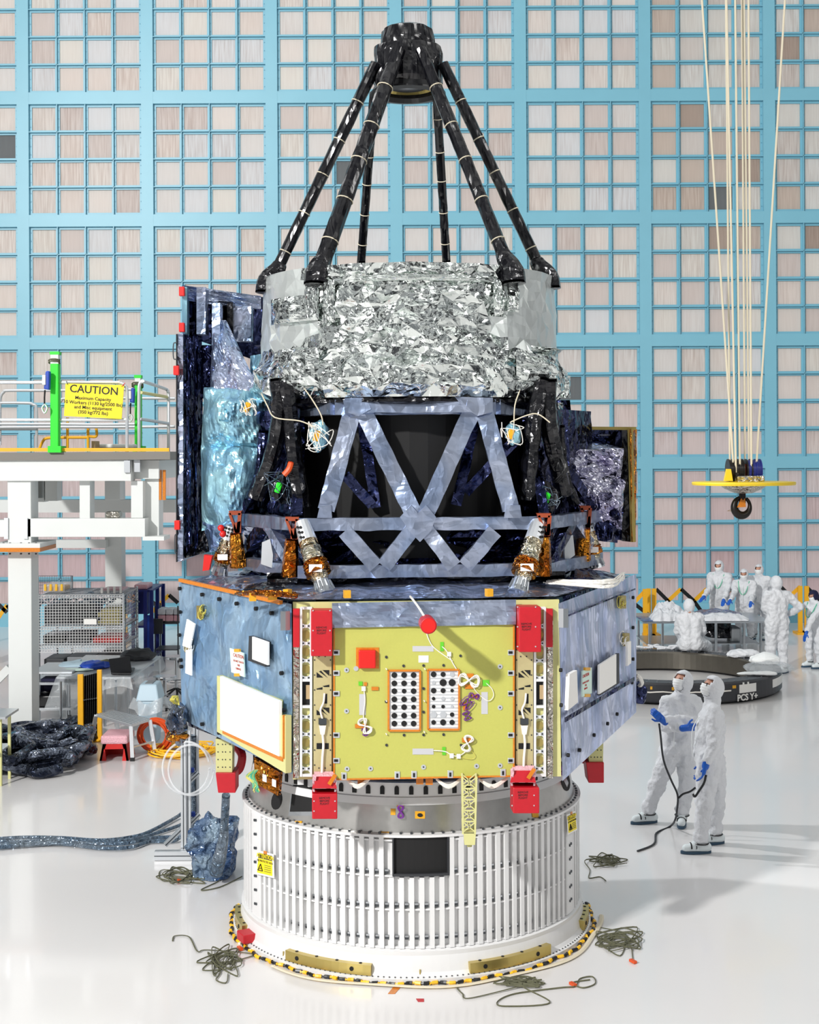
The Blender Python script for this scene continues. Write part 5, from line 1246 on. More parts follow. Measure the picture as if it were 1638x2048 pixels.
Yl = lb[0].y; MB().prism([P(222, 1348, Yl), P(261, 1344, Yl+.1), P(256, 1313, Yl+.1), P(217, 1318, Yl)], (.02, .03, 0)).build('screen', 'black_plastic', lp, bevel=.005)
for (x, y, sx, sy, sz, mt, nm, lb_, cat) in ((160, 1332, .35, .25, .05, 'light_blue_plastic', 'folded_bag', 'crumpled pale blue bag on the work table', 'bag'), (190, 1334, .28, .2, .06, 'blue_plastic', 'blue_wrap', 'bright blue plastic wrap on the work table beside the laptop', 'wrap'), (150, 1340, .3, .12, .015, 'note_green', 'paper_sheet', 'pale green paper sheets at the front of the work table', 'paper'), (205, 1329, .2, .12, .05, 'olive_cord', 'cord_coil', 'coiled olive cord behind the laptop on the work table', 'cord'), (275, 1318, .3, .2, .12, 'dark_grey', 'tool_pile', 'dark tools heaped at the far end of the work table', 'tools')):
    c = G(x, y, zt_+.02); m = MB(); m.ball(c+V(0, 0, sz*.5), (sx, sy, sz), 20, 12)
    for v in m.v: v += Vector((1, 1, .6))*.06*noise.noise(v*9) if sz > .02 else Vector((0, 0, 0))
    for v in m.v: v.z = max(v.z, zt_+.012)
    tag(m.build(nm, mt), lb_, cat)
tb2 = thing('rear_table', 'narrow grey side table left of the draped work table', 'table', (P(100, 1345, 23).x, 23, 0))
a, b_ = G(62, 1344, .80), G(160, 1333, .80); MB().span((a.x, a.y, .77), (b_.x, a.y+1.0, .80)).build('tabletop', 'aluminium_light', tb2)
for x in (a.x+.1, b_.x-.1): MB().cyl((x, a.y+.1, 0), (x, a.y+.1, .77), .02, n=8).build('leg', 'aluminium', tb2)
# expanding barrier
br = thing('expanding_barrier', 'folded yellow and black expanding barrier beside the step stools', 'barrier', (P(180, 1475, 20.3).x, 20.3, 0))
for (x0, x1, yt, yb2) in ((155, 166, 1349, 1470), (194, 203, 1340, 1458)):
    Yb = 20.35; m = MB(); m.span((P(x0, 1400, Yb).x, Yb, .04), (P(x1, 1400, Yb).x, Yb+.06, P(x0, yt, Yb).z)); m.build('post', 'yellow_paint', br, bevel=.006)
    m = MB(); m.span((P(x0-8, 1400, Yb).x, Yb-.02, 0), (P(x1+8, 1400, Yb).x, Yb+.1, .05)); m.build('foot', 'yellow_paint', br)
for k in range(7):
    x = 168+4.1*k; m = MB(); m.bar(P(x, 1449-k, 20.42), P(x+1.5, 1352-k, 20.42), .014, .05, (1, 0, 0)); m.build('slat', 'black_plastic', br)
    MB().cyl(P(x, 1400-k*.6, 20.36), P(x, 1400-k*.6, 20.40), .010, n=8).build('pivot', 'chrome', br)
# step stools, bin, coils
ss = thing('step_stool', 'folding aluminium step platform with black rubber feet', 'step stool', G(245, 1510)); zt_ = .52
q = [G(192, 1428, zt_), G(262, 1449, zt_), G(300, 1437, zt_), G(230, 1420, zt_)]
MB().prism([p-V(0, 0, .04) for p in q], (0, 0, .04)).build('platform', 'aluminium_light', ss, bevel=.004)
m = MB()
for k in range(7): t = (k+.5)/7; m.bar(q[0].lerp(q[3], t)+V(0, 0, .003), q[1].lerp(q[2], t)+V(0, 0, .003), .012, .006)
m.build('tread', 'aluminium', ss)
feet = [G(182, 1488), G(265, 1522), G(311, 1511), G(238, 1480)]
for p, f_ in zip(q, feet):
    o = MB().bar(p-V(0, 0, .02), f_+V(0, 0, .03), .05, .03).build('leg', 'aluminium_light', ss); MB().bar(f_+V(0, 0, .05), f_, .06, .045).build('rubber_foot', 'black_plastic', o)
MB().bar(q[1].lerp(feet[1], .62), q[2].lerp(feet[2], .62), .03, .02).build('crossbar', 'aluminium_light', ss)
rs = thing('step_stool', 'red plastic step stool with a bubble wrapped top', 'step stool', G(229, 1515)); Yr = 19.1
fr_ = [P(199, 1517, Yr), P(257, 1512, Yr), P(250, 1478, Yr), P(207, 1480, Yr)]
for p in fr_[:2]: p.z = 0
m = MB()
m.prism([fr_[0], fr_[0].lerp(fr_[1], .22), fr_[3].lerp(fr_[2], .25).lerp(fr_[0], .45), fr_[3].lerp(fr_[2], .2), fr_[3]], (0, .03, 0)); m.prism([fr_[0].lerp(fr_[1], .78), fr_[1], fr_[2], fr_[3].lerp(fr_[2], .8), fr_[3].lerp(fr_[2], .75).lerp(fr_[1], .45)], (0, .03, 0))
m.prism([fr_[3].lerp(fr_[0], .45), fr_[2].lerp(fr_[1], .45), fr_[2], fr_[3]], (0, .03, 0)); m.build('front_panel', 'red_plastic', rs)
m = MB(); bk = [p+V(0, .42, 0) for p in fr_]; m.prism([bk[0], bk[1], bk[2], bk[3]], (0, .03, 0)); m.prism([fr_[0], bk[0], bk[3], fr_[3]], (.03, 0, 0)); m.prism([fr_[1], bk[1], bk[2], fr_[2]], (-.03, 0, 0)); m.build('body', 'red_plastic', rs)
a, b_ = fr_[3], fr_[2]; lab(MB().span((a.x-.04, Yr-.02, a.z-.06), (b_.x+.04, Yr+.48, a.z+.06)).build('wrapped_tread', 'bubble_pink', rs, bevel=.03), 'bubble wrapped tread')
bn = thing('waste_bin', 'pale blue swing-top waste bin with a clear liner', 'bin', (P(293, 1498, 20.2).x, 20.2, 0)); Yb = 20.2
xa, xb = P(274, 1400, Yb).x, P(316, 1400, Yb).x
MB().hexa([V(xa+.04, Yb+.04, 0), V(xb-.04, Yb+.04, 0), V(xb-.04, Yb+.42, 0), V(xa+.04, Yb+.42, 0)], [V(xa, Yb, .62), V(xb, Yb, .62), V(xb, Yb+.46, .62), V(xa, Yb+.46, .62)]).build('body', 'light_blue_plastic', bn, bevel=.02)
MB().hexa([V(xa-.02, Yb-.02, .62), V(xb+.02, Yb-.02, .62), V(xb+.02, Yb+.48, .62), V(xa-.02, Yb+.48, .62)], [V(xa+.03, Yb+.05, .86), V(xb-.03, Yb+.05, .86), V(xb-.03, Yb+.42, .86), V(xa+.03, Yb+.42, .86)]).build('lid', 'light_blue_plastic', bn, bevel=.02)
MB().span((xa+.1, Yb+.1, .85), (xb-.1, Yb+.38, .87)).build('flap', 'grey_plastic', bn)
def skirt(u, v): a = 2*PI*u; k = 1+.09*math.sin(a*7+v*2); return V((xa+xb)/2+math.cos(a)*.24*k*(1+.25*v), Yb+.23+math.sin(a)*.31*k*(1+.15*v), .64-.17*v-.04*math.sin(a*3))
MB().grid(skirt, 60, 6).build('liner', 'clear_film', bn, smooth=True)
def coil(cx, cy, r, k, tr_, mt, nm, lbl, cat, axis='y', squash=1, seed=1):
    m = MB(); rr = random.Random(seed)
    for q in range(k):
        R_ = r*rr.uniform(.8, 1.05); o = V(rr.uniform(-.03, .03), rr.uniform(-.05, .05), rr.uniform(0, .04)); pts = []
        for i in range(29):
            t = 2*PI*i/28
            pts.append(V(cx.x+R_*math.cos(t), cx.y, cx.z+r+R_*math.sin(t))+o if axis == 'y' else V(cx.x+R_*math.cos(t)*(1+.15*math.sin(3*t+q)), cx.y+R_*math.sin(t)*squash, .03+.03*(q % 3)+.01*math.sin(5*t+q))+V(o.x*3, o.y*3, 0))
        m.tube(pts, tr_, 6)
    for v in m.v: v.z = max(v.z, .004)
    return tag(m.build(nm, mt), lbl, cat)
coil(G(310, 1505), None, .22, 12, .013, 'orange_plastic', 'cable_coil', 'orange cable coil standing by the waste bin', 'cable coil', 'y', seed=4)
coil(G(362, 1508), None, .42, 14, .012, 'yellow_plastic', 'hose_coil', 'loose yellow hose coil on the floor behind the aluminium stand', 'hose coil', 'z', .9, seed=6)
def stool(p, zt_, lbl):
    t = thing('lab_stool', lbl, 'stool', p)
    MB().cyl(p+V(0, 0, zt_-.05), p+V(0, 0, zt_), .19, n=28).build('seat', 'chrome', t, bevel=.01); MB().cyl(p+V(0, 0, .15), p+V(0, 0, zt_-.05), .028, n=10).build('column', 'chrome', t)
    MB().tube([p+V(.15*math.cos(a), .15*math.sin(a), .28) for a in [2*PI*i/24 for i in range(25)]], .01, 6).build('foot_ring', 'chrome', t)
    for k in range(5):
        a = 2*PI*k/5+.4; e = p+V(.26*math.cos(a), .26*math.sin(a), .05); o = MB().bar(p+V(0, 0, .17), e, .03, .025).build('leg', 'black_plastic', t); MB().cyl(e-V(0, 0, .05), e, .02, n=8).build('glide', 'dark_grey', o)
stool(G(330, 1428), .62, 'chrome lab stool nearest the waste bin'); stool(G(352, 1395), .72, 'chrome lab stool half hidden behind the spacecraft body')
# corner of a side bench at the left edge
bt = thing('steel_bench', 'grey steel bench cut off by the left edge, beside the cable pile', 'bench', G(18, 1552))
zt_ = .9; p = G(32, 1420, zt_)
MB().span((-7, 17.6, zt_-.03), (p.x, 18.2, zt_)).build('top', 'aluminium', bt); MB().span((-7, 17.6, .42), (p.x-.1, 18.2, .44)).build('shelf', 'aluminium_light', bt)
for y in (17.7, 18.1): MB().bar((P(19, 1500, 18.1).x, y, 0), (P(19, 1500, 18.1).x, y, zt_-.03), .035, .035).build('leg', 'pale_yellow', bt)
# cable pile
rr = random.Random(21)
for k in range(15):
    c = V(rr.uniform(-6.0, -4.8), rr.uniform(18.3, 19.8), 0); pts = []; a0 = rr.uniform(0, 6.28); R1, R2 = rr.uniform(.35, .8), rr.uniform(.25, .55)
    h = .10+.04*(k % 8)
    for i in range(12):
        t = a0+i*.55; pts.append(V(max(-6.2, min(-4.45, c.x+R1*math.cos(t)+rr.uniform(-.1, .1))), max(18.0, min(20.0, c.y+R2*math.sin(t)+rr.uniform(-.1, .1))), max(.07, h+.08*math.sin(t*2+k))))
    tag(MB().tube(spline(pts, 6), .075, 8).build('wrapped_cable', 'cable_film'), 'fat film-wrapped cable in the dark heap at the foot of the white column', 'cable', 'film-wrapped cables heaped by the column')
for k in range(4):
    c = G(130+k*10, 1520-k*14); tag(MB().tube(spline([c+V(-.9, .2*k-.3, .08), c+V(-.5, -.15, .07), c+V(-.1, -.1+.1*k, .1+.05*k), c+V(.2, .25, .08), c+V(-.05, .6, .1), c+V(-.6, .7, .1)], 7), .07, 8).build('wrapped_cable', 'cable_film'), 'fat film-wrapped cable in the dark heap at the foot of the white column', 'cable', 'film-wrapped cables heaped by the column')
# ================================================================ aluminium stand, bag, hose, floor cables
st = thing('extrusion_stand', 'slotted aluminium upright stand left of the drum', 'stand', G(382, 1706))
Y1 = 14.55; zt_ = P(380, 1462, Y1).z
def extr(m, p, q, w_=.055, up=None):
    m.mi(0).bar(p, q, w_, w_, up); d = (Vector(q)-Vector(p)).normalized(); x, y = m.frame(d, up)
    m.mi(1)
    for s_ in (1, -1):
        m.bar(Vector(p)+x*s_*(w_/2+.0005), Vector(q)+x*s_*(w_/2+.0005), .002, .010, y) ; m.bar(Vector(p)+y*s_*(w_/2+.0005), Vector(q)+y*s_*(w_/2+.0005), .010, .002, y)
    return m
for (x, Y) in ((368, Y1), (377, Y1+.02), (393, Y1+.25)):
    a = P(x, 1690, Y); extr(MB(), (a.x, Y, .06), (a.x, Y, zt_)).build('upright', ['aluminium_light', 'steel_dark'], st)
m = MB(); a, b_ = P(310, 1705, 14.45).x, P(412, 1705, 14.45).x; extr(m, (a, 14.45, .05), (b_, 14.45, .05), .09, (0, 0, 1)).build('base_bar', ['aluminium_light', 'steel_dark'], st)
extr(MB(), (P(377, 1690, 14.5).x, 14.0+.5, .05), (P(377, 1690, 14.5).x, 15.3, .05), .06).build('base_bar', ['aluminium_light', 'steel_dark'], st)
for (x0, y0, x1, y1) in ((330, 1690, 366, 1655), (376, 1564, 396, 1545), (376, 1650, 398, 1628), (412, 1694, 378, 1664)):
    extr(MB(), P(x0, y0, Y1+.05), P(x1, y1, Y1+.12), .045).build('brace', ['aluminium_light', 'steel_dark'], st)
for (x, y) in ((384, 1540), (386, 1628)): MB().box(P(x, y, Y1+.1), (.05, .05, .05)).build('blue_clamp', 'blue_plastic', st, bevel=.012)
tag(MB().tube(spline([P(385, 1470, 14.75), P(384, 1540, 14.78), P(386, 1600, 14.78), P(386, 1650, 14.8), P(370, 1662, 14.9)], 8), .035, 8).build('riser_hose', 'hose_film'), 'film-wrapped hose tied up the back of the aluminium stand', 'hose')
for k, (x, y, r) in enumerate(((372, 1536, 47), (382, 1540, 45))):
    o = MB().tube([P(x+r*math.cos(t), y+r*1.12*math.sin(t), 14.4+.05*math.sin(t*2+k)) for t in [2*PI*i/48 for i in range(47)]], .012, 6).build('clear_tubing', 'clear_tube')
    tag(o, ('larger', 'smaller')[k]+' loop of clear tubing hung on the aluminium stand', 'tubing', 'clear tubing loops')
t = thing('wire_tangle', 'film-wrapped connector bundle hanging at the left corner of the spacecraft body', 'connector bundle', P(352, 1480, 12.3))
m = MB(); m.ball(P(356, 1446, 12.3), (.09, .12, .17), 16, 12)
for v in m.v: v += (v-P(356, 1446, 12.3))*.5*noise.noise(v*10)
m.build('wrap', 'cable_film', t); m = MB(); m.ball(P(354, 1472, 12.3), (.10, .10, .05), 12, 8)
for v in m.v: v += (v-P(354, 1472, 12.3))*.6*noise.noise(v*22)
m.build('orange_ties', 'gold_foil', t)
m = MB(); rr = random.Random(9)
for q in range(6): m.tube(spline([P(352+rr.uniform(-6, 6), 1408, 12.28), P(345+rr.uniform(-5, 12), 1400, 12.2), P(352+rr.uniform(-8, 8), 1392, 12.25), P(358, 1410, 12.25)], 4), .006, 4)
m.build('lead', 'wire_yellow', t)
t = thing('connector_bag', 'dark film bag hanging at the right corner of the spacecraft body', 'connector bundle', P(1278, 1405, 12.9))
m = MB(); m.ball(P(1277, 1386, 12.95), (.07, .10, .11), 16, 12)
for v in m.v: v += (v-P(1277, 1386, 12.95))*.4*noise.noise(v*10)
m.build('wrap', 'navy_foil', t); MB().tube(spline([P(1268, 1360, 12.9), P(1276, 1352, 12.85), P(1284, 1366, 12.85), P(1278, 1372, 12.9)], 4), .02, 6).build('cord', 'wire_white', t)
bagc = G(437, 1725); bg_ = MB(); bg_.ball(V(bagc.x+.01, 13.95, .24), (1, 1, 1), 40, 30)
for v in bg_.v:
    d = v-V(bagc.x+.01, 13.95, .24); q_ = max(abs(d.x), abs(d.y), abs(d.z)); d = d*(.55+.45/q_*.9)*.92
    w_ = .245*(1+.12*d.z); d = Vector((d.x*w_, d.y*.27, d.z*.34)); n_ = noise.noise(d*6); n2 = abs(noise.noise(d*13+Vector((3, 1, 2))))
    v.xyz = V(bagc.x+.01, 13.95, .25)+d*(1+.30*n_+.30*n2); v.z = max(v.z, .006)
tag(bg_.build('plastic_bag', 'bag_film'), 'large crumpled blue plastic bag on the floor against the drum', 'bag')
tag(MB().tube(spline([P(452, 1590, 13.2), P(450, 1630, 13.3), P(446, 1680, 13.4), P(437, 1725, 13.52), P(432, 1745, 13.60)], 8), [.04+.028*min(1, max(0, (i-12)/10)) for i in range(33)], 12).build('corrugated_hose', 'hose_film'), 'grey film-wrapped hose dropping from the red thruster box to the blue bag', 'hose')
for k, (dy, x1, ye) in enumerate(((0, 360, 1652), (-9, 354, 1643), (8, 356, 1668), (17, 348, 1674))):
    xs_ = [-60, 40, 120, 200, 260, 300, x1]; ys_ = [1687, 1685, 1682, 1684, 1681, 1671, ye]; rr = random.Random(k)
    pts = [G(x, y+dy*(.6+.3*math.sin(x*.02+k)), .03)+V(0, 0, .012*rr.random()) for x, y in zip(xs_, ys_)]; pts.append(pts[-1]+V(.08, .1, .05))
    o = tag(MB().tube(spline(pts, 8), .021, 8).build('floor_cable', 'hose_film'), ('second farthest', 'farthest', 'second nearest', 'nearest')[k]+' of the film-wrapped cables running across the floor to the aluminium stand', 'cable', 'cables across the floor')
    p = pts[-2]; MB().cyl(p-(pts[-1]-p)*.0, p+(pts[-1]-p)*.8, .032, n=10).build('orange_sleeve', 'orange_tape', None) if False else None
# ================================================================ people
tex = bpy.data.textures.new('cloth_folds', 'CLOUDS'); tex.noise_scale = .075; tex.noise_depth = 2
def capsule(m, p, q, r1, r2, n=14, sq=None):
    p, q = Vector(p), Vector(q); d = q-p; L_ = d.length
    if L_ < 1e-5: m.ball(p, r1, n, 10); return m
    d.normalize(); x, y = m.frame(d); b = len(m.v); rings = []
    for i in range(1, 5): t = PI/2*i/4; rings.append((p-d*r1*math.cos(t), r1*math.sin(t)))
    for i in range(1, 4): rings.append((p.lerp(q, i/4), r1+(r2-r1)*i/4))
    for i in range(4): t = PI/2*i/4; rings.append((q+d*r2*math.sin(t), r2*math.cos(t)))
    for c, r in rings:
        for k in range(n): a = 2*PI*k/n; m.v.append(c+x*r*math.cos(a)+y*r*math.sin(a))
    for i in range(len(rings)-1):
        for k in range(n): j = (k+1) % n; m.face((b+i*n+k, b+i*n+j, b+(i+1)*n+j, b+(i+1)*n+k))
    m.face([b+k for k in range(n-1, -1, -1)]); m.face([b+(len(rings)-1)*n+k for k in range(n)])
    return m
def weld(o, vox, sm=4, fold=0):
    r = o.modifiers.new('Remesh', 'REMESH'); r.mode = 'VOXEL'; r.voxel_size = vox; r.use_smooth_shade = True
    if sm: s_ = o.modifiers.new('Smooth', 'SMOOTH'); s_.factor = .5; s_.iterations = sm
    if fold:
        d = o.modifiers.new('Folds', 'DISPLACE'); d.texture = tex; d.strength = fold; d.mid_level = .5; d.texture_coords = 'GLOBAL'
    return o
def glove(par, wrist, tip_dir, palm_n, s_=1.0, curl=.5, mt='glove_blue'):
    """palm, four unequal bent fingers and a thumb leaving the side of the palm"""
    w_ = Vector(wrist); d = Vector(tip_dir).normalized(); n = Vector(palm_n); n = (n-d*n.dot(d)).normalized(); sd = d.cross(n)
    m = MB()
    capsule(m, w_-d*.03*s_, w_+d*.02*s_, .036*s_, .036*s_)
    for k in (-1, 0, 1): capsule(m, w_+d*.02*s_+sd*k*.018*s_, w_+d*.085*s_+sd*k*.024*s_, .021*s_, .019*s_, 10)
    for k, L_ in zip((-1.5, -.5, .5, 1.5), (.068, .08, .075, .058)):
        p = w_+d*.09*s_+sd*k*.0195*s_; dd = d
        for seg, ll in enumerate((.42, .33, .25)):
            ang = curl*(.35+.5*seg); dd = (d*math.cos(ang)+n*math.sin(ang)).normalized()
            q = p+dd*L_*ll*s_*1.25; capsule(m, p, q, (.0105-.001*seg)*s_, (.0098-.001*seg)*s_, 8); p = q
    p = w_+d*.03*s_+sd*.028*s_; q = p+(sd*.7+d*.6+n*.3).normalized()*.042*s_; capsule(m, p, q, .0135*s_, .012*s_, 8)
    capsule(m, q, q+(sd*.2+d*.8+n*.5).normalized()*.034*s_, .0115*s_, .010*s_, 8)
    return weld(m.build('glove', mt, par, smooth=True), .0055, 1)
def shoe(par, ankle, toe_dir, floor_z=0.0, s_=1.0, mt='shoe_white'):
    a = Vector(ankle); d = Vector(toe_dir); d.z = 0; d.normalize(); sd = Vector((-d.y, d.x, 0)); g = Vector((a.x, a.y, floor_z))
    m = MB(); capsule(m, g-d*.06*s_+V(0, 0, .065), g+d*.16*s_+V(0, 0, .055), .055*s_, .046*s_); capsule(m, g+V(0, 0, .07), a+V(0, 0, .05), .06*s_, .07*s_)
    capsule(m, g+d*.05+V(0, 0, .09), g+d*.12*s_+V(0, 0, .06), .05*s_, .045*s_)
    for v in m.v: v.z = max(v.z, floor_z+.024)
    o = weld(m.build('shoe_cover', mt, par, smooth=True), .012, 3)
    pts = []
    for i in range(24):
        t = 2*PI*i/24; c, s2 = math.cos(t), math.sin(t); w_ = .052+.008*c
        pts.append(g+d*(.055+.165*c)*s_+sd*w_*s2*s_+V(0, 0, .002))
    MB().prism(pts, (0, 0, .028)).build('sole', 'shoe_sole', o)
    MB().tube([a+V(0, 0, -.0)+(d*math.cos(t)+sd*math.sin(t))*.078*s_+V(0, 0, .02) for t in [2*PI*i/16 for i in range(17)]], .008, 5).build('strap', 'black_plastic', o)
    if s_ > .9:
        for k in (.06, .11): MB().tube([g+d*k+sd*.05*math.cos(t)+V(0, 0, .06+.05*math.sin(t)) for t in [PI*i/8 for i in range(9)]], .008, 5).build('strap', 'black_plastic', o)
    return o
def head(par, c, face, up=(0, 0, 1), s_=1.0, hood='white_fabric', glasses=False, peak=.3):
    """skin head with eyes, brow and nose; hood open at the face; white mask over nose and mouth"""
    c = Vector(c); f = Vector(face).normalized(); r_ = f.cross(Vector(up)).normalized(); u = r_.cross(f)
    R_ = Matrix((r_, f, u)).transposed()
    m = MB(); m.ball(c, (.073*s_, .095*s_, .112*s_), 20, 14, R_)
    m.ball(c+f*.096*s_-u*.012*s_, (.013*s_, .016*s_, .026*s_), 8, 6, R_); capsule(m, c-u*.05*s_-f*.015, c-u*.10*s_-f*.03, .05*s_, .045*s_)
    for k in (-1, 1): m.ball(c+f*.079*s_+r_*k*.03*s_+u*.034*s_, (.02*s_, .012*s_, .006*s_), 8, 6, R_)
    ho = weld(m.build('head', 'skin', par, smooth=True), .008, 2)
    for k in (-1, 1):
        MB().ball(c+f*.086*s_+r_*k*.031*s_+u*.016*s_, (.012*s_, .006*s_, .007*s_), 8, 6, R_).build('eye', 'ink', ho)
        MB().ball(c+f*.082*s_+r_*k*.031*s_+u*.036*s_, (.02*s_, .008*s_, .004*s_), 8, 6, R_).build('eyebrow', 'dark_grey', ho)
    if glasses:
        m = MB()
        for k in (-1, 1): m.tube([c+f*.098*s_+r_*(k*.032+.023*math.cos(t))*s_+u*(.016+.018*math.sin(t))*s_ for t in [2*PI*i/16 for i in range(17)]], .003, 4)
        m.tube([c+f*.098*s_-r_*.01*s_+u*.02, c+f*.1*s_+r_*.01*s_+u*.02], .003, 4)
        for k in (-1, 1): m.tube([c+f*.095*s_+r_*k*.055*s_+u*.02, c+r_*k*.085*s_+u*.02], .003, 4)
        m.build('glasses', 'ink', ho)
    def msk(uu, vv):
        th = (uu-.5)*2.3; ph = -.85+1.05*vv; rr_ = 1.10+.10*math.sin(PI*uu)*math.sin(PI*vv)
        return c+(r_*.080*math.sin(th)*math.cos(ph)+f*.108*math.cos(th)*math.cos(ph)+u*.114*math.sin(ph))*s_*rr_+V(0, 0, 0)+f*.004*math.sin(vv*28)*s_
    g = MB().grid(msk, 16, 14); o = g.build('face_mask', 'mask_white', par, smooth=True)
    sd = o.modifiers.new('Solid', 'SOLIDIFY'); sd.thickness = .004
    m = MB(); n_, k_ = 36, 22
    pts = {}
    for i in range(k_+1):
        for j in range(n_):
            t = PI*i/k_; a = 2*PI*j/n_; q = r_*math.sin(t)*math.cos(a)*.104+f*math.sin(t)*math.sin(a)*.128-f*.008+u*math.cos(t)*.137
            q *= s_*(1+.05*noise.noise(q*26+c)); pts[i, j] = len(m.v); m.v.append(c+q)
    for i in range(k_):
        for j in range(n_):
            t = PI*(i+.5)/k_; a = 2*PI*(j+.5)/n_; d = Vector((math.sin(t)*math.cos(a), math.sin(t)*math.sin(a), math.cos(t)))
            if d.y > .45 and -.98 < d.z-.1*0 < .62 and abs(d.x) < .72: continue
            j2 = (j+1) % n_; m.face((pts[i, j], pts[i+1, j], pts[i+1, j2], pts[i, j2]))
    o = m.build('hood', hood, par, smooth=True); sd = o.modifiers.new('Solid', 'SOLIDIFY'); sd.thickness = .008
    return ho
def person(lbl, J, face, front, s_=1.0, gloves=True, shoes=True, glasses=False, vox=.017, toe=None, glove_mt='glove_blue', hood='white_fabric', lanyard=False, curl=.7, group=None, gd=None, shoe_mt='shoe_white', suit='white_fabric', legs=True):
    J = {k: Vector(v) for k, v in J.items()}
    base = J['base'] if 'base' in J else (J['aL']+J['aR'])/2; base = V(base.x, base.y, 0)
    t = thing('person', lbl, 'person', base, group)
    m = MB(); fr = Vector(front).normalized(); side = (J['sR']-J['sL'])
    ch = (J['sL']+J['sR'])/2; pv = J['pelvis']; sd = side.normalized()*s_
    capsule(m, J['head']-V(0, 0, .10)*s_, ch+V(0, 0, .0), .085*s_, .095*s_)
    for k in (-1, 1):
        capsule(m, ch+sd*k*.085-V(0, 0, .07)*s_, pv+sd*k*.06+V(0, 0, .10)*s_, .135*s_, .135*s_); capsule(m, pv+sd*k*.07+V(0, 0, .08)*s_, pv+sd*k*.08-V(0, 0, .04)*s_, .135*s_, .13*s_)
        capsule(m, ch+V(0, 0, .02)*s_, (J['sR'] if k > 0 else J['sL']), .09*s_, .085*s_)
    capsule(m, ch-V(0, 0, .15)*s_+fr*.03, pv+fr*.03, .14*s_, .15*s_)
    for S in 'LR':
        capsule(m, J['s'+S], J['e'+S], .088*s_, .072*s_); capsule(m, J['e'+S], J['w'+S], .072*s_, .052*s_)
        if legs:
            hp = J['h'+S] if 'h'+S in J else pv+sd*(.095 if S == 'R' else -.095)-V(0, 0, .03)
            capsule(m, hp, J['k'+S], .135*s_, .098*s_); capsule(m, J['k'+S], J['a'+S]+V(0, 0, .06), .095*s_, .075*s_)
            kk = J['k'+S].lerp(J['a'+S], .12); capsule(m, kk, J['k'+S].lerp(J['a'+S], .22), .106*s_, .095*s_)
            capsule(m, J['a'+S]+V(0, 0, .10), J['a'+S]+V(0, 0, .06), .085*s_, .082*s_)
    bo = weld(m.build('suit', suit, t, smooth=True), vox, 3, .055)
    head(t, J['head'], face, s_=s_, glasses=glasses, hood=hood)
    if gloves:
        for S in 'LR':
            d = J['w'+S]-J['e'+S]; g = (gd or {}).get(S)
            glove(t, J['w'+S]+d.normalized()*.045, g[0] if g else d, g[1] if g else -fr, s_*1.08, curl, glove_mt)
    if shoes and legs:
        for S in 'LR': shoe(t, J['a'+S], (toe or {}).get(S, front), 0, s_, shoe_mt)
    # collar zip seam
    a, b_ = ch+fr*.115*s_+V(0, 0, -.02), pv+fr*.19*s_
    MB().tube(spline([a, a.lerp(b_, .3)+fr*.065, a.lerp(b_, .7)+fr*.04, b_], 5), .006, 5).build('zip', 'mask_white', t)
    if lanyard:
        MB().tube(spline([J['sL'].lerp(ch, .4)+fr*.06+V(0, 0, .06), ch+fr*.17-sd*.08-V(0, 0, .15), pv.lerp(ch, .45)+fr*.19, ch+fr*.17+sd*.08-V(0, 0, .15), J['sR'].lerp(ch, .4)+fr*.06+V(0, 0, .06)], 6), .010, 5).build('lanyard', 'wire_green', t)
    return t
D = 15.75
def at(x, y, dy=0, Y=None): return P(x, y, (Y or D)+dy)
def fz(p, z=.09): return V(p.x, p.y, z)
p1 = person('person in white cleanroom suit with arms folded, nearer the telescope, looking up left', dict(
    head=at(1365, 1364), sL=at(1390, 1404, .10), sR=at(1333, 1405, -.02), eL=at(1394, 1443, -.05), wL=at(1332, 1441, -.30), eR=at(1330, 1450, -.12), wR=at(1364, 1455, -.30),
    pelvis=at(1357, 1487), hL=at(1371, 1495, .02), hR=at(1345, 1495, -.02), kL=at(1376, 1566, -.05), aL=fz(at(1364, 1627, -.05)), kR=at(1317, 1560, -.05), aR=fz(at(1297, 1626, .02))),
    (-.80, -.52, .22), (-.45, -.9, 0), toe={'L': (-.25, -1, 0), 'R': (-1, -.25, 0)}, gd={'L': ((-.55, -.15, .5), (.3, 1, -.3)), 'R': ((1, .0, .12), (0, 1, .2))}, curl=1.25)
D = 14.7
p2 = person('person in white cleanroom suit seen from the side, glasses above the mask, arms hanging', dict(
    head=at(1424, 1376), sL=at(1428, 1424, -.16), sR=at(1420, 1424, .2), eL=at(1428, 1489, -.27), wL=at(1415, 1521, -.28), eR=at(1422, 1488, .28), wR=at(1408, 1518, .24),
    pelvis=at(1421, 1513), hL=at(1418, 1522, -.10), hR=at(1426, 1522, .10), kL=at(1411, 1597, -.12), aL=fz(at(1402, 1676, -.12)), kR=at(1433, 1600, .18), aR=fz(at(1430, 1665, .22))),
    (-.93, -.22, .30), (-1, -.12, 0), glasses=True, toe={'L': (-1, -.05, 0), 'R': (-1, -.2, 0)}, gd={'L': ((-.25, -.05, -1), (-1, .3, 0)), 'R': ((-.25, 0, -1), (-1, -.3, 0))})
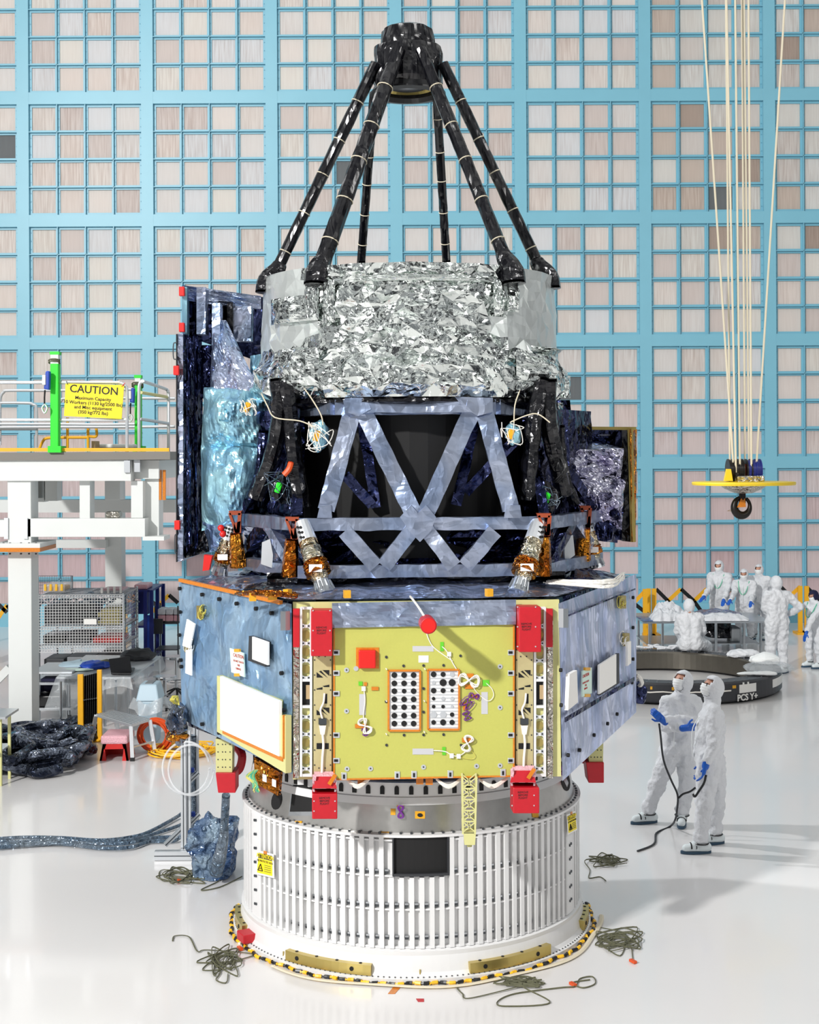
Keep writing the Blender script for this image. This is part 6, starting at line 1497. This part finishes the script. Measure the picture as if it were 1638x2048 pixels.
def stand(lbl, hx, hy, Y, face, front, arms, sw=.20, hgt=None, **k):
    h_ = P(hx, hy, Y); fr = Vector(front).normalized(); sd = Vector((-fr.y, fr.x, 0))*-1   # to the figure's right
    s0 = h_.z/1.62; dz = lambda f: h_.z*f
    b_ = V(h_.x, h_.y, 0)-fr*.03
    J = dict(head=h_, sL=b_-sd*sw+V(0, 0, dz(.865)), sR=b_+sd*sw+V(0, 0, dz(.865)), pelvis=b_+V(0, 0, dz(.585)))
    for S, sg_ in (('L', -1), ('R', 1)):
        J['k'+S] = b_+sd*sg_*.12+fr*.03+V(0, 0, dz(.31)); J['a'+S] = b_+sd*sg_*.13+V(0, 0, .09)
        e, w_ = arms[S]
        J['e'+S] = P(e[0], e[1], Y+e[2]); J['w'+S] = P(w_[0], w_[1], Y+w_[2])
    return person(lbl, J, face, front, s_=s0, vox=.02, **k)
stand('person in white suit behind the foil table, leftmost, both hands on the table', 1438, 1133, 30.9, (-.5, -.8, -.35), (-.45, -.9, 0), {'L': ((1456, 1178, -.15), (1448, 1199, -.55)), 'R': ((1421, 1174, -.2), (1409, 1192, -.55))}, lanyard=True, gd={'L': ((-.3, -.8, -.4), (0, 0, -1)), 'R': ((-.6, -.7, -.4), (0, 0, -1))}, curl=.3)
stand('shorter person in white suit behind the foil table, second from left', 1488, 1149, 30.6, (-.35, -.85, -.35), (-.4, -.9, 0), {'L': ((1505, 1190, -.1), (1502, 1204, -.45)), 'R': ((1469, 1186, -.15), (1461, 1200, -.5))}, lanyard=True, curl=.4)
stand('tall person in white suit behind the foil table, rightmost of three', 1518, 1140, 31.0, (-.6, -.8, -.1), (-.5, -.85, 0), {'L': ((1540, 1182, .1), (1538, 1212, -.1)), 'R': ((1508, 1184, -.15), (1503, 1206, -.35))}, curl=.5)
stand('person in white suit standing with hands on hips, seen from behind', 1552, 1166, 26.3, (-.3, .9, .05), (-.25, .97, 0), {'L': ((1529, 1217, .0), (1538, 1229, .12)), 'R': ((1600, 1214, .0), (1578, 1228, .12))}, sw=.21, curl=.4, gd={'L': ((1, .3, -.2), (0, 1, 0)), 'R': ((-1, .3, -.2), (0, 1, 0))}, toe={'L': (-.5, .7, 0), 'R': (.5, .7, 0)})
mat('hood_navy', (24, 22, 62), .75)
stand('person in white suit with a navy hood, cut off by the right edge', 1627, 1192, 26.9, (-.75, -.4, -.45), (-.8, -.5, 0), {'L': ((1622, 1240, -.35), (1614, 1262, -.42)), 'R': ((1640, 1240, .2), (1634, 1262, .2))}, hood='hood_navy', curl=.5, toe={'L': (-1, -.2, 0), 'R': (-1, -.3, 0)}, lanyard=True)
Yp = 26.45
person('person in white suit sitting on the black ring with back turned', dict(
    head=P(1378, 1212, Yp), sL=P(1360, 1235, Yp), sR=P(1399, 1235, Yp), pelvis=P(1381, 1282, Yp), eL=P(1355, 1262, Yp+.15), wL=P(1364, 1280, Yp+.4), eR=P(1406, 1262, Yp+.1), wR=P(1398, 1278, Yp+.42),
    hL=P(1370, 1287, Yp+.05), hR=P(1394, 1287, Yp+.05), kL=P(1362, 1290, Yp+.5), aL=V(P(1360, 1300, Yp+.8).x, Yp+.75, .09), kR=P(1414, 1292, Yp+.42), aR=V(P(1412, 1300, Yp+.8).x, Yp+.8, .09), base=V(P(1381, 1300, Yp).x, Yp, 0)),
    (0, 1, -.35), (.05, 1, 0), s_=1.04, vox=.02, gd={'L': ((0, 1, -.3), (0, 0, -1)), 'R': ((0, 1, -.3), (0, 0, -1))})
tag(MB().tube(spline([P(1318, 1447, 15.4), P(1321, 1470, 15.4), P(1327, 1520, 15.4), P(1342, 1560, 15.4), P(1355, 1590, 15.35), P(1354, 1620, 15.35), P(1350, 1640, 15.3), G(1340, 1655)+V(0, 0, .01), G(1313, 1668)+V(0, 0, .01), G(1308, 1690)+V(0, 0, .01), G(1275, 1704)+V(0, 0, .01)], 5), .012, 5).build('ground_strap', 'dark_grey'), 'thin dark grounding cord hanging from the folded-arms person to the floor', 'cord')
tag(MB().tube(spline([P(1412, 1550, 14.4), P(1408, 1566, 14.4), P(1398, 1582, 14.4), P(1390, 1593, 14.4), P(1386, 1588, 14.4)], 5), .013, 5).build('hook_strap', 'black_plastic'), 'short black hooked strap held by the person in glasses', 'strap')
tag(MB().tube(spline([P(1356, 1597, 15.2), P(1366, 1588, 15.2), P(1380, 1583, 15.2), P(1391, 1575, 15.2)], 5), .012, 5).build('boot_strap', 'black_plastic'), 'black strap end crossing the knee of the folded-arms person', 'strap')

# ================================================================ black ring
RC = V(4.62, 25.0, 0); RO, RI, RH = 2.02, 1.66, .37
ring = thing('support_ring', 'big black ring lying on the floor behind the two nearest people', 'ring', RC)
MB().lathe([(RO-.04, .03), (RO, .06), (RO, RH-.03), (RO-.03, RH)], c=RC, n=96).build('outer_wall', 'ring_black', ring, smooth=False)
MB().lathe([(RO-.03, RH), (RI+.02, RH)], c=RC, n=96).build('top_face', 'ring_black', ring)
MB().lathe([(RI+.02, RH), (RI, RH-.03), (RI, .05), (RI+.05, .03)], c=RC, n=96).build('inner_wall', 'ring_steel', ring)
MB().lathe([(RO-.08, 0), (RO-.08, .05), (RI+.08, .05), (RI+.08, 0)], c=RC, n=96).build('foot', 'black_matte', ring)
def rp(ang, z, r): a = math.radians(ang); return V(RC.x+r*math.sin(a), RC.y-r*math.cos(a), z)
m = MB()
for k in range(72):
    for r in (RO-.08, RI+.09): p = rp(k*5, RH, r); m.cyl(p, p+V(0, 0, .008), .014, n=6)
m.build('bolt_circle', 'grey_plastic', ring)
def rang(x, y):                       # angle on the outer wall seen at pixel
    best = min(range(-95, 96), key=lambda a: abs((lambda p: 819+F*p.x/p.y)(rp(a, .2, RO))-x)); return best
def wall_plate(x0, x1, z0, z1, mt, nm):
    a0, a1 = rang(x0, 0), rang(x1, 0); return MB().lathe([(RO, z0), (RO+.006, z0), (RO+.006, z1), (RO, z1)], c=RC, n=8, a0=math.radians(a0), a1=math.radians(a1), close=True).build(nm, mt, ring)
wall_plate(1476, 1509, .17, .31, 'white_plate', 'label_plate'); wall_plate(1542, 1549, .16, .30, 'white_plate', 'label_plate')
aa = rang(1493, 0); c = rp(aa, .09, RO+.006); tx = rp(aa+2, 0, RO)-rp(aa-2, 0, RO)
text_into(ring, 'ring_lettering', 'PCS Y+', .15, basis(c, tx, (0, 0, 1)), 'white_plate', bold=.004, ext=.003)
for (x, z) in ((1485, .345), (1492, .345)): wall_plate(x-1, x+2, z-.035, z, 'white_plate', 'marker')
m = MB(); m.tube([rp(a, .22+.01*math.sin(a*.4), RO+.012) for a in range(-60, rang(1465, 0)+1, 3)], .012, 5); m.build('edge_cable', 'wire_white', ring)
for x in (1300, 1345, 1440, 1465): wall_plate(x-2, x+3, .26, .31, 'amber_tape', 'tape_tab')
def crumple(c, sz, seed, mt, nm, lbl, cat, n=26, group=None, k=.5):
    m = MB(); m.ball(c, sz, n, n//2+2)
    for v in m.v:
        d = v-c; v += d*(k*noise.noise(v*3.5+Vector((seed, 0, 0)))+k*.6*abs(noise.noise(v*8+Vector((0, seed, 0))))); v.z = max(v.z, c.z-sz[2]*.45)
    return tag(m.build(nm, mt, smooth=False), lbl, cat, group)
crumple(rp(62, RH+.07, RO-.2), (.32, .28, .12), 3, 'clear_film', 'clear_bag', 'crumpled clear plastic bag on the right side of the black ring', 'bag')
crumple(rp(95, RH+.06, RO-.2), (.3, .2, .10), 5, 'mask_white', 'white_bag', 'white crumpled cloth on the far right of the black ring', 'cloth')
crumple(rp(120, RH+.05, RO-.2), (.34, .18, .09), 9, 'white_cloth', 'white_wrap', 'white wrapping lying on the back right of the black ring', 'cloth')
crumple(rp(48, RH+.03, RO-.22), (.3, .12, .04), 8, 'mask_white', 'paper_sheet', 'flat white sheet on the front right of the black ring', 'paper')
m = MB(); rr = random.Random(4)
for q in range(7):
    c = rp(-152+rr.uniform(-12, 12)-180+150 if False else 205-q*7, RH+.04, RO-.2); m.tube(spline([c+V(rr.uniform(-.2, .2), rr.uniform(-.1, .1), rr.uniform(0, .06)) for _ in range(6)], 5), .022, 6)
tag(m.build('white_rope', 'white_fabric'), 'loose white rope coiled on the back of the black ring', 'rope')

# ================================================================ foil table with garments
zt_ = .70
ft = thing('long_steel_table', 'long steel table behind the black ring, covered with foil and white garments', 'table', V(P(1400, 1300, 29).x, 29.5, 0))
a, b_ = P(1283, 1240, 28.8).x, P(1538, 1240, 28.8).x
MB().span((a, 28.6, zt_-.035), (b_, 30.2, zt_)).build('tabletop', 'aluminium', ft)
for x in (a+.15, a+.42, (a+b_)/2+.2, b_-.55, b_-.2):
    for y in (28.7, 30.1): MB().cyl((x, y, 0), (x, y, zt_-.03), .028, n=10).build('leg', 'chrome', ft)
MB().span((a+.1, 28.8, .2), (b_-.2, 30.1, .22)).build('shelf', 'aluminium', ft)
def heap(x0, x1, Y0, Y1, h_, mt, nm, lbl, cat, seed):
    X0_, X1_ = P(x0, 1230, Y0).x, P(x1, 1230, Y0).x
    return tag(MB().grid(lambda u, v: V(X0_+(X1_-X0_)*u+.06*noise.noise((v*5, seed, 2)), Y0+(Y1-Y0)*v+.05*noise.noise((u*7, seed, 5)), zt_+.006+h_*(math.sin(PI*u)**.5)*(math.sin(PI*v)**.5)*(.75+.6*abs(noise.noise((u*5+seed, v*3, 1)))+.12*noise.noise((u*11, v*6, seed)))), 50, 20).build(nm, mt, smooth=False), lbl, cat)
heap(1395, 1490, 29.3, 30.15, .14, 'lavender_foil2', 'foil_blanket', 'dark crinkled foil blanket spread on the steel table in front of the standing people', 'foil', 3.3)
heap(1306, 1372, 28.65, 29.3, .26, 'white_fabric', 'white_garment', 'white garment heaped at the front left of the steel table', 'garment', 2.2)
heap(1314, 1372, 29.5, 30.1, .34, 'white_cloth', 'white_garment', 'white garment bundle at the back left of the steel table', 'garment', 4.7)
heap(1400, 1500, 28.65, 29.2, .16, 'white_fabric', 'white_garment', 'long white garment laid along the front right of the steel table', 'garment', 8.1)
heap(1285, 1312, 28.65, 29.6, .02, 'blue_foil', 'blue_sheet', 'flat blue sheet at the left end of the steel table', 'sheet', 6.0)
c = V(P(1440, 1280, 29.3).x, 29.3, .22); crumple(c+V(0, 0, .18), (.3, .25, .24), 2, 'black_film', 'black_bag', 'black plastic bag on the shelf under the steel table', 'bag')
tag(MB().span((P(1464, 1280, 29).x, 29.0, .22), (P(1481, 1280, 29).x, 29.5, .52)).build('grey_box', 'grey_plastic', bevel=.02), 'grey box beside the black bag under the steel table', 'box')

# ================================================================ scissor barriers by the wall
def scissor(name_lbl, posts, diags, Y):
    t = thing('scissor_barrier', name_lbl, 'barrier', V(P(posts[0][0] if posts else diags[0][0], 1250, Y).x, Y, 0))
    for (x, y0) in posts:
        z = P(x, y0, Y).z; X = P(x, y0, Y).x; MB().span((X-.05, Y-.03, .04), (X+.05, Y+.03, z)).build('post', 'yellow_paint', t); MB().span((X-.12, Y-.2, 0), (X+.12, Y+.2, .05)).build('foot', 'yellow_paint', t)
    for (x0, y0, x1, y1, c) in diags: MB().bar(P(x0, y0, Y+.05), P(x1, y1, Y+.05), .02, .085, (0, 1, 0) if False else None).build('slat', 'yellow_paint' if c == 'y' else 'black_plastic', t)
    return t
lowz = [(1310, 1262), (1335, 1240)]
scissor('long yellow and black scissor barrier along the blue wall, behind the steel table', [(1297, 1177), (1308, 1177)], [(1312, 1178, 1336, 1202, 'k'), (1336, 1202, 1362, 1178, 'y'), (1362, 1178, 1388, 1202, 'k'), (1388, 1202, 1413, 1178, 'y'), (1413, 1178, 1438, 1202, 'k'), (1438, 1202, 1462, 1178, 'y'), (1462, 1178, 1486, 1202, 'k'), (1486, 1202, 1510, 1178, 'y'), (1312, 1236, 1336, 1202, 'y'), (1362, 1236, 1336, 1202, 'k'), (1362, 1236, 1388, 1202, 'y'), (1412, 1236, 1388, 1202, 'k')], 31.7)
scissor('yellow scissor barrier ending beside the right corner of the spacecraft body', [(1290, 1178)], [(1262, 1212, 1292, 1180, 'y'), (1262, 1202, 1300, 1232, 'k'), (1240, 1190, 1262, 1212, 'k')], 31.2)
scissor('yellow scissor barrier posts behind the hands-on-hips person', [(1600, 1172), (1613, 1172)], [(1580, 1192, 1601, 1173, 'y'), (1560, 1172, 1580, 1192, 'k'), (1613, 1174, 1640, 1200, 'k')], 31.9)
scissor('yellow and black scissor barrier behind the blue cart at left', [(250, 1190)], [(304, 1224, 338, 1190, 'y'), (338, 1190, 356, 1206, 'k'), (300, 1200, 322, 1218, 'k'), (268, 1190, 304, 1224, 'k')], 31.0)
scissor('yellow and black scissor barrier at the left edge behind the white column', [(-20, 1190)], [(-6, 1240, 14, 1210, 'y'), (-12, 1200, 14, 1225, 'k'), (14, 1210, 34, 1240, 'k')], 31.0)

# ================================================================ crane hook
YC = 22.0; cx = P(1487, 965, YC).x; zc = P(1487, 966, YC).z; cc = V(cx, YC, 0)
ck = thing('hanging_crane_hook', 'yellow disc crane block with a dark hook hanging on wire ropes', 'crane hook', V(cx, YC, P(1483, 1040, YC).z))
MB().lathe([(.05, zc+.03), (.80, zc+.02), (.81, zc), (.80, zc-.03), (.4, zc-.04)], c=cc, n=64).build('disc', 'crane_yellow', ck)
MB().lathe([(.36, zc-.04), (.30, zc-.09), (.14, zc-.16), (.01, zc-.17)], c=cc, n=32).build('foil_bowl', 'strip_foil', ck)
MB().span((P(1466, 960, YC).x, YC-.3, zc+.02), (P(1520, 960, YC).x, YC+.3, zc+.12)).build('foil_base', 'strip_foil', ck, bevel=.02)
for (x, sgn, mt) in ((1470, 1, 'black_steel'), (1505, -1, 'blue_metal')):
    X = P(x, 940, YC).x; z = P(x, 941, YC).z
    o = MB().cyl((X-.11, YC, z), (X+.11, YC, z), .17, n=32).build('sheave', mt, ck)
    for k in (-.11, -.04, .04, .11): MB().cyl((X+k-.01, YC, z), (X+k+.01, YC, z), .185, n=32).build('sheave_flange', 'black_steel' if k < 0 else mt, o)
MB().cyl((P(1455, 940, YC).x, YC, P(0, 941, YC).z), (P(1517, 940, YC).x, YC, P(0, 941, YC).z), .05, n=12).build('axle', 'black_steel', ck)
MB().span((P(1486, 940, YC).x, YC-.08, zc), (P(1492, 940, YC).x+.05, YC+.1, P(0, 936, YC).z)).build('middle_cheek', 'brick_orange', ck)
MB().prism([P(1449, 962, YC-.3), P(1466, 962, YC-.3), P(1462, 938, YC-.3), P(1454, 938, YC-.3)], (0, .08, 0)).build('lug', 'crane_yellow', ck)
zn = zc-.16; hc = P(1484, 1014, YC)
MB().cyl((cx-.02, YC, zn), (cx-.02, YC, zn-.16), .055, n=14).build('shank', 'black_steel', ck)
pts = []; rs_ = []
for i in range(31):
    t = math.radians(75-10.5*i*1.0); r = .125; pts.append(hc+V(-r*1.0*math.cos(t), 0, r*1.15*math.sin(t)+.01)); rs_.append(.028+.038*math.sin(PI*min(1, i/26))**1.2)
pts = [V(cx-.02, YC, zn-.14)]+pts; rs_ = [.05]+rs_
MB().tube(pts, rs_, 12).build('hook', 'black_steel', ck, smooth=True)
MB().hexa([P(1474, 1015, YC-.07), P(1492, 1014, YC-.07), P(1492, 1014, YC+.07), P(1474, 1015, YC+.07)], [P(1482, 997, YC-.05), P(1490, 997, YC-.05), P(1490, 997, YC+.05), P(1482, 997, YC+.05)]).build('safety_latch', 'orange_tape', ck)
MB().tube([P(1469, 1016, YC), P(1455, 1022, YC), P(1468, 1022, YC)], .008, 4).build('latch_wire', 'gold_anodised', ck)
for (xt, xb, yb2, dy) in ((1404, 1467, 930, -.1), (1452, 1460, 925, .12), (1453, 1472, 945, -.16), (1470.5, 1480, 950, -.14), (1484, 1490, 925, .16), (1488, 1498, 925, .14), (1497, 1503, 942, -.14), (1570, 1512, 945, -.1)):
    p, q = P(xb, yb2, YC+dy), P(xt, 0, YC+dy); q = p+(q-p)*1.5; MB().cyl(p, q, .017, n=6).build('wire_rope', 'rope_cream', ck)

# ================================================================ cords, tapes and marks on the floor
def scrawl(x0, y0, x1, y1, n, seed, pre=(), post=(), name='green_cord', lbl='', r=.0068, tagc=None):
    rr = random.Random(seed); pts = [G(*q)+V(0, 0, .01) for q in pre]
    a, b_ = G((x0+x1)/2, (y0+y1)/2), None
    for k in range(n):
        t = k*2.3+rr.uniform(-.6, .6); ex = rr.uniform(.25, 1.0)
        x = (x0+x1)/2+(x1-x0)/2*ex*math.cos(t); y = (y0+y1)/2+(y1-y0)/2*ex*math.sin(t)
        pts.append(G(x, y)+V(0, 0, .008+.03*rr.random()*(1-ex*.5)))
    pts += [G(*q)+V(0, 0, .01) for q in post]
    t = thing(name, lbl, 'cord', G((x0+x1)/2, (y0+y1)/2))
    MB().tube(spline(pts, 7), r, 5, flat=.6).build('webbing', 'olive_cord', t)
    if tagc:
        p = G(*tagc); lab(MB().box(p+V(0, 0, .015), (.03, .07, .02), Matrix.Rotation(.5, 3, 'Z')).build('end_clip', 'orange_plastic', t), 'orange end clip')
    return t
scrawl(300, 1735, 428, 1775, 26, 3, post=((440, 1762), (402, 1782), (440, 1776), (484, 1755)), lbl='tangled olive cord on the floor in front of the blue bag', tagc=(357, 1762))
scrawl(388, 1885, 512, 1962, 30, 8, pre=((345, 1884), (350, 1874), (378, 1876), (395, 1905), (415, 1902)), post=((440, 1945), (432, 1962), (452, 1968), (456, 1950)), lbl='tangled olive cord on the floor below the red block', tagc=(480, 1900))
scrawl(975, 1952, 1100, 1985, 26, 13, pre=((912, 1976), (925, 1990), (945, 1998)), post=((1100, 2008), (1010, 2015), (995, 2006), (1030, 1990), (1120, 1978), (1150, 1975), (1160, 1960), (1185, 1956), (1190, 1970), (1165, 1978), (1145, 1968), (1180, 1962)), lbl='tangled olive cord at the front right, with a smaller coil at its end', tagc=(1146, 1972))
scrawl(1185, 1848, 1292, 1916, 34, 17, pre=((1166, 1868), (1185, 1855)), post=((1264, 1905), (1266, 1922)), lbl='tangled olive cord on the floor right of the drum base', tagc=(1266, 1926))
scrawl(1160, 1705, 1262, 1740, 24, 23, post=((1180, 1742), (1178, 1758), (1200, 1756), (1212, 1764)), lbl='tangled olive cord half hidden behind the right of the drum')
hz = thing('hazard_rope', 'black and yellow rope laid around the foot of the white drum', 'rope', AX)
n_ = 84
for k in range(n_):
    a0 = -1.75+3.5*k/n_; a1 = a0+3.5/n_; w_ = .012*math.sin(k*.7)
    m = MB(); m.tube([cylp(a0+(a1-a0)*j/3,   .017, 1.645+w_+.01*math.sin(k*1.9+j)) for j in range(4)], .015, 6)
    m.build('black_band' if k % 2 else 'yellow_band', 'black_plastic' if k % 2 else 'yellow_plastic', hz)
tag(MB().tube([cylp(a, .014, 1.70+.025*math.sin(a*9)) for a in [-.75+2.3*i/80 for i in range(81)]], .022, 5, flat=.4).build('white_webbing', 'rope_cream'), 'white webbing strap lying along the floor around the drum base', 'strap')
def floortape(pix, mt, lbl): return tag(MB().prism([G(*q)+V(0, 0, .001) for q in pix], (0, 0, .003)).build('floor_tape', mt), lbl, 'tape')
floortape([(776, 1988), (790, 1988), (802, 1974), (786, 1975)], 'orange_tape', 'slanted orange tape piece on the floor in front of the drum')
floortape([(836, 2004), (848, 2004), (848, 1998), (832, 1998)], 'red_plate', 'small red tape piece on the floor in front of the drum')
tag(MB().tube(spline([cylp(math.radians(-62), .04, 1.68), G(505, 1880)+V(0, 0, .02), G(515, 1895)+V(0, 0, .02), G(500, 1905)+V(0, 0, .02)], 5), .012, 5).build('white_lead', 'wire_white'), 'short white lead by the red block at the drum base', 'lead')
# warning tags hung on the drum
def drum_tag(pix, lbl):
    pts = []; aa = [oncyl(x, y, 1.56) for x, y in pix]; am = sum(a for a, z in aa)/4; c = cylp(am, sum(z for a, z in aa)/4, 1.56); tx = cylp(am+.01, c.z, 1.56)-cylp(am-.01, c.z, 1.56); tx.normalize()
    nrm = Vector((math.sin(am), -math.cos(am), 0))
    t = thing('warning_tag', lbl, 'tag', c)
    A = [cylp(a, z, 1.55) for a, z in aa]
    MB().prism(A, nrm*.004).build('card', 'white_plate', t)
    def inn(u, v): return A[0].lerp(A[1], u).lerp(A[3].lerp(A[2], u), v)+nrm*.005
    MB().prism([inn(.08, .30), inn(.92, .30), inn(.92, .92), inn(.08, .92)], nrm*.002).build('yellow_field', 'sign_yellow', t)
    MB().prism([inn(.08, .08), inn(.92, .08), inn(.92, .29), inn(.08, .29)], nrm*.002).build('black_header', 'ink', t)
    up = (A[0]-A[3]).normalized(); w_ = (A[1]-A[0]).length; tx = (A[1]-A[0]).normalized()
    text_into(t, 'heading', 'ATTENTION', w_*.19, basis(inn(.5, .185)+nrm*.003, tx, up), 'sign_yellow', bold=.0008)
    text_into(t, 'notice_line', 'ESD PROTECTED AREA', w_*.095, basis(inn(.5, .40)+nrm*.003, tx, up), 'ink')
    text_into(t, 'notice_line', 'Handle only with\ngrounding straps\nand gloves', w_*.07, basis(inn(.66, .66)+nrm*.003, tx, up), 'ink') if False else None
    m = MB(); tri = [inn(.14, .80), inn(.40, .80), inn(.27, .52)]
    for i in range(3): m.bar(tri[i]+nrm*.003, tri[(i+1) % 3]+nrm*.003, .004, .012, nrm)
    m.bar(inn(.2, .72)+nrm*.003, inn(.34, .68)+nrm*.003, .004, .02, nrm)
    m.build('triangle_symbol', 'ink', t)
    m = MB()
    for k in range(4): m.bar(inn(.48, .54+.085*k)+nrm*.003, inn(.86, .54+.085*k)+nrm*.003, .003, .004, nrm)
    m.build('fine_print', 'dark_grey', t)
    MB().prism([inn(.4, -.06), inn(.6, -.06), inn(.6, .07), inn(.4, .07)], nrm*.004).build('tape_tab', 'orange_tape', t)
drum_tag([(514, 1701), (546, 1709), (547, 1757), (510, 1748)], 'yellow ATTENTION tag taped to the left of the white drum')
drum_tag([(1135, 1630), (1152, 1622), (1156, 1660), (1137, 1670)], 'yellow ATTENTION tag taped to the right of the white drum')
